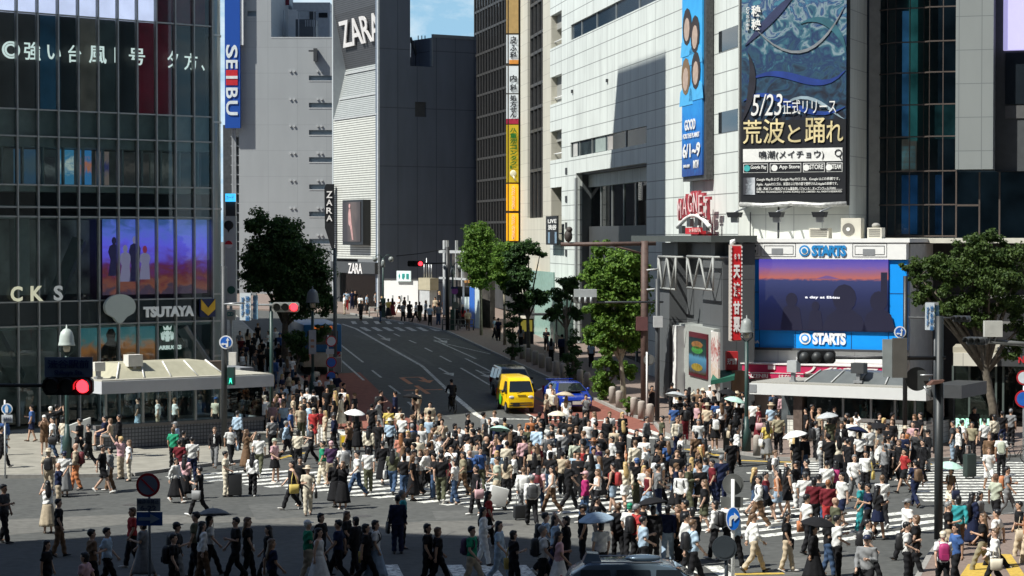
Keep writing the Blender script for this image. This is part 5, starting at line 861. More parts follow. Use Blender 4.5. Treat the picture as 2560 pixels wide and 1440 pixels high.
# off-frame station building whose roof shades the near part of the crossing
sbd = thing('station_building', 'tall plain station building standing beside the near crossing', 'building'); mb = MB(); Hs = 40.0; sh_ = Vector((LH.x, LH.y)) * Hs / math.tan(SUN_EL)
edge = [(G(0,1357).x-60, 56), (G(0,1357).x, G(0,1357).y), (G(380,1333).x, G(380,1333).y), (G(650,1313).x, G(650,1313).y), (G(960,1316).x, G(960,1316).y), (G(1000,1333).x, G(1000,1333).y), (G(1306,1343).x, G(1306,1343).y), (G(1500,1372).x, G(1500,1372).y), (4.0, 58), (4.2, 40), (G(0,1357).x-60, 20)]
mb.prism([(x-sh_.x, y-sh_.y) for x, y in edge][::-1], 0, Hs); mb.build('wall', mat('station_wall', (.3, .3, .3), .7), sbd)
# ================================================================== street furniture
def put(name, label, cat, px, py, up=0.0, group=None, rz=0): p = G(px, py, up); return thing(name, label, cat, Matrix.Translation(p) @ Matrix.Rotation(rz, 4, 'Z'), group), p
def zat(p, px, y): return at(px, y, p.y).z - p.z           # height above a thing's base of a photo row at its depth
def xat(p, px): return at(px, 590, p.y).x - p.x
def pole(o, h, r, m_, name='pole', x=0, y=0, z0=0): mb = MB(); mb.tube([(x, y, z0), (x, y, h)], r, 10); return mb.build(name, m_, o)
def signal(o, x, y, z, w, m_, lit_i=2, back=False, rz=0, hood=True):
    """three-lamp horizontal signal head, w wide, centre x,z"""
    M = WM[o] @ Matrix.Translation((x, y, z)) @ Matrix.Rotation(rz, 4, 'Z'); h = w*.36; mb = MB(); n = 16
    pts = [(-w/2+h*.45*(1-math.cos(0)), 0)]; mb.slab([(-w/2+h*.18, -h/2), (w/2-h*.18, -h/2), (w/2, -h*.3), (w/2, h*.3), (w/2-h*.18, h/2), (-w/2+h*.18, h/2), (-w/2, h*.3), (-w/2, -h*.3)], -.09, .12); hd = mb.build('signal_head', m_, o, M)
    for i in range(3):
        cx = (i-1)*w*.31
        mb = MB(); mb.disc(cx, 0, h*.37, -.13, -.1, 18); mb.build('lamp', redlamp if (i == lit_i and not back) else mat('lamp_off', (.05, .055, .05), .3), hd, M)
        if hood and not back:
            mb = MB(); rr = h*.44; ring = []
            for a in range(11): t = -.35 + (math.pi+.7)*a/10; ring.append((cx+rr*math.cos(t), rr*math.sin(t)))
            mb.add([(x_, -.1, z_) for x_, z_ in ring] + [(x_, -.42, z_*.97) for x_, z_ in ring] + [(x_*1.0, -.1, z_+.02) for x_, z_ in ring] + [(x_, -.42, z_+.02) for x_, z_ in ring], [(a, a+1, 12+a, 11+a) for a in range(10)] + [(22+a, 33+a, 34+a, 23+a) for a in range(10)] + [(11+a, 12+a, 34+a, 33+a) for a in range(10)]); mb.build('visor', m_, hd, M)
    return hd
def roundsign(o, x, y, z, r, rim, face, name='round_plate', rz=0, tilt=0):
    M = WM[o] @ Matrix.Translation((x, y, z)) @ Matrix.Rotation(rz, 4, 'Z'); mb = MB(); mb.disc(0, 0, r, 0, .03, 28); p_ = mb.build(name, rim, o, M)
    mb = MB(); mb.disc(0, 0, r*.8, -.012, -.002, 28); mb.build('face', face, p_, M); return p_, M
sgrey_ = mat('sign_back_grey', (.13, .135, .13), .5); arroww = mat('arrow_white', (.75, .76, .76), .45); signred = mat('sign_red', (.45, .015, .025), .4); signwhite = mat('sign_white', (.62, .66, .7), .45)
# near signal at the left edge with the station plate
Y0 = 56.0; c = at(171, 965, Y0); k = Y0/F
o = thing('traffic_signal', 'black near signal with red light hanging below the blue station name plate', 'traffic signal', Matrix.Translation((c.x, Y0, c.z)))
signal(o, 0, 0, 0, 124*k, black); mb = MB(); mb.tube([(-7, .2, .02), (-.5, .2, 0)], .045, 8); mb.build('arm', black, o)
mb = MB(); mb.box(-60*k, 60*k, .02, .08, (965-943)*k, (965-893)*k); pl_ = mb.build('name_plate', mat('plate_blue_grey', (.12, .17, .26), .5, var=.04), o); mpb = mat('plate_navy_ink', (.01, .03, .12), .5)
lettering('渋谷駅前', -52*k, 52*k, (965-921)*k, (965-899)*k, .005, mpb, pl_, WM[o], .02); lettering('Shibuya Sta.', -35*k, 38*k, (965-940)*k, (965-925)*k, .005, mpb, pl_, WM[o], .03)
mb = MB()
for x in (-30, 30): mb.box(x*k-.02, x*k+.02, .06, .1, 18*k, 30*k)
mb.build('bracket', steel, o)
# signal with grey visors and two name banners on a gantry pole
def banner_sign(label, px, py0, py1, w, w2, Y, sub):
    c_ = at(px, (py0+py1)/2, Y); q = Y/F; b_ = thing('street_name_banner', label, 'sign', Matrix.Translation(c_) @ Matrix.Rotation(R(-12), 4, 'Z')); h = (py1-py0)*q
    mb = MB(); mb.box(-w*q, 0, 0, .06, -h/2, h/2); f1_ = mb.build('panel', mat('banner_pale', (.5, .55, .58), .5, var=.03), b_); mb = MB(); mb.box(.05, w2*q, .2, .26, -h*.46, h*.42); f2_ = mb.build('side_panel', mat('banner_cyan', (.25, .42, .55), .5, var=.03), b_)
    for i, ch in enumerate('渋谷駅前'): lettering(ch, -w*q*.48, -w*q*.1, h*(.4-.24*i)-h*.2, h*(.4-.24*i), -.02, mat('banner_ink', (.03, .14, .33), .5), f1_, WM[b_], .02, name='sign_letter'); lettering('駐', w2*q*.15, w2*q*.8, h*(.38-.22*i)-h*.17, h*(.38-.22*i), .18, mat('banner_ink', (.03, .14, .33), .5), f2_, WM[b_], .0, name='sign_letter') if sub else None
    lettering('Shibuya Sta.', -w*q*.9, -w*q*.6, -h*.35, h*.35, -.02, MATS['banner_ink'], f1_, WM[b_], .02, rot=-90); mb = MB(); mb.box(-w*q*.9, w2*q*.9, .07, .2, h/2-.1, h/2+.02); mb.build('bracket', steel, b_); return b_
banner_sign('pale blue station name banner hung by the red lit signal', 627, 733, 801, 29, 14, 104, True); banner_sign('pale blue station name banner hung before the dark leafy tree', 2336, 757, 825, 23, 11, 92, True)
Y0 = 104; c = at(714, 768, Y0); k = Y0/F
o = thing('traffic_signal', 'grey visored signal showing red in front of the dark street tree', 'traffic signal', Matrix.Translation((c.x, Y0, 0))); signal(o, 0, 0, c.z, 68*k, mat('signal_grey', (.3, .31, .29), .5)); mb = MB(); mb.tube([(-3.0, .2, c.z+.12), (-.3, .2, c.z+.1)], .05, 8); mb.build('arm', ltgrey, o); pole(o, c.z+.2, .09, greenpole, x=-.72, y=.35)
# tall grey pole with no-entry plates beside it
o, p = put('lamp_pole', 'tall plain grey pole rising between the dark tree and the road', 'pole', 838, 985, .13); pole(o, zat(p, 838, 620), .11, mat('pole_grey', (.1, .115, .12), .5), 'pole'); mb = MB(); mb.box(-.1, .35, -.18, .18, zat(p, 838, 930), zat(p, 838, 893)); mb.build('control_box', steel, o)
for y, h in ((640, .3), (750, .25), (895, .3)): mb = MB(); mb.tube([(0, 0, zat(p, 838, y)), (.35 if y > 700 else -.4, -.1, zat(p, 838, y)+h)], .03, 6); mb.build('bracket', steel, o)
o, p = put('sign_post', 'white post carrying three stacked round prohibition signs beside tall grey pole', 'road sign', 820, 992, .13); pole(o, zat(p, 820, 838), .04, white)
for y, rim, face in ((853, signred, signwhite), (906, signred, blue), (941, signred, blue)): roundsign(o, xat(p, 828), -.06, zat(p, 828, y), .31, rim, face, rz=.3)
mb = MB(); mb.box(-.1, .35, -.09, -.05, zat(p, 828, 885), zat(p, 828, 872)); mb.build('small_plate', signwhite, o)
# bell-shaped street lamps
def bell_lamp(label, px, ybase, ytop, ylamp, m_, Y=None, post=True):
    if Y: c_ = at(px, ybase, Y); p = Vector((c_.x, Y, 0)); o = thing('street_lamp', label, 'street lamp', Matrix.Translation(p), 'bell street lamps round the crossing')
    else: o, p = put('street_lamp', label, 'street lamp', px, ybase, .13, 'bell street lamps round the crossing')
    zt = zat(p, px, ytop); k = p.y/F; h = (ylamp-ytop)*k
    if post: pole(o, zt-h*1.5, .085, greenpole, 'post'); mb = MB(); mb.lathe([(.2, 0), (.2, .9), (.13, 1.0), (.09, 1.5)], n=12); mb.build('post_base', greenpole, o)
    else: pole(o, zt-h*1.5, .06, greenpole, 'post')
    w = h*.42; mb = MB(); mb.lathe([(w, zt-h), (w*.93, zt-h*.93), (w*.86, zt-h*.8), (w*.8, zt-h*.55), (w*.66, zt-h*.35), (w*.4, zt-h*.22), (w*.1, zt-h*.17), (.02, zt)], n=20); mb.build('bell_shade', m_, o)
    mb = MB(); mb.lathe([(w*.3, zt-h*1.3), (w*.42, zt-h*1.15), (w*.4, zt-h*1.0)], n=12); mb.build('globe', mat('globe_cream', (.5, .45, .35), .3), o)
    mb = MB()
    for s in (-1, 1): mb.tube([(s*w*.75, 0, zt-h*.98), (s*w*.8, 0, zt-h*1.25), (0, 0, zt-h*1.55)], .025, 6)
    mb.build('yoke', greenpole, o); return o
bell_lamp('pale bell street lamp above the blue station name plate', 168, 1150, 812, 864, mat('bell_pale', (.42, .47, .44), .45)); bell_lamp('shaded bell street lamp in front of the dark tree', 782, 1000, 715, 757, mat('bell_grey', (.13, .15, .17), .5)); bell_lamp('grey bell street lamp before the blue video screen frame', 1866, 1128, 788, 832, mat('bell_grey2', (.25, .27, .26), .45))
mb = MB()
o, p = put('lamp_notice', 'white vertical notice board on the shaded bell lamp post', 'notice', 782, 1000, .13); mb = MB(); mb.box(-9*p.y/F, 9*p.y/F, -.14, -.1, zat(p, 782, 885), zat(p, 782, 825)); mb.build('board', mat('notice_pale', (.4, .42, .46), .5), o); mb = MB()
for y, c_ in ((848, 0), (863, 0)): mb.box(-.1, .1, -.155, -.142, zat(p, 782, y+6), zat(p, 782, y))
mb.build('picture', mat('notice_orange', (.4, .2, .12), .5), o)
# twin globe lamps down the street
def twin_lamp(label, px, ybase, ytop, w):
    o, p = put('street_lamp', label, 'street lamp', px, ybase, .13, 'globe lamps along the street'); zt = zat(p, px, ytop); k = p.y/F; pole(o, zt, .075, greenpole, 'post'); mb = MB(); mb.box(-.2, .2, -.2, .2, 0, 1.6); mb.build('post_base', greenpole, o); mb = MB(); mb.lathe([(.12, zt-.75), (.2, zt-.6), (.15, zt-.25), (.05, zt-.1)], n=10); mb.build('lantern', mat('lantern_glass', (.2, .22, .22), .2), o)
    for s in (-1, 1):
        x = s*w*k; mb = MB(); mb.tube([(0, 0, zt-.1), (x*.4, 0, zt+.25), (x*.85, 0, zt+.25), (x, 0, zt+.1)], .035, 6); mb.build('arm', greenpole, o); mb = MB(); mb.ell((x, 0, zt-.1), .23, 10, 8); mb.build('globe', mat('globe_dull', (.22, .24, .23), .25), o)
twin_lamp('twin globe street lamp in front of the white hoarding', 958, 793, 645, 20); twin_lamp('twin globe street lamp under the dark tree crown beside the black pole', 1132, 825, 665, 17)
# far signal
o, p = put('traffic_signal', 'far black signal with red light on a black corner pole', 'traffic signal', 1119, 826, .13); pole(o, zat(p, 1119, 617), .16, black); zt = zat(p, 1040, 659); k = p.y/F; signal(o, xat(p, 1039), -.1, zt, 40*k, black); mb = MB(); mb.tube([(xat(p, 1060), 0, zt), (0, 0, zt+.05)], .06, 6); mb.build('arm', black, o)
mb = MB(); mb.tube([(xat(p, 990), .3, zat(p, 990, 640)), (xat(p, 1050), .2, zat(p, 1050, 634)), (0, 0, zat(p, 1119, 622))], .03, 5); mb.build('cable', black, o)
o, p = put('pedestrian_signal', 'dark pedestrian signal pair by the striped hoarding', 'pedestrian signal', 1150, 822, .13); pole(o, zat(p, 1150, 715), .06, black); mb = MB(); mb.box(-.25, .2, -.2, .2, zat(p, 1150, 742), zat(p, 1150, 716)); mb.build('signal_head', black, o); mb = MB(); mb.box(.35, .75, -.2, .2, zat(p, 1150, 742), zat(p, 1150, 718)); mb.build('signal_head', black, o)
o, p = put('sign_post', 'slim post with purple plate and round sign back near the far crossing', 'road sign', 1137, 829, .13); pole(o, zat(p, 1137, 718), .04, steel); roundsign(o, 0, -.06, zat(p, 1137, 728), .25, mat('sign_purple', (.25, .06, .3), .5), MATS['sign_purple']); roundsign(o, .05, -.06, zat(p, 1137, 763), .27, sgrey_, sgrey_); mb = MB(); mb.box(-.3, .25, -.09, -.05, zat(p, 1137, 722), zat(p, 1137, 717)); mb.build('small_plate', navy, o)
# no-stopping sign in front
Y0 = 58.5; c = at(374, 1440, Y0); k = Y0/F; o = thing('no_parking_sign', 'near round red and blue no stopping sign over blue arrow plate', 'road sign', Matrix.Translation((c.x, Y0, 0))); o['label'] = 'near round red no stopping sign over a time plate and arrow plate'; zz = lambda y: at(374, y, Y0).z
pole(o, zz(1190), .04, steel); p_, M_ = roundsign(o, -2*k, -.08, zz(1212), 30*k, signred, mat('sign_shade_blue', (.17, .2, .27), .5)); mb = MB(); L_ = 22*k; mb.slab([(-L_*.78, L_*.66), (-L_*.66, L_*.78), (L_*.78, -L_*.66), (L_*.66, -L_*.78)], -.03, -.014); mb.build('slash', signred, p_, M_)
mb = MB(); mb.box(-30*k, 29*k, -.1, -.06, zz(1277), zz(1245)); tp_ = mb.build('time_plate', mat('plate_grey', (.28, .32, .35), .5, var=.04), o); lettering('駐停車禁止', -27*k, 26*k, zz(1258), zz(1247), -.115, mat('plate_ink', (.05, .07, .12), .5), tp_, WM[o], .02); lettering('6-22', -21*k, 20*k, zz(1275), zz(1262), -.115, MATS['plate_ink'], tp_, WM[o], .04)
mb = MB(); mb.box(-31*k, 34*k, -.1, -.06, zz(1313), zz(1279)); ap = mb.build('arrow_plate', mat('plate_blue', (.01, .075, .28), .45), o); mb = MB(); zc = zz(1296); mb.slab([(-26*k, zc-4*k), (4*k, zc-4*k), (4*k, zc-12*k), (28*k, zc), (4*k, zc+12*k), (4*k, zc+4*k), (-26*k, zc+4*k)], -.125, -.105); mb.build('arrow', mat('plate_arrow', (.2, .27, .35), .5), ap)
# round sign backs and blue turn arrow at the near kerb
Y0 = 58.0; c = at(1832, 1440, Y0); k = Y0/F; o = thing('turn_sign', 'blue oval turn arrow sign on white post with a grey sign back above', 'road sign', Matrix.Translation((c.x, Y0, 0))); zz = lambda y: at(1832, y, Y0).z
pole(o, zz(1198), .05, white); mb = MB(); mb.lathe([(27*k, -.0), (27*k, .03)], n=28); rb_ = None
p_, M_ = roundsign(o, 1*k, .07, zz(1212), 27*k, sgrey_, sgrey_, 'sign_back'); mb = MB(); mb.box(-30*k, 26*k, .06, .09, zz(1270), zz(1243)); mb.build('plate_back', sgrey_, o)
mb = MB(); zc = zz(1296); pts = [(16*k*math.cos(t*.2618), zc + 28*k*math.sin(t*.2618)) for t in range(24)]; mb.slab([(x*1.12, zc+(z-zc)*1.07) for x, z in pts], -.09, -.06); po_ = mb.build('oval_rim', arroww, o); mb = MB(); mb.slab(pts, -.105, -.092); mb.build('oval_face', mat('turn_blue', (.008, .13, .55), .35), po_)
mb = MB(); A = lambda x, y: (x*k, zc - y*k); mb.slab([A(-11, 18), A(-5, 18), A(-5, 4), A(-3, 0), A(2, -2), A(2, 6), A(13, -5), A(2, -16), A(2, -9), A(-5, -8), A(-9, -4), A(-11, 3)], -.125, -.107); mb.build('arrow', arroww, po_)
o2_ = thing('sign_back_disc', 'dark round sign back low beside the blue oval arrow', 'road sign', Matrix.Translation((at(1811, 1440, 57).x, 57, 0))); k = 57/F; zz = lambda y: at(1811, y, 57).z
p_, M_ = roundsign(o2_, 0, 0, zz(1370), 24*k*1.3, mat('sign_back_dark', (.035, .045, .055), .5), MATS['sign_back_dark'], 'sign_back'); pole(o2_, zz(1380), .05, MATS['sign_back_dark'], x=.06, y=.1)
# blue arrow sign on the kiosk-side pole with pedestrian signals
o, p = put('arrow_sign_pole', 'dark pole with round blue arrow sign and green pedestrian signal beside the kiosk', 'pole', 561, 1116, .13); pole(o, zat(p, 561, 665), .13, mat('pole_dark', (.04, .045, .05), .5)); k = p.y/F
p_, M_ = roundsign(o, 6*k, -.2, zat(p, 567, 855), 17*k, arroww, blue)
def arr2(par, M, k, s=1):
    mb = MB(); mb.slab([(3*k, -12*k), (6*k, -12*k), (6*k, 4*k), (9*k, 4*k), (4.5*k, 12*k), (0, 4*k), (3*k, 4*k)], -.035, -.014); mb.build('arrow', arroww, par, M); mb = MB(); mb.slab([(3*k, -12*k), (0, -12*k), (0, -6*k), (-6*k, -6*k), (-6*k, -8.5*k), (-13*k, -4.5*k), (-6*k, -1*k), (-6*k, -3*k), (3*k, -3*k)], -.036, -.015); mb.build('arrow', arroww, par, M)
arr2(p_, M_, k)
for y0, y1, x, g_ in ((880, 912, 582, False), (918, 962, 578, True)):
    x_ = xat(p, x); mb = MB(); mb.box(x_-9*k, x_+9*k, -.35, .1, zat(p, 578, y1), zat(p, 578, y0)); b_ = mb.build('signal_box', cw if not g_ else greenpole, o)
    if g_:
        mb = MB(); mb.box(x_-7*k, x_+7*k, -.38, -.352, zat(p, 578, 960), zat(p, 578, 942)); mb.build('lamp', mat('lamp_dark_green', (.01, .1, .08), .4), b_)
        mb = MB(); zc = zat(p, 578, 951); mb.disc(x_, zc+5*k, 2*k, -.4, -.385, 10); mb.slab([(x_-4*k, zc-8*k), (x_-1*k, zc-2*k), (x_+1*k, zc-2*k), (x_+4*k, zc-8*k), (x_+2*k, zc+3*k), (x_-2*k, zc+3*k)], -.4, -.385); mb.build('walking_figure', greenlamp, b_)
mb = MB(); mb.tube([(0, -.1, zat(p, 561, 760)), (.9, -.1, zat(p, 561, 757))], .04, 6); mb.build('arm', steel, o)
# left pedestrian zone sign
o, p = put('pedestrian_zone_sign', 'white post with round blue walking figures sign at the pavement edge', 'road sign', 13, 1196, .0); k = p.y/F; pole(o, zat(p, 13, 1000), .035, white); p_, M_ = roundsign(o, 6*k, -.06, zat(p, 19, 1022), 14*k, arroww, mat('zone_blue', (.03, .2, .5), .4))
mb = MB(); mb.slab([(-3*k, -9*k), (3*k, -9*k), (4*k, 3*k), (1*k, 9*k), (-2*k, 9*k), (-5*k, 2*k)], -.035, -.014); mb.build('figure', arroww, p_, M_); mb = MB(); mb.box(-7*k, 20*k, -.08, -.045, zat(p, 19, 1056), zat(p, 19, 1037)); mb.build('plate', signwhite, o); lettering('自転車歩道', -4*k, 17*k, zat(p, 19, 1052), zat(p, 19, 1042), -.095, MATS['plate_ink'], o, WM[o], .0)
# brown mast with camera arm, and the signal pole behind it
o, p = put('camera_mast', 'rusty brown mast with a long arm and owl-like speaker on its tip', 'mast', 1611, 1022, .13); pole(o, zat(p, 1611, 602), .2, brownpole); z = zat(p, 1500, 611); mb = MB(); mb.tube([(xat(p, 1402), 0, z), (.6, 0, z+.05)], .11, 8); mb.tube([(xat(p, 1525), 0, z), (0, 0, zat(p, 1611, 636))], .06, 6); mb.build('arm', brownpole, o)
x = xat(p, 1421); mb = MB(); mb.ell((x, 0, z+.45), (.22, .22, .34)); mb.ell((x+.05, -.05, z+.78), .17); mb.build('horn_speaker', mat('speaker_brown', (.06, .05, .045), .7, var=.5, scale=8), o); mb = MB(); mb.box(-.45, .15, -.3, .2, zat(p, 1611, 826), zat(p, 1611, 792)); mb.build('control_box', mat('box_maroon', (.12, .05, .05), .6), o)
for y in (675, 724): mb = MB(); mb.tube([(.1, -.2, zat(p, 1611, y)), (.7, -.25, zat(p, 1611, y)+.05)], .045, 6); mb.build('bracket', ltgrey, o)
o, p = put('signal_pole', 'dark slim pole with a long arm holding a white sided signal back', 'traffic signal', 1643, 1052, .13); pole(o, zat(p, 1643, 697), .12, MATS['pole_dark']); z = zat(p, 1550, 756); mb = MB(); mb.tube([(xat(p, 1438), 0, z), (.3, 0, z+.02)], .05, 8); mb.build('arm', MATS['pole_dark'], o); k = p.y/F; x = xat(p, 1463)
mb = MB(); mb.box(x-29*k, x+29*k, -.15, .15, zat(p, 1463, 757), zat(p, 1463, 740)); mb.build('signal_head', sgrey_, o); mb = MB(); mb.box(x-28*k, x+28*k, -.5, .1, zat(p, 1463, 742), zat(p, 1463, 723))
for i in (-1, 0, 1): mb.tube([(x+i*14*k, -.52, zat(p, 1463, 757)), (x+i*14*k, -.52, zat(p, 1463, 742))], .06, 6)
mb.build('sun_hood', mat('hood_pale', (.36, .38, .38), .5), o); mb = MB(); mb.box(-.2, .25, -.3, .25, zat(p, 1643, 818), zat(p, 1643, 790)); mb.build('control_box', ltgrey, o)
o, p = put('kerb_post', 'thin white marker post beside the stone bollards', 'post', 1617, 1050, .13); pole(o, zat(p, 1617, 880), .045, white)
roundsign(o, .12, .03, zat(p, 1620, 900), .28, sgrey_, sgrey_, 'sign_back')
# big near signal pole at the right with dark signal back
Y0 = 67.0; c = at(2346, 1352, Y0); k = Y0/F; o = thing('signal_pole', 'big black near pole with arm and dark signal head seen from behind', 'traffic signal', Matrix.Translation((c.x, Y0, .1))); zz = lambda y: at(2346, y, Y0).z - .1; xx = lambda px: at(px, 590, Y0).x - c.x
pole(o, zz(790), 10*k, mat('pole_black', (.02, .024, .026), .5, var=.3)); pole(o, zz(960), 11*k, MATS['pole_black'], 'pole_sleeve')
z = zz(894); mb = MB(); mb.tube([(xx(2085), 0, z), (.2, 0, z)], .05, 8); mb.build('arm', black, o); signal(o, xx(2043), .1, z+.02, 94*k, black, back=True, rz=math.pi); mb = MB()
for i in (-1, 0, 1): mb.ell((xx(2043)+i*31*k, -.0, z), (14*k, .16, 15*k), 12, 6)
mb.build('housing', mat('housing_black', (.03, .033, .035), .5), o)
mb = MB(); mb.tube([(0, 0, zz(897)), (xx(2240), .02, zz(897))], .045, 6); mb.build('arm', black, o)
mb = MB(); mb.box(xx(2232), xx(2268), -.1, .05, zz(944), zz(845)); mb.build('plate_back', mat('plate_back_brown', (.1, .095, .085), .6), o); mb = MB(); mb.box(xx(2207), xx(2231), -.05, .02, zz(942), zz(848)); mb.build('plate_back', mat('plate_back_silver', (.36, .4, .4), .45, .3), o)
mb = MB(); mb.disc(xx(2296), zz(948), 30*k, .1, .13, 28); mb.build('sign_back', mat('sign_back_smoky', (.055, .06, .06), .5), o); mb = MB(); mb.slab([(xx(2318), zz(962)), (xx(2352), zz(955)), (xx(2357), zz(948)), (xx(2330), zz(950))], -.4, .1); mb.build('brown_hood', mat('hood_brown', (.12, .06, .045), .6), o); mb = MB(); mb.tube([(xx(2302), 0, zz(938)), (xx(2334), 0, zz(938))], .03, 6); mb.tube([(xx(2312), 0, zz(965)), (xx(2330), 0, zz(998))], .03, 6); mb.build('bracket', steel, o)
o, p = put('sign_pole', 'dark pole with a small round blue arrow sign at the white kiosk edge', 'pole', 2262, 1132, .13); pole(o, zat(p, 2262, 690), .1, black); p_, M_ = roundsign(o, xat(p, 2250), -.12, zat(p, 2250, 830), 13*p.y/F*1.15, arroww, blue); arr2(p_, M_, p.y/F*.8)
o = thing('traffic_signal', 'small dark three lamp signal half hidden by the right hand foliage', 'traffic signal', Matrix.Translation((at(2404, 797, 92).x, 92, at(2404, 797, 92).z))); o['label'] = 'small dark three lamp signal in front of the leafy tree'; signal(o, 0, 0, 0, 44*92/F, dkgrey, lit_i=9, rz=-.5); mb = MB(); mb.tube([(-2.2, .2, .05), (0, .2, .02)], .04, 6); mb.build('arm', dkgrey, o); mb = MB(); mb.tube([(-1.06, .25, .05), (-1.06, .25, -5.7)], .07, 8); mb.build('pole', MATS['pole_dark'], o)
o = thing('camera_gantry', 'pale sensor box and dark signal on an arm reaching from the frame edge', 'signal gantry', Matrix.Translation((at(2480, 850, 80).x, 80, at(2480, 850, 80).z))); k = 80/F
mb = MB(); mb.box(-20*k, 25*k, -.1, .15, 8*k, 48*k); mb.build('sensor_box', mat('sensor_pale', (.5, .5, .46), .5), o); mb = MB(); mb.tube([(-5*k, 0, 8*k), (-9*k, 0, -8*k)], .03, 6); mb.tube([(10*k, 0, 8*k), (6*k, 0, -8*k)], .03, 6); mb.build('strut', steel, o); mb = MB(); mb.tube([(-20*k, .1, -2*k), (120*k, .1, -14*k)], .09, 8); mb.build('arm', sgrey_, o); signal(o, -38*k, 0, -2*k, 54*k, dkgrey, lit_i=9, rz=-.7); mb = MB(); mb.tube([(110*k, .1, -12*k), (110*k, .1, -at(2480, 850, 80).z)], .12, 8); mb.build('pole', MATS['pole_black'], o)
o = thing('sign_post', 'red rimmed round sign with blue disc below at the frame edge by the shop', 'road sign', Matrix.Translation((at(2560, 950, 90).x, 90, .13))); o['label'] = 'red rimmed round sign above a blue one beside the toy shop'; pole(o, 3.7, .05, steel); roundsign(o, -.02, -.06, at(2560, 944, 90).z-.13, .3, signred, signwhite); roundsign(o, -.02, -.06, at(2560, 997, 90).z-.13, .36, signred, blue)
# stone bollards along the kerb
bol = [(1531, 1008), (1548, 1019), (1585, 1037), (1604, 1047), (1625, 1055), (1290, 890), (1306, 897), (1322, 905), (1338, 912), (1354, 920), (1372, 929), (1391, 939), (1408, 946), (1450, 962), (1468, 970)]
mb = MB(); mb.lathe([(.19, 0), (.19, .82), (.17, .88), (.1, .92)], n=10); bme = mb.mesh('stone_bollard', stone); ends = {0: 'pale stone bollard, the nearest of five in sun beside the ivy tree', 4: 'pale stone bollard beside the foot of the slim white post'}
for i, (px, py) in enumerate(bol):
    p = G(px, py, .13); o = bpy.data.objects.new('stone_bollard', bme); link(o, None, Matrix.Translation(p)); tag(o, 'pale stone bollard in a row along the sunlit kerb corner' if i < 5 else 'stone bollard in the shaded row along the tree lined kerb', 'bollard', 'sunlit kerb bollards' if i < 5 else 'shaded kerb bollards')
for i, (px, py, h, lab) in enumerate(((1817, 1126, .95, 'dark metal bollard at the crossing by the bell lamp'), (1892, 1139, .85, 'short stone bollard beside the bell lamp by the white kiosk'))):
    p = G(px, py, .13); mb = MB(); mb.lathe([(.16, 0), (.16, h*.9), (.13, h), (.05, h+.03)], n=12); o = mb.build('street_bollard', dkgrey if i == 0 else stone, None, Matrix.Translation(p)); tag(o, lab, 'bollard')
o, p = put('bench_block', 'long dark stone bench block among the waiting crowd', 'bench', 678, 1105, .13); mb = MB(); mb.box(-.95, .95, -.3, .3, 0, .42); mb.build('block', mat('bench_dark', (.07, .08, .08), .6), o); mb = MB(); mb.box(-.97, .97, -.32, .32, .42, .47); mb.build('seat', concrete, o)
o, p = put('barrier_block', 'yellow faced concrete barrier block at the kerb corner', 'barrier', 872, 1117, .0); mb = MB(); mb.box(-.38, .38, -.25, .25, 0, .5); mb.build('block', mat('barrier_yellow', (.4, .3, .1), .7, var=.3), o); mb = MB(); mb.box(-.3, .05, -.27, -.252, .22, .48); mb.build('plate', yellow, o)
o, p = put('subway_board', 'white slanted information board at the kiosk open end', 'board', 200, 1130, .13, rz=R(35)); mb = MB(); mb.add([(-.5, -.1, 0), (.5, -.1, 0), (.5, .25, 0), (-.5, .25, 0), (-.45, .1, 1.15), (.55, .1, 1.45), (.55, .25, 1.45), (-.45, .25, 1.15)], [(3,2,1,0), (4,5,6,7), (0,1,5,4), (1,2,6,5), (2,3,7,6), (3,0,4,7)]); mb.build('panel', mat('board_white', (.6, .62, .58), .5), o)
o, p = put('guard_rail', 'low dark guard rail by the far corner crossing', 'railing', 1145, 826, .13); mb = MB()
for x in (-1.2, 0, 1.2): mb.tube([(x, 0, 0), (x, 0, .85)], .05, 6)
for z in (.45, .85): mb.tube([(-1.2, 0, z), (1.2, 0, z)], .04, 6)
mb.build('rail', mat('rail_dark', (.08, .08, .075), .5), o)
o, p = put('guard_rail', 'low pale guard rail by the twin globe lamp', 'railing', 944, 792, .13); mb = MB()
for x in (-.7, 0, .7): mb.tube([(x, 0, 0), (x, 0, .8)], .045, 6)
for z in (.4, .8): mb.tube([(-.7, 0, z), (.7, 0, z)], .04, 6)
mb.build('rail', concrete, o)
o, p = put('bus_shelter', 'dark glass bus shelter with a lit yellow poster under the dense trees', 'bus shelter', 1345, 872, .13); mb = MB(); mb.box(-1.4, 1.4, -.5, .7, 2.35, 2.5); mb.build('roof', dkgrey, o)
for x in (-1.3, 1.3): pole(o, 2.35, .06, dkgrey, 'post', x=x)
mb = MB(); mb.box(-1.3, -.3, .55, .65, .3, 2.1); mb.build('poster_box', dkgrey, o); mb = MB(); mb.box(-1.2, -.4, .5, .548, 1.2, 2.0); mb.build('poster', lit('poster_yellow', (.35, .3, .05), .4), o)
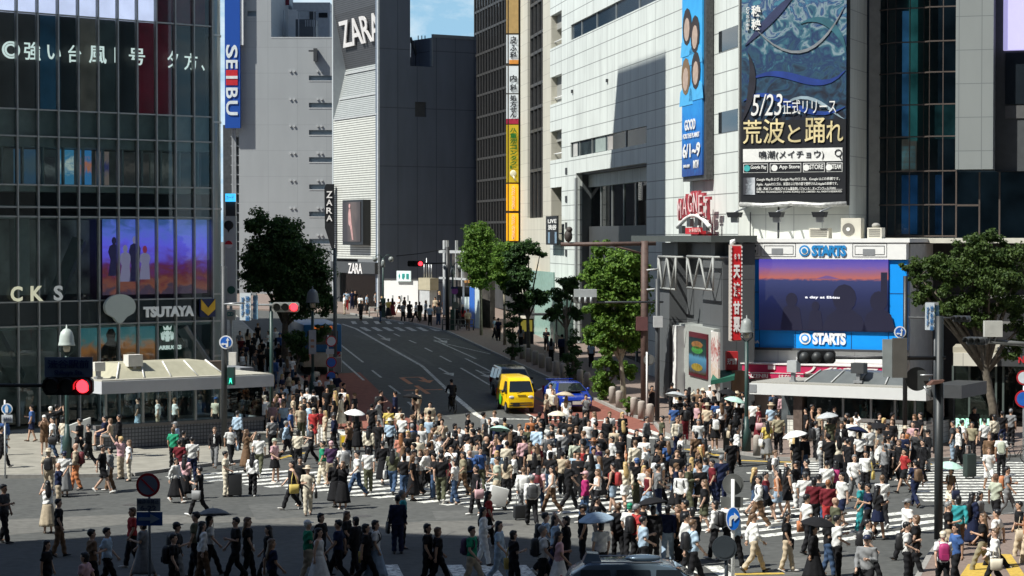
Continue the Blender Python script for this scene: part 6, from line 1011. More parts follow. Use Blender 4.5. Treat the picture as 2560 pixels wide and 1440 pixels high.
# ================================================================== trees
def leafmat(name, dark, light, trans=.35):
    m = bpy.data.materials.new(name); m.use_nodes = True; n = m.node_tree.nodes; l = m.node_tree.links; p = n['Principled BSDF']; p.inputs['Roughness'].default_value = .55; p.inputs['Specular IOR Level'].default_value = .3
    t = n.new('ShaderNodeTexCoord'); a = n.new('ShaderNodeTexNoise'); a.inputs['Scale'].default_value = 3.5; a.inputs['Detail'].default_value = 5; l.new(t.outputs['Object'], a.inputs['Vector'])
    r = n.new('ShaderNodeValToRGB'); r.color_ramp.elements[0].position = .35; r.color_ramp.elements[1].position = .66; r.color_ramp.elements[0].color = (*dark, 1); r.color_ramp.elements[1].color = (*light, 1); l.new(a.outputs['Fac'], r.inputs['Fac']); l.new(r.outputs['Color'], p.inputs['Base Color'])
    tr = n.new('ShaderNodeBsdfTranslucent'); l.new(r.outputs['Color'], tr.inputs['Color']); x = n.new('ShaderNodeMixShader'); x.inputs[0].default_value = trans; l.new(p.outputs[0], x.inputs[1]); l.new(tr.outputs[0], x.inputs[2]); l.new(x.outputs[0], n['Material Output'].inputs[0]); return m
lf_plane = leafmat('plane_leaf', (.05, .12, .02), (.19, .32, .05), .42); lf_dark = leafmat('dark_leaf', (.028, .065, .024), (.07, .145, .035), .35); lf_zel = leafmat('zelkova_leaf', (.035, .07, .018), (.09, .14, .03), .35); lf_ivy = leafmat('ivy_leaf', (.025, .06, .018), (.06, .13, .03), .25)
bark = mat('bark', (.13, .11, .085), .9, var=.4, scale=7, bump=.4); barkpale = mat('plane_bark', (.3, .27, .2), .85, var=.4, scale=4)
def leaves(mb, c, r, n, size, rnd, fill=.55):
    for _ in range(n):
        d = Vector((rnd.gauss(0, 1), rnd.gauss(0, 1), rnd.gauss(0, 1))).normalized(); q = rnd.uniform(fill, 1.0)**.7 * (1 + .16*math.sin(d.x*5+c.x*3) * math.sin(d.z*6+c.z*2))
        p = Vector((c.x + d.x*r[0]*q, c.y + d.y*r[1]*q, c.z + d.z*r[2]*q))
        nn = (d + Vector((rnd.uniform(-1, 1), rnd.uniform(-1, 1), rnd.uniform(-.2, 1.2)))).normalized(); a = nn.orthogonal().normalized(); a.rotate(Matrix.Rotation(rnd.uniform(0, 6.28), 3, nn)); b = nn.cross(a); s = size * rnd.uniform(.6, 1.35)
        mb.add([p - a*s*.5, p + b*s*.32 + nn*s*.08, p + a*s*.5 - nn*s*.1, p - b*s*.32 + nn*s*.08], [(0, 1, 2, 3)])
def tree(name, label, px, py, blobs, lm, size, dens, trunk_r, seed, bk=bark, up=.13, group=None, depth=.8, fill=.5):
    """blobs: crown clumps as (px, py, rx px, rz px, dy m)"""
    rnd = random.Random(seed); o, p = put(name, label, 'tree', px, py, up, group); k = p.y/F; mb = MB(); tk = MB(); cs_ = []
    for bx, by, rx, rzz, dy in blobs:
        c = Vector((xat(p, bx), dy, zat(p, bx, by))); r = (rx*k, rx*k*depth, rzz*k); cs_.append((c, r))
        n = int(2.1 * dens * (r[0]*r[1] + r[0]*r[2] + r[1]*r[2]) * 4); nb = max(4, int(n/70))
        for _ in range(nb):                                                   # small clumps spread through the clump's volume
            d = Vector((rnd.gauss(0, 1), rnd.gauss(0, 1), rnd.gauss(0, 1))).normalized(); q = rnd.random()**.5; cc = Vector((c.x+d.x*r[0]*q*.88, c.y+d.y*r[1]*q*.88, c.z+d.z*r[2]*q*.88)); rr = rnd.uniform(.24, .46) * (r[0]*r[2])**.5
            leaves(mb, cc, (rr*1.15, rr*1.15, rr*.8), int(n/nb), size, rnd, .25)
    top = max(c.z for c, r in cs_); mid = sum((c for c, r in cs_), Vector()) / len(cs_); zl = min(c.z - r[2] for c, r in cs_)
    j = Vector((mid.x*.35, mid.y*.3, max(zl*.9, .8))); tk.tube([(0, 0, -.1), (j.x*.3, j.y*.4, j.z*.5), j, (mid.x*.8, mid.y, (j.z+top)/2)], [trunk_r*1.25, trunk_r, trunk_r*.85, trunk_r*.4], 9)
    for c, r in cs_: tk.tube([j, (j + c)/2 + Vector((0, 0, .2)), c, c + Vector((r[0]*.3, 0, r[2]*.5))], [trunk_r*.55, trunk_r*.4, trunk_r*.2, trunk_r*.08], 6)
    tk.build('trunk', bk, o); mb.build('crown', lm, o); return o
tree('street_tree', 'large dark leafy street tree shading the corner pavement', 712, 945, [(640, 560, 34, 42, 0), (700, 590, 70, 50, .3), (660, 640, 60, 50, -.3), (730, 650, 80, 62, 0), (790, 680, 46, 60, .4), (690, 700, 80, 50, -.2), (640, 690, 42, 45, .5), (760, 740, 70, 55, 0), (745, 640, 45, 40, -.6), (810, 745, 28, 55, .2), (700, 760, 42, 20, 0)], lf_dark, .2, 95, .22, 1)
tree('street_tree', 'low dark leafy bush tree below the large shaded tree', 735, 950, [(735, 850, 38, 28, 0), (750, 880, 30, 22, .2), (800, 830, 30, 25, .5)], lf_dark, .18, 110, .08, 2)
tree('street_tree', 'slim bright green tree with pale trunk by the striped hoarding', 1203, 838, [(1195, 585, 38, 32, 0), (1200, 620, 48, 38, .2), (1185, 660, 40, 35, -.2), (1215, 660, 34, 34, .2), (1205, 700, 42, 25, 0)], lf_plane, .2, 120, .1, 3, barkpale)
tree('street_tree', 'sunlit green tree partly behind the dark spreading tree', 1262, 862, [(1262, 625, 32, 30, .2), (1255, 660, 38, 35, 0), (1268, 700, 30, 30, .2), (1250, 690, 28, 28, 0)], lf_plane, .2, 110, .1, 4, barkpale)
tree('street_tree', 'dark spreading tree with open branches before the cream block', 1322, 890, [(1322, 618, 42, 20, 0), (1295, 640, 36, 26, .2), (1308, 690, 40, 28, -.2), (1285, 660, 30, 26, 0), (1350, 635, 18, 14, 0), (1330, 745, 40, 26, 0), (1300, 765, 36, 24, .2), (1355, 735, 24, 22, 0), (1290, 720, 30, 26, .1)], lf_dark, .19, 100, .13, 5)
tree('street_tree', 'dark tree before the mint glass screen with ivy below', 1418, 935, [(1420, 705, 36, 18, 0), (1400, 740, 28, 26, .1), (1435, 730, 24, 26, 0), (1395, 780, 26, 24, 0), (1440, 780, 26, 24, .1), (1375, 790, 22, 20, .1)], lf_dark, .18, 110, .13, 6)
tree('ivy_column', 'dark ivy covered trunk column beside the bus shelter roof', 1432, 958, [(1432, 850, 20, 34, 0), (1430, 890, 24, 34, 0), (1436, 930, 26, 30, 0)], lf_ivy, .15, 120, .15, 7)
tree('ivy_column', 'slim ivy covered trunk column farther up the kerb', 1282, 900, [(1282, 800, 20, 30, 0), (1280, 840, 18, 34, 0), (1284, 880, 20, 22, 0)], lf_ivy, .15, 110, .13, 8)
tree('street_tree', 'broad sunlit plane tree before the white panelled store', 1560, 1012, [(1505, 625, 36, 22, .2), (1490, 680, 42, 46, .4), (1560, 660, 60, 46, 0), (1600, 690, 30, 60, .3), (1530, 720, 60, 50, -.3), (1580, 750, 56, 55, 0), (1500, 760, 42, 46, .3), (1545, 810, 62, 44, 0), (1490, 830, 36, 36, .2), (1580, 850, 40, 36, .1), (1520, 860, 42, 32, -.2)], lf_plane, .21, 115, .14, 9, barkpale)
tree('ivy_column', 'bright ivy column and low shoots beneath the sunlit plane tree', 1512, 1000, [(1512, 900, 28, 34, 0), (1508, 950, 30, 34, 0), (1508, 985, 24, 20, 0), (1565, 925, 38, 28, .1)], lf_plane, .17, 110, .12, 10)
tree('low_shrub', 'small bright green shrub between the stone bollards', 1568, 1036, [(1567, 1010, 17, 20, 0), (1572, 1024, 15, 14, 0)], lf_plane, .14, 140, .03, 11)
tree('zelkova_tree', 'wide dark zelkova tree with fine foliage over the toy shop', 2490, 1100, [(2470, 600, 60, 22, .2), (2420, 625, 60, 28, 0), (2520, 640, 60, 34, .2), (2330, 660, 60, 26, .3), (2390, 680, 70, 36, 0), (2300, 690, 44, 24, 0), (2470, 700, 80, 42, -.4), (2340, 730, 60, 34, .2), (2420, 750, 70, 34, .2), (2520, 760, 60, 46, 0), (2310, 750, 36, 20, .4), (2280, 700, 26, 18, 0), (2550, 820, 40, 40, 0), (2540, 700, 50, 50, .3), (2400, 790, 60, 18, .5), (2540, 880, 40, 34, .3), (2450, 800, 60, 30, 0), (2360, 770, 60, 26, -.3), (2280, 660, 30, 16, .2), (2460, 650, 70, 36, .3)], lf_zel, .15, 75, .2, 12, depth=1.0)
# ================================================================== vehicles
def bevelled(mb, name, mats, parent, M=None, w=.04, seg=2):
    o = mb.build(name, mats, parent, M); bm = bmesh.new(); bm.from_mesh(o.data); bmesh.ops.remove_doubles(bm, verts=bm.verts, dist=1e-4)
    es = [e for e in bm.edges if len(e.link_faces) == 2 and e.calc_face_angle(0) > .2]; bmesh.ops.bevel(bm, geom=es, offset=w, segments=seg, affect='EDGES', profile=.6); bm.to_mesh(o.data); bm.free()
    for p in o.data.polygons: p.use_smooth = True
    try: o.data.set_sharp_from_angle(angle=R(40))
    except Exception: pass
    return o
tyre = mat('tyre', (.015, .015, .016), .8); rimm = mat('wheel_rim', (.35, .36, .37), .35, .7); cglass = mat('car_glass', (.012, .016, .02), .03, spec=.8, var=.05); lampg = mat('headlamp', (.5, .52, .54), .12, spec=.8); plate = mat('plate_white', (.65, .66, .62), .5); trim = mat('black_trim', (.015, .015, .016), .5)
def shell(mb, prof, hw):
    n = len(prof); vs = [(-hw(z, y), y, z) for y, z in prof] + [(hw(z, y), y, z) for y, z in prof]
    mb.add(vs, [tuple(range(n)), tuple(range(n, 2*n))[::-1]] + [((i+1) % n, i, n+i, n+(i+1) % n) for i in range(n)])
def wheel(o, x, y, r, wd=.17):
    mb = MB(); s = 1 if x > 0 else -1; n = 20; xo = x; ring = lambda rr, xx: [(xx, y + rr*math.cos(2*math.pi*k/n), r + rr*math.sin(2*math.pi*k/n)) for k in range(n)]
    mb.ring([ring(r*.6, x-s*wd), ring(r*.96, x-s*wd), ring(r, x-s*wd*.8), ring(r, x-s*.02), ring(r*.95, x), ring(r*.62, x)]); t = mb.build('wheel', tyre, o)
    mb = MB(); mb.ring([ring(r*.63, x-s*.02), ring(r*.6, x+s*.004), ring(r*.2, x+s*.012)]); mb.build('rim', rimm, t)
def quad_on(mb, pts, off):
    a, b, c = Vector(pts[0]), Vector(pts[1]), Vector(pts[2]); n = (b-a).cross(c-a).normalized(); vs = [Vector(p) + n*off for p in pts]; m_ = len(vs); mb.add(vs + [Vector(p) - n*.02 for p in pts], [tuple(range(m_))] + [((i+1) % m_, i, m_+i, m_+(i+1) % m_) for i in range(m_)])
def vehicle(name, label, cat, pos, rz, kind, paintm):
    o = thing(name, label, cat, Matrix.Translation(pos) @ Matrix.Rotation(rz, 4, 'Z'))
    if kind == 'van': W, prof, tap, wr, wy = 1.475, [(-1.66, .28), (-1.7, .5), (-1.69, .86), (-1.6, 1.08), (-1.22, 1.7), (-1.0, 1.84), (-.4, 1.9), (1.5, 1.9), (1.66, 1.78), (1.7, .9), (1.68, .28)], .17, .27, (-1.12, 1.05)
    elif kind == 'minivan': W, prof, tap, wr, wy = 1.72, [(-2.2, .3), (-2.25, .6), (-2.1, .95), (-1.4, 1.1), (-.75, 1.65), (-.3, 1.75), (1.9, 1.76), (2.2, 1.6), (2.3, .9), (2.28, .3)], .2, .32, (-1.4, 1.35)
    elif kind == 'hatch': W, prof, tap, wr, wy = 1.78, [(-2.1, .25), (-2.14, .5), (-2.05, .72), (-1.15, .96), (-.45, 1.4), (.1, 1.47), (1.0, 1.43), (1.6, 1.12), (2.05, 1.05), (2.12, .6), (2.1, .25)], .28, .33, (-1.35, 1.3)
    else: W, prof, tap, wr, wy = 1.75, [(-2.2, .3), (-2.26, .6), (-2.1, .85), (-1.15, 1.02), (-.35, 1.5), (.2, 1.58), (1.7, 1.56), (2.1, 1.3), (2.28, .9), (2.25, .3)], .26, .33, (-1.4, 1.35)
    belt = {'van': 1.02, 'minivan': 1.0, 'hatch': .95, 'wagon': 1.0}[kind]; top = max(z for y, z in prof)
    def hw(z, y=0): return W/2 - max(0, z-belt)/(top-belt)*tap - (.05 if abs(y) > abs(prof[0][0])*.97 else 0)
    mb = MB(); shell(mb, prof, hw); body = bevelled(mb, 'body', paintm, o, None, .06)
    wi = [i for i, (y, z) in enumerate(prof) if y < 0 and z >= belt-.06]; (ya, za), (yb, zb_) = (prof[3], prof[4])
    f0, f1 = .06, .93; y0, z0 = ya + (yb-ya)*f0, za + (zb_-za)*f0; y1, z1 = ya + (yb-ya)*f1, za + (zb_-za)*f1; mb = MB(); quad_on(mb, [(-hw(z0)+.09, y0, z0), (hw(z0)-.09, y0, z0), (hw(z1)-.08, y1, z1), (-hw(z1)+.08, y1, z1)], .03); mb.build('windscreen', cglass, o)
    rear = prof[-2][0]; ws = {'van': [(-1.2, -.42)], 'minivan': [(-.95, .1), (.2, 1.1), (1.2, 2.0)], 'hatch': [(-.75, .15), (.22, 1.15)], 'wagon': [(-.8, .1), (.18, 1.05), (1.13, 1.9)]}[kind]; wt = {'van': 1.64, 'minivan': 1.6, 'hatch': 1.34, 'wagon': 1.44}[kind]
    for s in (-1, 1):
        for i, (a, b) in enumerate(ws):
            zz0, zz1 = belt+.06, wt; sl = .32 if i == 0 else .04; pts = [(s*hw(zz0), a, zz0), (s*hw(zz0), b, zz0), (s*hw(zz1), b-.04, zz1), (s*hw(zz1), a+sl, zz1)]; mb = MB(); quad_on(mb, pts if s > 0 else pts[::-1], .012); mb.build('side_window', cglass, o)
        for y in wy: wheel(o, s*(W/2+.01), y, wr); mb = MB(); n = 14; mb.add([(s*(W/2+.004), y + (wr+.06)*math.cos(math.pi*t/n), wr + (wr+.06)*math.sin(math.pi*t/n)) for t in range(n+1)] + [(s*(W/2+.004), y-wr-.06, .28), (s*(W/2+.004), y+wr+.06, .28)], [tuple(range(n+1))]); mb.build('wheel_arch', trim, o)
        mb = MB(); mb.ell((s*(W/2+.12), ws[0][0]+.1, belt+.12), (.1, .06, .09)); mb.tube([(s*W/2*.97, ws[0][0]+.1, belt+.08), (s*(W/2+.1), ws[0][0]+.1, belt+.1)], .025, 5); mb.build('mirror', trim if kind != 'hatch' else paintm, o)
        fy = prof[2][0]; zc = prof[2][1]-.02
        mb = MB(); mb.ell((s*(W/2-.22), fy+.04, zc+.0 if kind == 'van' else zc-.04), (.17, .07, .09 if kind == 'van' else .07)); mb.build('headlight', lampg, o)
        mb = MB(); mb.box(s*(W/2-.1)-.06, s*(W/2-.1)+.06, rear-.02, rear+.04, .75, 1.1); mb.build('tail_lamp', mat('tail_red', (.35, .01, .015), .3), o)
    fy = prof[1][0]
    mb = MB(); mb.box(-W/2+.12, W/2-.12, fy-.03, fy+.04, .4, .44); mb.box(-W/2+.15, W/2-.15, fy-.03, fy+.04, .52, .57); mb.build('grille', trim, o)
    mb = MB(); mb.box(-.25 - (.2 if kind == 'van' else 0), .1 - (.2 if kind == 'van' else -.15), fy-.05, fy-.03, .36, .53); mb.build('number_plate', plate if kind != 'van' else trim, o)
    mb = MB(); mb.tube([(-.25, prof[3][0]-.03, prof[3][1]+.03), (.35, prof[3][0]+.02, prof[3][1]+.1)], .012, 5); mb.build('wiper', trim, o); return o, W, hw
vyel = mat('van_yellow', (.85, .55, .005), .3, coat=.4, var=.03); vblue = mat('car_blue', (.006, .03, .28), .25, coat=.6, var=.05); vblk = mat('car_black', (.01, .011, .013), .25, coat=.5); vsil = mat('car_silver_blue', (.13, .18, .23), .25, .5, coat=.5, var=.08)
pv = G(1297, 1034); o, W, hw = vehicle('delivery_van', 'small bright yellow delivery van waiting at the stop line', 'van', Vector((pv.x-.2, pv.y+1.3, gz(pv.y+1.3))), R(11.3), 'van', vyel)
for s in (-1, 1):
    mb = MB(); mb.ell((s*(W/2), .35, .62), (.012, .34, .3), 14, 8); mb.build('green_mark', mat('van_green', (.1, .45, .03), .4), o)
    mb = MB(); pts = [(s*hw(1.15), -.3, 1.12), (s*hw(1.15), .75, 1.12), (s*hw(1.6), .72, 1.6), (s*hw(1.6), -.25, 1.6)]; quad_on(mb, pts if s > 0 else pts[::-1], .01); mb.build('window_cover', mat('van_yellow_dull', (.7, .45, .01), .5), o)
    mb = MB()
    for y in (-.36, .85): mb.box(s*(W/2)-.008, s*(W/2)+.008, y-.01, y+.01, .35, 1.0)
    mb.box(s*(W/2)-.008, s*(W/2)+.01, -.3, 1.4, .98, 1.0); mb.build('door_seam', trim, o)
mb = MB(); mb.box(-.2, .25, -1.715, -1.68, .93, .97); mb.build('front_lettering', trim, o)
mb = MB(); mb.ell((-.33, -1.05, 1.28), (.1, .1, .14)); mb.build('seat_headrest', mat('seat_grey', (.3, .28, .25), .7), o)
pv = G(1436, 1030); o, W, hw = vehicle('blue_car', 'glossy blue hatchback with rear wing waiting beside the kerb', 'car', Vector((pv.x-.35, pv.y+1.8, gz(pv.y+1.8))), R(13), 'hatch', vblue)
mb = MB(); mb.box(-.75, .75, 1.55, 1.85, 1.46, 1.5); mb.box(-.6, -.55, 1.6, 1.75, 1.1, 1.46); mb.box(.55, .6, 1.6, 1.75, 1.1, 1.46); mb.build('rear_wing', vblue, o); mb = MB(); mb.box(-.45, .45, -1.45, -1.0, 1.0, 1.03); mb.build('bonnet_scoop', trim, o)
pv = G(1258, 1006); vehicle('black_minivan', 'black minivan mostly hidden behind the yellow van', 'car', Vector((pv.x+.45, pv.y+2.6, gz(pv.y+2.6))), R(11.3), 'minivan', vblk)
o, W, hw = vehicle('silver_wagon', 'blue grey station wagon roof with two roof boxes, cut by the bottom frame', 'car', Vector((3.5, 52.7, 0)), R(90), 'wagon', vsil); o['label'] = 'blue grey station wagon with two roof boxes beside the near crossing'
mb = MB(); mb.add([(-.35, 1.35, 1.56), (.25, 1.35, 1.56), (.25, 1.8, 1.56), (-.35, 1.8, 1.56), (-.25, 1.42, 1.76), (.15, 1.42, 1.76), (.15, 1.7, 1.78), (-.25, 1.7, 1.78)], [(3,2,1,0), (4,5,6,7), (0,1,5,4), (1,2,6,5), (2,3,7,6), (3,0,4,7)]); mb.build('roof_box', vsil, o); mb = MB(); mb.ell((-.2, .35, 1.66), (.22, .45, .09), 14, 8); mb.build('roof_pod', vsil, o); mb = MB(); mb.tube([(-.55, 1.6, 1.6), (-.55, -.1, 1.6)], .02, 6); mb.tube([(.55, 1.6, 1.6), (.55, -.1, 1.6)], .02, 6); mb.build('roof_rail', rimm, o)
p = G(772, 938); o = thing('city_bus', 'blue and cream city bus half hidden behind the tree and lamp post', 'bus', Matrix.Translation((p.x, p.y+4.5, gz(p.y+4.5))) @ Matrix.Rotation(R(11), 4, 'Z')); mb = MB(); mb.box(-1.2, 1.2, -4.5, 4.5, .35, 1.25); bevelled(mb, 'lower_body', mat('bus_cream', (.42, .4, .33), .4), o, None, .06); mb = MB(); mb.box(-1.19, 1.19, -4.49, 4.49, 1.26, 3.0); bevelled(mb, 'upper_body', mat('bus_blue', (.02, .14, .34), .35), o, None, .1); mb = MB(); mb.box(-.95, .95, -4.52, -4.45, 1.75, 2.6); mb.build('rear_window', mat('bus_window', (.08, .07, .06), .15, var=.8, scale=2), o)
for s in (-1, 1):
    mb = MB(); mb.box(s*1.0-.1, s*1.0+.1, -4.53, -4.45, 1.0, 1.3); mb.build('tail_lamp', redlamp if s < 0 else MATS['tail_red'], o)
    for y in (-2.8, 2.6): wheel(o, s*1.2, y, .45, .25)
mb = MB(); mb.box(-.6, .6, -4.53, -4.46, 2.68, 2.9); mb.build('route_display', lit('route_amber', (.5, .12, .02), .7), o)
# ---- bicycles
def bicycle(label, M, basket=True):
    o = thing('bicycle', label, 'bicycle', M)
    for y in (-.52, .52):
        mb = MB(); n = 22; mb.tube([(0, y + .32*math.cos(2*math.pi*k/n), .34 + .32*math.sin(2*math.pi*k/n)) for k in range(n+1)], .022, 6); w = mb.build('wheel', tyre, o); mb = MB()
        for k in range(8): a = math.pi*k/4; mb.tube([(0, y, .34), (0, y+.31*math.cos(a), .34+.31*math.sin(a))], .004, 3)
        mb.build('spoke', rimm, w)
    mb = MB()
    for a, b in (((0, -.42, .85), (0, -.02, .3)), ((0, -.02, .3), (0, .14, .82)), ((0, -.4, .75), (0, .1, .72)), ((0, -.02, .3), (0, .52, .34)), ((0, .1, .7), (0, .52, .34)), ((0, -.42, .95), (0, -.52, .34))): mb.tube([a, b], .018, 6)
    mb.build('frame', mat('bike_black', (.02, .02, .022), .4), o); mb = MB(); mb.tube([(-.28, -.3, 1.0), (-.1, -.42, .98), (.1, -.42, .98), (.28, -.3, 1.0)], .015, 6); mb.build('handlebar', rimm, o); mb = MB(); mb.ell((0, .15, .86), (.08, .13, .04)); mb.build('saddle', trim, o)
    if basket: mb = MB(); mb.box(-.17, .17, -.78, -.52, .72, .95); mb.build('basket', mat('basket_wire', (.12, .12, .12), .5, .4), o)
    return o
BIKE = G(1131, 1031); BIKEM = Matrix.Translation(BIKE) @ Matrix.Rotation(R(196), 4, 'Z'); bicycle('black bicycle ridden up the middle of the street', BIKEM, False)
bicycle('parked bicycle with grey basket cover at the pavement edge by the shop', Matrix.Translation(G(2538, 1160, .13)) @ Matrix.Rotation(R(70), 4, 'Z'))
# ================================================================== people
TMP = bpy.data.scenes.new('workshop')
def remeshed(mb, vox, fn=None):
    """closes overlapping limbs into one continuous skin"""
    me = mb.mesh('lump', []); o = bpy.data.objects.new('lump', me); TMP.collection.objects.link(o)
    m = o.modifiers.new('r', 'REMESH'); m.mode = 'VOXEL'; m.voxel_size = vox; m.use_smooth_shade = True
    s = o.modifiers.new('s', 'SMOOTH'); s.factor = .5; s.iterations = 2
    TMP.view_layers[0].update(); dg = TMP.view_layers[0].depsgraph; out = bpy.data.meshes.new_from_object(o.evaluated_get(dg), depsgraph=dg); bpy.data.objects.remove(o); bpy.data.meshes.remove(me)
    for v in out.vertices:
        if fn: v.co = fn(v.co)
    for p in out.polygons: p.use_smooth = True
    out.update(); return out
def V(*a): return Vector(a)
def joints(pose):
    J = {}; dz = 0
    for s in (-1, 1):
        J['sh', s] = V(s*.175, 0, 1.385); J['hip', s] = V(s*.085, 0, .90)
        J['kn', s] = V(s*.095, -.015, .49); J['an', s] = V(s*.105, .02, .085); J['el', s] = V(s*.225, .035, 1.10); J['wr', s] = V(s*.22, -.05, .86); J['pit', s] = 0
    if pose[0] == 'w':
        f = -1 if pose.endswith('2') else 1; q = .5 if 's' in pose else 1
        J['kn', f] = V(f*.09, -.19*q, .51); J['an', f] = V(f*.085, -.33*q, .10 if q == 1 else .088); J['kn', -f] = V(-f*.09, .06*q, .485); J['an', -f] = V(-f*.085, .33*q, .09+.07*q); J['pit', f] = .35*q; J['pit', -f] = -.7*q
        J['el', f] = V(f*.23, .13*q, 1.12); J['wr', f] = V(f*.22, .14*q, .89); J['el', -f] = V(-f*.23, -.04*q, 1.11); J['wr', -f] = V(-f*.19, -.22*q, .92)
        if 'c' in pose: J['el', f] = V(f*.22, -.02, 1.11); J['wr', f] = V(f*.1, -.25, 1.16)
    elif pose == 'f': J['el', 1] = V(.21, -.03, 1.12); J['wr', 1] = V(.10, -.26, 1.20); J['el', -1] = V(-.22, .02, 1.11); J['wr', -1] = V(-.17, -.19, 1.0); J['an', 1] = V(.11, -.09, .085); J['kn', 1] = V(.10, -.08, .5)
    elif pose == 'p':
        for s in (-1, 1): J['el', s] = V(s*.23, -.18, 1.25); J['wr', s] = V(s*.09, -.33, 1.50)
    elif pose == 'a': J['el', 1] = V(.27, -.12, 1.5); J['wr', 1] = V(.27, -.27, 1.74)
    elif pose == 'i':
        for s in (-1, 1): J['hip', s] = V(s*.085, .0, .50); J['kn', s] = V(s*.10, -.40, .50); J['an', s] = V(s*.10, -.40, .085); J['el', s] = V(s*.22, -.05, .72); J['wr', s] = V(s*.12, -.3, .62); J['sh', s] = V(s*.175, 0, .985)
    elif pose == 'c':
        for s in (-1, 1): J['sh', s] = V(s*.175, -.12, 1.42); J['el', s] = V(s*.26, -.25, 1.2); J['wr', s] = V(s*.25, -.36, 1.03); J['hip', s] = V(s*.085, .13, .95)
        J['kn', 1] = V(.1, -.22, .78); J['an', 1] = V(.1, -.05, .4); J['kn', -1] = V(-.1, -.2, .62); J['an', -1] = V(-.1, -.02, .2)
    return J
def torso(mb, inf, lo, hi, off):
    prof = [(.82, .13, .10), (.88, .155, .115), (.95, .16, .115), (1.03, .145, .105), (1.12, .143, .103), (1.22, .158, .115), (1.32, .172, .112), (1.385, .16, .09), (1.43, .085, .065)]
    mb.ring([[off(z) + V((rx+inf)*math.cos(2*math.pi*k/14), (ry+inf)*math.sin(2*math.pi*k/14), 0) for k in range(14)] for z, rx, ry in prof if lo <= z <= hi])
def offs(pose):
    if pose == 'i': return lambda z: V(0, 0, z-.40)
    if pose == 'c': return lambda z: V(0, .13 - (z-.82)*.45, z+.04)
    return lambda z: V(0, 0, z)
CACHE = {}
m_skin = mat('skin', (.5, .3, .2), .55, objcol=True, var=.06); m_cloth = mat('cloth', (.5, .5, .5), .85, objcol=True, var=.2, scale=9, bump=.35, spec=.2); m_hair = mat('hair', (.02, .02, .02), .45, objcol=True, var=.3, scale=30); m_eye = mat('eye_dark', (.015, .012, .012), .3); m_lip = mat('lip', (.35, .12, .1), .5); m_shoe = mat('shoe', (.5, .5, .5), .6, objcol=True, var=.1); m_bag = mat('bag', (.5, .5, .5), .6, objcol=True, var=.12, scale=6)
def wrinkle(v): return v + V(.007*math.sin(v.z*38+v.x*17), .008*math.sin(v.z*31+v.x*23+1), .0)
LOW = [0]
def body(pose):
    k = ('body', pose, LOW[0])
    if k in CACHE: return CACHE[k]
    J = joints(pose); of = offs(pose); mb = MB(); torso(mb, 0, 0, 2, of); h = of(1.585)
    d = of(0); hp = lambda x, y, z: V(x, y, z) + of(z) - V(0, 0, z)
    mb.tube([hp(0, .01, 1.38), hp(0, .0, 1.50), hp(0, -.01, 1.56)], [.06, .05, .05], 10)
    mb.ring([[hp(rx*math.cos(2*math.pi*q/14), yo + ry*math.sin(2*math.pi*q/14), z) for q in range(14)] for z, rx, ry, yo in ((1.465, .028, .03, -.055), (1.485, .05, .055, -.03), (1.52, .062, .08, -.012), (1.56, .071, .092, -.004), (1.60, .076, .098, .0), (1.645, .074, .096, .006), (1.68, .055, .075, .01), (1.70, .02, .03, .01))])
    mb.ell(hp(0, -.102, 1.565), (.014, .022, .022), 8, 5)
    for s in (-1, 1):
        mb.ell(hp(s*.078, .008, 1.575), (.012, .022, .034), 8, 5)
        sh, el, wr = J['sh', s], J['el', s], J['wr', s]; mb.tube([sh + V(-s*.05, 0, .0), sh, (sh+el)/2, el, (el+wr)/2, wr], [.05, .056, .048, .041, .038, .027], 9)
        hd = (wr - el).normalized(); mb.tube([wr, wr + hd*.05, wr + hd*.10], [.026, .038, .03], 8)
        hi, kn, an = J['hip', s], J['kn', s], J['an', s]; mb.tube([hi + V(0, 0, .04), hi, (hi+kn)/2, kn, kn*.6+an*.4, an], [.085, .092, .075, .057, .056, .038], 10)
        mb.ell(an + V(0, -.05, -.04), (.04, .1, .04), 8, 5)
    me = remeshed(mb, .036 if LOW[0] else .017); fx = MB()
    for s in (() if LOW[0] else (-1, 1)):
        el, wr = J['el', s], J['wr', s]; hd = (wr-el).normalized(); sd = hd.cross(V(1, 0, 0) if abs(hd.x) < .7 else V(0, 0, 1)).normalized(); cu = hd.cross(sd).normalized()
        for i, (o_, L_) in enumerate(((-.027, .055), (-.009, .068), (.009, .064), (.027, .05))):
            b = wr + hd*.088 + sd*o_; fx.tube([b, b + hd*L_*.5 + cu*.006, b + hd*L_*.8 + cu*.025], [.0095, .0085, .006], 5)
        b = wr + hd*.045 - sd*.03; fx.tube([b, b - sd*.025 + hd*.02, b - sd*.03 + hd*.05 + cu*.012], [.011, .009, .007], 5)
    bm = bmesh.new(); bm.from_mesh(me); fm = fx.mesh('f', []); bm.from_mesh(fm); bm.to_mesh(me); bm.free(); bpy.data.meshes.remove(fm)
    for m in (m_skin, m_eye, m_lip): me.materials.append(m)
    eyes = [hp(s*.031, -.088, 1.592) for s in (-1, 1)]; lip = hp(0, -.088, 1.515)
    for p in me.polygons:
        p.use_smooth = True; c = p.center
        if any((V(c.x-e.x, 0, c.z-e.z)).length < .014 and c.y < e.y + .03 for e in eyes): p.material_index = 1
        elif abs(c.x-lip.x) < .024 and abs(c.z-lip.z) < .009 and c.y < lip.y + .03: p.material_index = 2
    me.name = 'person_body'; CACHE[k] = me; return me
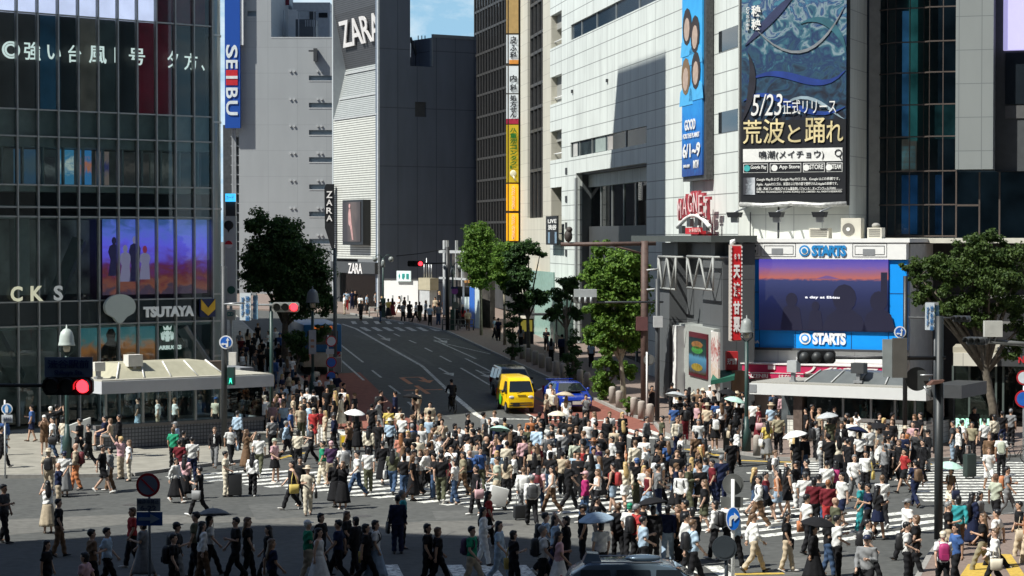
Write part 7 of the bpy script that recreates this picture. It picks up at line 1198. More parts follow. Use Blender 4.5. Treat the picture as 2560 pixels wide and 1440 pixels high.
def top_mesh(t, pose):
    k = ('top', t, pose, LOW[0])
    if k in CACHE: return CACHE[k]
    J = joints(pose); of = offs(pose); mb = MB(); torso(mb, .02, .85 if t != 'V' else .94, 1.40 if t == 'V' else 1.44, of)
    if t != 'V':
        for s in (-1, 1):
            sh, el, wr = J['sh', s], J['el', s], J['wr', s]; c0 = sh + V(-s*.06, 0, -.01)
            if t == 'T': mb.tube([c0, sh, sh*.55+el*.45, sh*.25+el*.75], [.062, .073, .072, .074], 10)
            else: mb.tube([c0, sh, (sh+el)/2, el, (el+wr)/2, wr*.95+el*.05], [.062, .073, .066, .061, .056, .046], 10)
    me = remeshed(mb, .038 if LOW[0] else .02, wrinkle); me.materials.append(m_cloth); me.name = 'top_' + t; CACHE[k] = me; return me
def bot_mesh(t, pose):
    k = ('bot', t, pose, LOW[0])
    if k in CACHE: return CACHE[k]
    J = joints(pose); of = offs(pose); mb = MB()
    if t in 'PS':
        torso(mb, .016, 0, .96, of)
        for s in (-1, 1):
            hi, kn, an = J['hip', s], J['kn', s], J['an', s]
            if t == 'P': mb.tube([hi + V(0, 0, .06), hi, (hi+kn)/2, kn, (kn+an)/2, an + V(0, 0, -.02)], [.09, .107, .096, .082, .078, .072], 11)
            else: mb.tube([hi + V(0, 0, .06), hi, (hi+kn)/2, kn*.85+hi*.15], [.09, .108, .105, .108], 11)
        me = remeshed(mb, .04 if LOW[0] else .021, wrinkle)
    else:
        hem = .24 if t == 'K' else .58; w = 1.25 if pose[0] == 'w' and t == 'K' else 1; n = 32; rings = []
        for i in range(8):
            f = i/7; z = .99 + (hem-.99)*f; rx = (.155 + (.13 if t == 'K' else .07)*f**.8); ry = (.118 + (.15 if t == 'K' else .09)*f**.8)*(1 + (w-1)*f)
            o_ = of(max(z, .82)); rings.append([V(o_.x, o_.y, z + (o_.z - max(z, .82))) + V(rx*(1+.06*f*math.cos(9*a)+.03*f*math.sin(5*a))*math.cos(a), ry*(1+.06*f*math.cos(9*a))*math.sin(a), 0) for a in (2*math.pi*q/n for q in range(n))])
        mb.ring(rings); me = mb.mesh('skirt', [])
    me.materials.append(m_cloth); me.name = 'bottom_' + t; CACHE[k] = me; return me
def hair_mesh(t):
    k = ('hair', t)
    if k in CACHE: return CACHE[k]
    mb = MB(); ds = 0
    if t in 'sbln': mb.ell((0, .024, 1.622), (.089, .098, .102), 14, 9); mb.ell((0, -.035, 1.672), (.07, .06, .04), 12, 6)
    if t == 'b': mb.ring([[V((.088-.008*i)*math.cos(a), .035 + (.075-.004*i)*math.sin(a), 1.62-.05*i) for a in (2*math.pi*q/14 for q in range(14))] for i in range(4)])
    if t == 'l': mb.ring([[V(rx*math.cos(a), yo + ry*math.sin(a), z) for a in (2*math.pi*q/14 for q in range(14))] for z, rx, ry, yo in ((1.63, .088, .075, .035), (1.55, .095, .07, .045), (1.45, .10, .055, .075), (1.33, .105, .045, .115), (1.22, .085, .035, .125), (1.15, .04, .02, .125))])
    if t == 'n': mb.ell((0, .09, 1.72), .05, 10, 6)
    if t == 'c': mb.ell((0, .012, 1.64), (.095, .108, .082), 14, 9); mb.ring([[V(.08*math.cos(a), -.085 + .085*math.sin(a)*(1 if math.sin(a) < 0 else .2), z) for a in (2*math.pi*q/16 for q in range(16))] for z in (1.635, 1.648)]); mb.ell((0, .045, 1.58), (.08, .07, .07), 12, 7)
    if t == 'h': mb.lathe([(.2, 1.645), (.2, 1.655), (.1, 1.672), (.098, 1.73), (.085, 1.76), (.03, 1.768)], (0, .01, 0), 18); mb.ell((0, .04, 1.57), (.085, .075, .1), 12, 7)
    me = mb.mesh('hair_' + t, m_hair); CACHE[k] = me; return me
def shoe_mesh(pose, s):
    k = ('shoe', pose, s)
    if k in CACHE: return CACHE[k]
    J = joints(pose); an = J['an', s]; mb = MB(); pt = J['pit', s]; q = Matrix.Rotation(-pt if pose[0] == 'w' else 0, 3, 'X')
    rings = []
    for y, w, h in ((.07, .03, .05), (.055, .04, .075), (-.02, .043, .085), (-.09, .047, .06), (-.15, .043, .045), (-.185, .02, .025)):
        rings.append([an + q @ V(w*math.cos(a), y, -.085 + max(0, h*(.5+.5*math.sin(a)))*1.0) for a in (2*math.pi*i/10 for i in range(10))])
    mb.ring(rings); me = mb.mesh('shoe', m_shoe); CACHE[k] = me; return me
COLS = dict(w=('white', (.72, .72, .70)), k=('black', (.012, .012, .014)), g=('grey', (.2, .205, .21)), d=('dark grey', (.05, .052, .056)), b=('blue', (.045, .1, .26)), n=('navy', (.012, .018, .05)), l=('pale blue', (.38, .5, .62)), e=('beige', (.48, .4, .29)), c=('cream', (.64, .58, .46)), r=('red', (.36, .035, .035)), m=('maroon', (.13, .015, .022)), p=('pink', (.58, .36, .38)), y=('yellow', (.6, .46, .12)), o=('orange', (.5, .19, .08)), G=('green', (.02, .24, .13)), t=('teal', (.03, .24, .26)), u=('purple', (.06, .03, .08)), B=('brown', (.14, .085, .05)), j=('denim', (.045, .08, .15)), J=('pale denim', (.26, .34, .43)), O=('olive', (.085, .09, .055)), h=('khaki', (.27, .24, .16)), s=('sage', (.4, .43, .34)), M=('magenta', (.36, .025, .13)), Y=('blond', (.48, .34, .15)), C=('copper', (.24, .095, .035)), a=('salmon', (.5, .21, .15)), S=('silver', (.4, .42, .43)), q=('mint', (.42, .62, .54)))
TOPN = dict(T='T-shirt', L='long sleeves', V='sleeveless top', J='open jacket'); BOTN = dict(P='trousers', S='shorts', K='long skirt', M='short skirt'); HAIRN = dict(s='short %s hair', b='%s bobbed hair', l='long %s hair', n='%s hair bun', c='%s cap', h='%s brimmed hat')
import numpy as np
HEAP = []
def obj_of(name, me, parent, M, col):
    if LOW[0]: HEAP.append((me, M, col)); return None
    o = bpy.data.objects.new(name, me); link(o, parent, M); o.color = (*col, 1); return o
CROWD = """80 1104 w l sk bT nS +; 111 1138 p f cw BT BS +; 132 1147 w l sk wT jP + tk; 127 1112 s b cw kT kP +; 142 1108 p b sk kT kP +; 10 1138 s b bk bL JP + tk; 4 1170 w r sk kL kP +; 160 1138 s b bk cT JP +
200 1150 w l sk kT kP +; 222 1170 w l sk kJ kP +; 262 1132 i l sk nT nS + L; 276 1134 i l bB eV gS + L; 298 1139 s l sk kL kP +; 302 1198 a l sY pT eP; 323 1203 s l lB wT cP; 190 1226 w l 0 eL oP pm
162 1242 w b cn wT gK; 122 1238 w b he eT eP pk; 146 1278 p r 0 nT eP; 257 1233 w r sk kT kS tw; 276 1228 w l bk gL BP; 10 1358 w r sk dT kP; 120 1333 p b lk wV eK; 147 1392 w r sk kT BP
118 1515 w r lk kT kP; 230 1492 w r sk BT kP; 268 1480 w r sk lT kP; 212 1552 w l bk pT kP; 331 1420 w l bB rT kP; 358 1454 w l bk gT gK
438 1160 s l cg lT kP +; 434 1173 s b bB GT kP +; 460 1180 w b sk kT kP + pk; 450 1212 s b sk mT kP; 481 1204 s b sk wT nP; 537 1170 w f sB kJ gP +; 577 1162 w f lk wT kP + tl; 594 1125 s b sk lL kP +; 616 1180 p r lB BT BK +
564 1242 f r sk cT cP; 632 1241 s b lk wL kP; 440 1257 w r bk wL kK; 463 1248 w b lk pT kK; 499 1291 w l sk kT kP * tg; 524 1440 w r lk wT kP ug; 490 1446 w l sk OT kP; 443 1472 w r ck dT gP pd; 434 1502 w r sk kT kP pk; 506 1460 w r lk wL BP; 590 1456 w l sk kT kP; 620 1450 w r lB kT kP tw
685 968 s b sk bL jP +; 703 966 s b lk wT wK +; 718 967 s b lB gT kP +; 729 960 s b bk wT jP +; 788 990 w b bk cT kP + tB; 653 945 s b sk kT kP +; 606 950 w r sk wL kP +; 655 912 w b sk kT eP +; 630 915 w b sk kL kP +; 690 905 s b lk wT jP +; 700 898 s f cb bT kP +; 604 905 w f sk mT kP +; 620 880 s b lk eT kP +; 645 868 w b sB kT kP +; 600 888 w f bk gT kP +; 672 928 s b sk dL kP +; 640 940 w f bk dT kP +; 612 925 w b sk nT kP +
590 1050 s r bB BT kP +; 606 1046 s f lB eL kP +; 634 1044 s f bk wT kP +; 660 1046 s f lk kJ kP +; 678 1042 s f bB eT kP +; 709 1040 s f sk lT wP +; 733 1032 s r sY wT kP +; 747 1024 s f bk wL jP +; 798 1036 s f cw kT kP +; 828 1030 s f cw OT kP +
598 1066 s f bk wT JP +; 633 1070 s f bk cT gK +; 655 1086 s f sk wT kP +; 682 1090 s f lB pT nK +; 710 1095 s f bB lT jK +; 694 1064 s f bk pT kP +; 742 1052 s b bk kT kP +; 756 1062 w l sk wT eP + ; 784 1060 s b sk wT kP + pk; 733 1070 s r bB eT eP +; 768 1058 s b sg wT kP +; 838 1062 s l lY gV kP +; 853 1070 s r lk cL cK +; 868 1068 s l lY kT kP +; 886 1070 s l sB kT kP +; 818 1050 s f bk kT kP +
753 1105 s f ce eT OP +; 772 1098 s l sk lT JP +; 784 1116 s f ce rT rS +; 801 1108 s f bB mT wP +; 813 1116 s l lY eT cP; 835 1130 w l hk nL kP; 727 1120 s r sk bT kP +; 716 1150 w r sg lL kP pk; 681 1137 s b sB gT kP +; 687 1207 f r cs pT kM
648 1190 w b bk wT OP; 745 1172 w b bk cL kP tk; 778 1160 w l sk dT kP; 807 1214 w l sk GT cP; 828 1218 w b cp uT eS; 860 1224 w b sk wT kP pg; 857 1273 p f lB kL kK; 838 1268 w b lk kL kK; 893 1242 w l sk wT jP; 921 1233 w b bk wT OP; 957 1212 w b ck kL kK; 770 1288 w f he cT cP tk; 730 1274 w l bk kV kP ty; 751 1262 w f sk kL kP; 893 1130 s b lk kV kK uw; 872 1152 s l sB BT kP
671 1470 w l lk kT kP; 680 1512 w r lB nT kP tw; 770 1456 w r cw GT eP; 803 1440 w r bk kT kP; 797 1476 w r lk wV wK; 846 1460 w l sk nT kP; 868 1425 w r lB kT kP; 889 1440 w l bk kL kP; 915 1466 w r bk kT kP ty; 939 1462 w r bk wT JK pk
930 1098 s b sk kT kP; 952 1062 w r sk kT kP pk; 988 1060 w l sk nL nP; 947 1085 w r sk gT gP; 1042 1056 w b cB eT eP pe; 1037 1086 s l sk kV kP uk; 1075 1095 s f sk eT eP; 1131 1031 c f ck kL kP
975 1140 w b hc lL kP; 972 1108 s b sk yT kP; 1000 1110 s b sk cT kP; 1002 1185 w b lC aL OP; 1030 1166 w b sg bT kP pk; 1053 1162 s f lY wL gM; 1088 1160 p r ck eT eP; 1122 1178 s b bk kT kP; 1098 1193 p r sk wT wP; 1148 1170 s f sk wT kP pk; 1170 1128 s r sk kT kP; 1179 1150 s l bk eT kP; 922 1166 s b lk cL kP; 946 1150 s f sk kT kP; 982 1237 w b lk OL jP tw; 1036 1240 w l ck gT kP; 1066 1236 w r bB wL kP; 1103 1258 w b sk kT OP; 1137 1261 w l bk wT jP; 1122 1250 w r lk mT kP; 1158 1243 w l lk hT BP; 1175 1238 s b 0 bT kP pk
1201 1232 w f sk bT OP pn; 1216 1196 p r 0 kT gS; 1190 1288 w l bk kL kP * tp; 1243 1268 w l sk sT eS; 1266 1255 w b lk eT kP; 1285 1246 w r sk wT kP pd; 1260 1176 s b lk kT kP uq; 1240 1192 s b lB pT kP; 994 1384 s b sk nL nP tk; 1006 1372 a r sg tT kP; 1208 1414 w r lk wL wP; 1221 1368 w r lk rT kP; 1069 1470 w r bk kT kP tk; 1095 1471 w r bB kT kP tp; 1180 1478 w r sk GT eP pu; 1248 1462 w r lk lT JP tw; 1284 1482 w r bk kT kP ty
1224 1146 s f sk kJ kP; 1240 1160 s l sk nJ kP; 1278 1170 s b sk kT kP; 1304 1180 s f sk kT kP; 1310 1200 w b sk pL kP; 1328 1142 s f sk oL wP; 1352 1150 s l sk kT kP; 1320 1165 s b sk OT kP; 1342 1170 w b sk lL kP; 1366 1066 s l bB eT kP; 1382 1060 w f sB cJ kP; 1377 1042 s f sk wT kP; 1416 1078 s b lB wT wK ue; 1402 1132 w l bk kV gP uc; 1465 1070 p f sk gT kP; 1410 1136 s b bk kT wP; 1427 1120 s b sk gT kP; 1443 1128 s b lk kT kP; 1485 1122 s l lB wL kP; 1518 1138 s f lk kL kP
1370 1190 s b sg gT kP pd; 1379 1186 s b sk jT kP; 1410 1182 w b sg gT kP; 1437 1202 w b bk sL kP; 1457 1222 s f lB rT kP; 1483 1206 s l hC bT kP; 1400 1226 w b lk eL kS; 1376 1226 w l sk wL gP; 1380 1285 w l lk wV BP; 1330 1316 w b sg wL kP pd; 1309 1290 w b sB wL gP pw; 1347 1283 w b lk pT jP pm; 1421 1273 w r bB kT kP; 1463 1310 w l cp ML jP; 1325 1215 s b lB kT kP; 1342 1219 s b lB mT kP; 1335 1246 s b lk kT jP; 1184 1172 s l bk kT kP; 1197 1173 s r sk kT kP
1530 1196 w l bk wL kP; 1551 1188 s f lk kT kP to; 1592 1178 s f lk kL kP; 1617 1138 w r sk gL kP; 1655 1135 w l sk OT JP; 1693 1142 s f sB cJ nP; 1614 1230 w l cw wT kP; 1588 1216 s b sB cL kP; 1645 1206 w r bk kL kP; 1670 1208 s b lB bT kP; 1699 1222 w b sk kL kP; 1497 1226 s l sk uT kP; 1520 1240 s b sB kT kP; 1592 1272 w b cb kL OP; 1563 1276 w b lY cL wS; 1533 1283 w l sk kV JS pr; 1494 1290 w l lB wV kP; 1620 1295 w l nC mV JP; 1645 1291 f r sk gT nP; 1702 1300 w f sk wL kP pk; 1722 1284 w r sk OL OP; 1742 1270 w r sk lV jP
1630 1043 p f bk kV kM +; 1680 1040 w b sk kL kP +; 1694 1010 w l sk kL kP +; 1757 1012 s r lk gT gP +; 1769 1010 s b bk kT kP +; 1712 1103 s b sk kT mP + pk; 1700 1086 s b sk kL kP + uS; 1685 1100 s b sk bT gP +; 1745 1058 s f sB BT kP +; 1757 1052 s l hc eT kP +; 1775 1050 s f cw wT kP +; 1797 1042 s r sk wT kP +; 1812 1070 s f sk kT kP + uk; 1842 1060 s l he eT kP +; 1830 1056 s f bk wT kP +; 1735 1076 s b bk kT kP +; 1750 1078 s f bk BT kP +; 1768 1081 s b lk mT kP +; 1742 1092 s l bk pT kP +; 1790 1088 s b sk bT kP +; 1768 1102 s b he eT kP +; 1787 1127 s b bk kT kM + pw; 1820 1092 s b sk kL kP +; 1847 1096 s b sk kT wP + uq; 1746 1145 s f sg wT JK; 1837 1129 s b lk kT kP + te; 1897 1106 s l bk mT mK + tp; 1928 1101 s b he lT eP +; 1883 1090 s b bk wT kK +; 1917 1150 s b lk yT gK + tw; 1946 1136 s b sk hT kP + tc; 1933 1064 s b 0 jT kP + pk; 1957 1067 s b bk pL kP +; 1976 1066 s l bB kT kP +
1828 1206 w b sk kT kP; 1842 1167 w r bk wL kP ty; 1803 1262 w b sg nT nP; 1762 1202 w b lk wT kP; 1757 1216 w b lC eT kP; 1740 1186 s b bk BT kP; 1762 1262 w b sk lT cP; 1780 1268 w l sk mT nP; 1761 1331 w l lB kT OS; 1787 1400 w l bk wL kP pk; 1887 1290 w r lY kT jS; 1914 1306 w r sk mT kS; 1897 1322 w l bk wL BP pn; 1945 1297 w l lk oV JS; 1967 1292 w r lk kV kM; 1938 1241 s r sB wT gP pk; 1992 1200 s b lk kT kP uw; 1990 1272 p l ck kT wP; 2016 1276 w l sk kT kP
2040 1153 s r sk gL kP pk; 2048 1118 w l sB eT kP +; 2075 1140 s b bk OT OK + uS; 2104 1157 w f sk kJ kP +; 2117 1130 w l sk kL kP +; 2162 1107 w r lk kT kP +; 2150 1182 s b bk wT kP un; 2200 1166 w l bk wT wK uk; 2104 1322 w l sk wT nS; 2066 1276 w b sk wT kP; 2090 1272 w b lk kT kP pM; 2050 1190 f r lk wT gP; 2121 1212 s r sk kL kP; 2136 1256 w f sg wL gP; 2164 1236 a f bk wL kP ty; 2212 1218 a l bk gL kP; 2261 1232 w l bk rT kS; 2288 1268 w b ck nT nP pB; 2263 1166 s f he oV kP; 2282 1160 s f sk pT JS; 2307 1208 w l sk kL kP pk; 2301 1132 s l sk kT kP +; 2232 1216 w r bk kT kP; 2247 1202 s l bB kT kP; 2205 1320 w b sB wT kP; 2170 1346 w l sk nT kP; 2152 1333 w l bk tT tP; 2194 1350 w r lk kT nM
1884 1432 w r nB wL eP; 1967 1430 w r lk kT eP tk; 2017 1386 w r sk wT kP to; 2035 1330 s b bk mT kP; 2047 1318 w b sk dT jP; 2070 1336 w b sC mL rP; 2088 1392 f r 0 OT kP; 2012 1310 w b cd wT gP; 2034 1465 w r lk kL kK uk; 2092 1450 f r sk wT kP; 2070 1442 w r lk kT jP; 2169 1456 w r sk wT kP pk; 2167 1515 w f cn gL kP
2405 1151 s r sk wT kP +; 2430 1152 s f bk hT kP +; 2436 1112 s f lk kT kP +; 2461 1146 s b sk wT kP +; 2485 1132 s b bk cL kP +; 2505 1122 s b sk kT nP +; 2527 1117 s b sg gT kP +; 2382 1152 s l sk dT JP +; 2396 1167 w l lk wL kP; 2473 1191 s f bB BL kP tr; 2503 1193 s b sk wT kP ps; 2472 1229 w f lB wT wS; 2489 1323 w r 0 sT kS X; 2518 1295 w r sk gT gP po; 2377 1288 w l bk BT cS uq tn; 2371 1402 w r sg kT eP; 2396 1386 w b bk tL BP; 2431 1373 w r lk nL nK pk; 2457 1436 w l lB kT hP; 2491 1428 w l sk wT kP tk; 2487 1476 w l nB wL kP tc; 2547 1400 w l sk kT eP te; 2571 1420 w l sk oT eP; 2389 1470 w l lk bT kP; 2357 1490 w b cc wT kP pM; 2267 1463 f r sk wT kP pk; 2290 1440 w l bB kT kP; 2268 1400 w l cg wT kP; 2450 1366 w r lk gT gP
1364 1434 w r sk lT kP pk; 1388 1447 w r lk lT nP; 1415 1450 a l bk kT kP; 1357 1486 w r sg wT kP pk; 1397 1489 w r lk pT wK; 1457 1412 s l ck kT kP; 1502 1462 s b bk wT kP ul; 1492 1388 s r sk kT kP; 1546 1400 w b nB kL kP X; 1575 1406 w b cG wT kP; 1592 1420 w r sg rT kP pk; 1607 1402 w r sk kT kP; 1633 1416 s b bk kL kP uk; 1608 1450 f r sk lT kP; 1669 1408 w b bk nL JP; 1712 1410 s l sk kT kP; 1695 1406 s l lB BT kP; 1730 1416 s b bk kL kP; 1732 1470 w r sB lT kP pk; 1715 1442 w r sk wL kP; 1815 1396 w r 0 wT kP; 1840 1420 w r sg lL kP
901 784 s b bk wT kK +; 917 784 s r sk lT kK +; 938 779 s r sk gT kP +; 971 797 w b bk yT kK +; 981 795 w b lk mT mK +; 998 788 w l lk wT kS +; 1011 790 w l bk kT wP +; 1024 802 w b bk kT kK +; 1040 806 w l bk wT kP +; 1049 804 s b bk kL OP +; 1075 814 s b ck lT kP +; 1088 790 s f bk eT kP +; 1096 812 s b sk gT jP +; 1112 795 s f bB oT kP +; 1142 818 s b bk kT kP +; 1170 826 w b sB eT BP +; 1158 820 s b lk rT kP +; 1185 816 s b bk gT kP +; 866 776 s b sk lT rP +; 880 773 s b sk nT nP +; 888 771 s f bk kT kP +
1236 848 w r sk lT kP +; 1246 852 s b sk nT kP +; 1302 874 s b lk gT kP +; 1366 880 w f sk kT kP +; 1378 906 s b lk gT kP +; 1405 902 s b sk nL kP +; 1478 918 s b sk lT kP +; 345 1083 w l sk dT lP +; 395 1083 s l bk wT eP +; 437 1086 w l sB wT kP +; 540 1082 s f cb cT kP +; 2030 1106 w r sk kV kP +; 2085 1107 s r sk gL OP +; 2160 1107 s r sB sT OP +"""
LANDM = [('yellow van', 1285, 1040), ('moving bicycle', 1131, 1036), ('canopied subway entrance', 430, 1125), ('white canopied kiosk', 2110, 1128), ('bell lamp by the screen', 1866, 1128), ('red rimmed sign', 372, 1440), ('blue oval arrow', 1832, 1400), ('station wagon', 1610, 1430), ('toy shop', 2450, 1110), ('black signal pole', 2346, 1340), ('yellow barrier block', 872, 1120), ('stone bench', 678, 1110), ('white hoarding', 1010, 795), ('green awning', 1800, 1010), ('blue hatchback', 1440, 1050), ('tall grey pole', 838, 990), ('twin globe lamp', 945, 788), ('parked bicycle', 2538, 1165), ('glass corner building', 60, 1100), ('stone bollards', 1600, 1050), ('big dark tree', 690, 910), ('bus shelter', 1350, 875), ('pedestrian zone sign', 13, 1196), ('white carton', 1245, 1272), ('near pavement', 2480, 1390), ('frame of the crossing middle', 1450, 1215), ('dark suitcase', 587, 1240)]
LANDM = [(('middle of the crossing' if n.startswith('frame') else n), x, y) for n, x, y in LANDM]
PPL = []
for ln in CROWD.strip().splitlines():
    for en in ln.split(';'):
        a = en.split()
        if len(a) < 7: continue
        PPL.append(dict(x=float(a[0]), y=float(a[1]), pose=a[2], dir=a[3], hair=a[4], top=a[5], bot=a[6], ex=a[7:]))
frnd = random.Random(5)                                     # the packed middle of the crowd, mostly hidden by those in front
for (x0, x1, y0, y1, n_, plus) in ((1000, 1560, 1120, 1255, 70, 0), (1690, 1860, 1048, 1102, 26, 1), (585, 860, 1004, 1085, 26, 1), (1960, 2330, 1105, 1205, 26, 0), (1590, 1760, 1190, 1290, 16, 0), (860, 1100, 775, 812, 8, 1), (600, 730, 870, 960, 12, 1)):
    for _ in range(n_*6):
        if n_ <= 0: break
        x_, y_ = frnd.uniform(x0, x1), frnd.uniform(y0, y1)
        if any(abs(P['x']-x_) < 15 and abs(P['y']-y_) < 9 for P in PPL): continue
        n_ -= 1; PPL.append(dict(x=x_, y=y_, pose=frnd.choice('sswwwfp'), dir=frnd.choice('flrb'), hair=frnd.choice(['sk']*4 + ['bk', 'lk', 'lB', 'sB', 'ck', 'lY']), top=frnd.choice(['kT']*5 + ['kL']*4 + ['wT']*4 + ['wL', 'gT', 'dT', 'nT', 'eT', 'lT', 'cL']), bot=frnd.choice(['kP']*6 + ['gP', 'jP', 'kK', 'eP']), ex=['~'] + (['+'] if plus else [])))
prnd = random.Random(21); FACE = dict(f=0, r=90, b=180, l=-90)
def cn(c): return COLS[c][0]
for P in PPL:
    P['T'] = cn(P['top'][0]) + ' ' + TOPN[P['top'][1]]; P['B'] = cn(P['bot'][0]) + ' ' + BOTN[P['bot'][1]]
    P['H'] = 'bald head' if P['hair'] == '0' else HAIRN[P['hair'][0]] % cn(P['hair'][1])
    P['Z'] = min(LANDM, key=lambda q: (q[1]-P['x'])**2 + ((q[2]-P['y'])*2)**2)[0]
    P['D'] = dict(f='facing the camera', b='seen from behind', r='heading for the toy shop', l='heading for the glass corner')[P['dir']]
    P['W'] = dict(s='standing', w='walking', p='taking a photo', f='holding a phone', a='with raised arm', i='sitting', c='cycling')[P['pose']]
    bag = [e for e in P['ex'] if e[0] in 'pt']; P['G'] = (cn(bag[0][1]) + (' backpack' if bag[0][0] == 'p' else ' bag')) if bag else ('parasol' if any(e[0] == 'u' for e in P['ex']) else '')
NAMED = [P for P in PPL if '~' not in P['ex']]
for P in PPL:
    near = sorted((Q for Q in NAMED if Q is not P), key=lambda Q: (Q['x']-P['x'])**2 + ((Q['y']-P['y'])*1.6)**2)[:4]; P['near'] = [Q['T'] for Q in near]
from itertools import combinations
def person_label(P):
    opt = [('W', ' ' + P['W']), ('H', ' with ' + P['H']), ('D', ' ' + P['D']), ('Z', ' near the ' + P['Z'])] + ([('G', ' carrying ' + P['G'])] if P['G'] else []) + [(('N', t), ' beside one in ' + t) for t in dict.fromkeys(P['near'])]
    base = 'person in %s and %s' % (P['T'], P['B']); cand = [Q for Q in NAMED if Q is not P and Q['T'] == P['T'] and Q['B'] == P['B']]
    for n in range(0, 5):
        for cmb in combinations(opt, n):
            txt = base + ''.join(c[1] for c in cmb)
            if len(txt.replace('-', '').split()) > 16 or (P['pose'] in ('w', 's', 'c', 'p') and n == 0 and cand): continue
            if not any(all((q[0][1] in Q['near']) if isinstance(q[0], tuple) else Q[q[0]] == P[q[0]] for q in cmb) for Q in cand): return txt
    return base + ' ' + P['W'] + ' near the ' + P['Z']
umb = MB(); n = 32; ringf = lambda f, dz: [V(.5*f*(1-.035*abs(math.sin(4*a))*f)*math.cos(a), .5*f*(1-.035*abs(math.sin(4*a))*f)*math.sin(a), -.2*f**1.9 + .012*f*abs(math.sin(4*a)) + dz) for a in (2*math.pi*q/n for q in range(n))]
umb.ring([ringf(f, 0) for f in (.03, .25, .5, .75, .93, 1.0)] + [ringf(f, -.012) for f in (.99, .75, .5, .25, .03)]); UMB_C = umb.mesh('parasol_canopy', m_cloth)
umb = MB(); umb.tube([(0, 0, .05), (0, 0, -.75)], .009, 6); UMB_S = umb.mesh('parasol_shaft', steel); umb = MB(); umb.tube([(0, 0, -.72), (0, 0, -.86)], .016, 6); UMB_H = umb.mesh('parasol_handle', black)
bp_ = MB(); bp_.ring([[V(.15*sx*math.copysign(abs(math.cos(a))**.55, math.cos(a)), y_, 1.17 + .235*sz_2*math.copysign(abs(math.sin(a))**.55, math.sin(a))) for a in (2*math.pi*q/18 for q in range(18))] for y_, sx, sz_2 in ((.12, .85, .9), (.14, 1, 1), (.24, .98, .97), (.28, .8, .82), (.29, .4, .4))]); BAGP = bp_.mesh('backpack', m_bag)
st_ = MB()
for s in (-1, 1): st_.tube([(s*.1, .13, 1.33), (s*.11, .02, 1.435), (s*.115, -.12, 1.34), (s*.12, -.135, 1.2), (s*.14, .0, 1.06), (s*.12, .12, 1.0)], .018, 6)
BAGS = st_.mesh('strap', m_bag)
pk_ = MB(); pk_.box(-.1, .1, .285, .31, .99, 1.13); BAGK = pk_.mesh('pocket', m_bag)
tt = MB(); tt.ring([[V(.29 + .055*w_*math.copysign(abs(math.cos(a))**.6, math.cos(a)), .17*l_*math.copysign(abs(math.sin(a))**.6, math.sin(a)), z_) for a in (2*math.pi*q/16 for q in range(16))] for z_, w_, l_ in ((.60, .6, .8), (.62, 1, .95), (.78, 1, 1), (.92, .55, 1.02))]); TOTE = tt.mesh('tote_bag', m_bag); tt = MB(); tt.tube([(.29, -.1, .92), (.25, -.07, 1.15), (.19, 0, 1.43), (.25, .07, 1.15), (.29, .1, .92)], .014, 6); TOTS = tt.mesh('strap', m_bag)
UN = dict(w='white', k='black', b='blue', n='navy', q='mint', S='silver', e='cream', g='grey', c='pale cream', l='pale blue')
used_bag = {}
def once(t):
    used_bag[t] = used_bag.get(t, 0) + 1; return t
KEEP = {id(P) for P in sorted((P for P in PPL if '~' not in P['ex']), key=lambda P: -P['y'])[:300]}
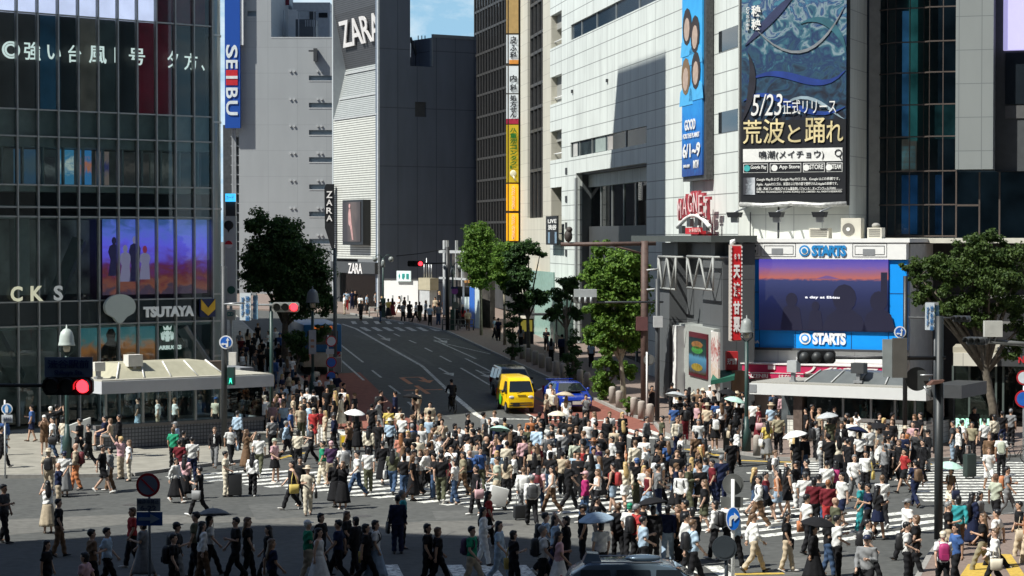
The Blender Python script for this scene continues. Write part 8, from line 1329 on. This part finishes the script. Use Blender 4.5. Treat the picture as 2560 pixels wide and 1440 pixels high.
for P in PPL:
    LOW[0] = 0 if id(P) in KEEP else 1
    ex = P['ex']; up = .13 if any(e == '+' for e in ex) else 0
    p = G(P['x'], P['y'], up); hs = prnd.uniform(.955, 1.035) if P['hair'][0] in 'sc0' else prnd.uniform(.92, .985)
    if any(e == '-' for e in ex): hs *= .85
    if P['y'] > 1320: hs *= 1.04
    lift = .3 if 'L' in ex else 0
    rz = R(FACE[P['dir']] + prnd.uniform(-28, 28)); pose = P['pose']
    if pose == 'w': pose = prnd.choice(['w', 'w2', 'ws', 'ws2', 'wc', 'wsc2'])
    M = Matrix.Translation(p + V(0, 0, lift)) @ Matrix.Rotation(rz, 4, 'Z') @ Matrix.Diagonal((hs*prnd.uniform(.95, 1.06), hs*prnd.uniform(.95, 1.06), hs, 1))
    if pose == 'c': M = BIKEM
    skin = prnd.choice([(.5, .31, .21), (.56, .36, .26), (.44, .26, .17), (.5, .32, .23)]); skin = (.16, .09, .06) if 'X' in ex else skin
    o = obj_of('person', body(pose), None, M, skin); o and tag(o, person_label(P), 'person', 'people on and around the crossing')
    def shade(c): f = prnd.uniform(.85, 1.12); return tuple(v*f for v in c)
    tc_ = shade(COLS[P['top'][0]][1]); tk = P['top'][1]
    obj_of('top', top_mesh('L' if tk == 'J' else tk, pose), o, M, tc_); obj_of('skirt' if P['bot'][1] in 'KM' else 'trousers', bot_mesh(P['bot'][1], pose), o, M, shade(COLS[P['bot'][0]][1]))
    if tk == 'J':
        if 'shirtfront' not in CACHE: mb = MB(); mb.ell((0, -.085, 1.2), (.06, .06, .22), 12, 8); CACHE['shirtfront'] = mb.mesh('shirt_front', m_cloth)
        if pose != 'c': obj_of('shirt_front', CACHE['shirtfront'], o, M, COLS['w'][1])
    if P['hair'] != '0':
        hm = M if pose not in 'ic' else M @ Matrix.Translation(offs(pose)(1.6) - V(0, 0, 1.6)); obj_of('cap' if P['hair'][0] == 'c' else 'hat' if P['hair'][0] == 'h' else 'hair', hair_mesh(P['hair'][0]), o, hm, COLS[P['hair'][1]][1])
    sc_ = prnd.choice([(.6, .6, .58), (.02, .02, .02), (.03, .03, .03), (.55, .53, .5), (.1, .07, .05)]); sc_ = (.75, .75, .73) if '*' in ex else sc_
    for s in (-1, 1): obj_of('shoe', shoe_mesh(pose, s), o, M, sc_)
    LOW[0] = 0
    for e in ex:
        if e[0] == 'p' and len(e) == 2: b = obj_of('backpack', BAGP, None, M, COLS[e[1]][1]); tag(b, once('%s backpack on the person in %s near the %s' % (cn(e[1]), P['T'], P['Z'])), 'backpack', 'backpacks in the crowd'); obj_of('strap', BAGS, b, M, COLS[e[1]][1]); obj_of('pocket', BAGK, b, M, COLS[e[1]][1])
        if e[0] == 't' and len(e) == 2: b = obj_of('tote_bag', TOTE, None, M, COLS[e[1]][1]); tag(b, once('%s bag of the person in %s near the %s' % (cn(e[1]), P['T'], P['Z'])), 'bag', 'bags in the crowd'); obj_of('strap', TOTS, b, M, COLS[e[1]][1])
        if e[0] == 'u' and len(e) == 2:
            UM = M @ Matrix.Translation((.1, -.12, 1.93)) @ Matrix.Rotation(prnd.uniform(-.22, .22), 4, 'X') @ Matrix.Rotation(prnd.uniform(-.22, .22), 4, 'Y')
            b = thing('parasol', once('%s parasol over the person in %s near the %s' % (UN[e[1]], P['T'], P['Z'])), 'parasol', UM, 'parasols in the crowd'); obj_of('canopy', UMB_C, b, UM, COLS[e[1]][1]); obj_of('shaft', UMB_S, b, UM, (1, 1, 1)); obj_of('handle', UMB_H, b, UM, (1, 1, 1))
def heap(name, items):
    vs, cs, loops, starts, sizes, base, nl = [], [], [], [], [], 0, 0
    for me, M, c in items:
        n = len(me.vertices); a = np.empty(n*3, 'f'); me.vertices.foreach_get('co', a); a = a.reshape(-1, 3) @ np.array(M.to_3x3(), 'f').T + np.array(M.translation, 'f'); vs.append(a); cs.append(np.tile(np.array((*c, 1), 'f'), (n, 1)))
        l_ = np.empty(len(me.loops), 'i'); me.loops.foreach_get('vertex_index', l_); loops.append(l_ + base); q = np.empty(len(me.polygons), 'i'); me.polygons.foreach_get('loop_start', q); starts.append(q + nl); base += n; nl += len(l_)
    v = np.concatenate(vs); l_ = np.concatenate(loops); q = np.concatenate(starts); me = bpy.data.meshes.new(name); me.vertices.add(len(v)); me.vertices.foreach_set('co', v.ravel()); me.loops.add(len(l_)); me.loops.foreach_set('vertex_index', l_); me.polygons.add(len(q)); me.polygons.foreach_set('loop_start', q); me.polygons.foreach_set('use_smooth', np.ones(len(q), bool))
    me.update(calc_edges=True); me.validate(); at_ = me.color_attributes.new('dye', 'FLOAT_COLOR', 'POINT'); at_.data.foreach_set('color', np.concatenate(cs).ravel())
    m = mat('crowd_cloth', (.5, .5, .5), .8, var=.2, scale=9, bump=.3, spec=.2); n_ = m.node_tree.nodes; an = n_.new('ShaderNodeAttribute'); an.attribute_name = 'dye'; m.node_tree.links.new(an.outputs['Color'], [x for x in n_ if x.type == 'VECT_MATH'][0].inputs[0]); me.materials.append(m)
    return tag(link(bpy.data.objects.new(name, me)), 'smaller and mostly hidden people packed between and behind the nearer walkers', 'crowd', kind='stuff')
heap('crowd', HEAP)
# things beside people
def suitcase(label, px, py, m_, h=.72, rz=0):
    o, p = put('suitcase', label, 'suitcase', px, py, 0, None, rz); mb = MB(); mb.box(-.24, .24, -.14, .14, .06, h); bevelled(mb, 'shell', m_, o, None, .05); mb = MB(); mb.tube([(-.12, .1, h), (-.12, .1, h+.32), (.12, .1, h+.32), (.12, .1, h)], .012, 6); mb.build('pull_handle', steel, o)
    for x in (-.18, .18): mb = MB(); mb.ell((x, 0, .03), (.03, .04, .03), 8, 5); mb.build('wheel', trim, o)
suitcase('large dark suitcase beside the person all in cream', 588, 1242, mat('case_black', (.02, .021, .023), .4), .85); suitcase('small black wheeled suitcase by the man with white shirt and grey trousers', 1302, 1300, MATS['case_black'], .5, .3); suitcase('dark green suitcase held upright below the toy shop sign', 2424, 1196, mat('case_green', (.03, .045, .04), .4), .95, .5)
o, p = put('white_carton', 'large white carton tilted on a small hand trolley in the crossing', 'carton', 1243, 1276, 0, None, R(12)); mb = MB(); mb.slab([(-.36, .28), (.24, .12), (.4, .72), (-.2, .88)], -.16, .16); bevelled(mb, 'box', mat('carton_white', (.7, .7, .67), .7), o, None, .02); mb = MB(); mb.tube([(-.42, 0, .9), (-.2, 0, .12), (.3, 0, .06)], .018, 6); mb.build('trolley_frame', steel, o)
for x in (-.2, .26): mb = MB(); mb.tube([(x, -.14, .07), (x, .14, .07)], .06, 10); mb.build('wheel', tyre, o)
bpy.data.scenes.remove(TMP)
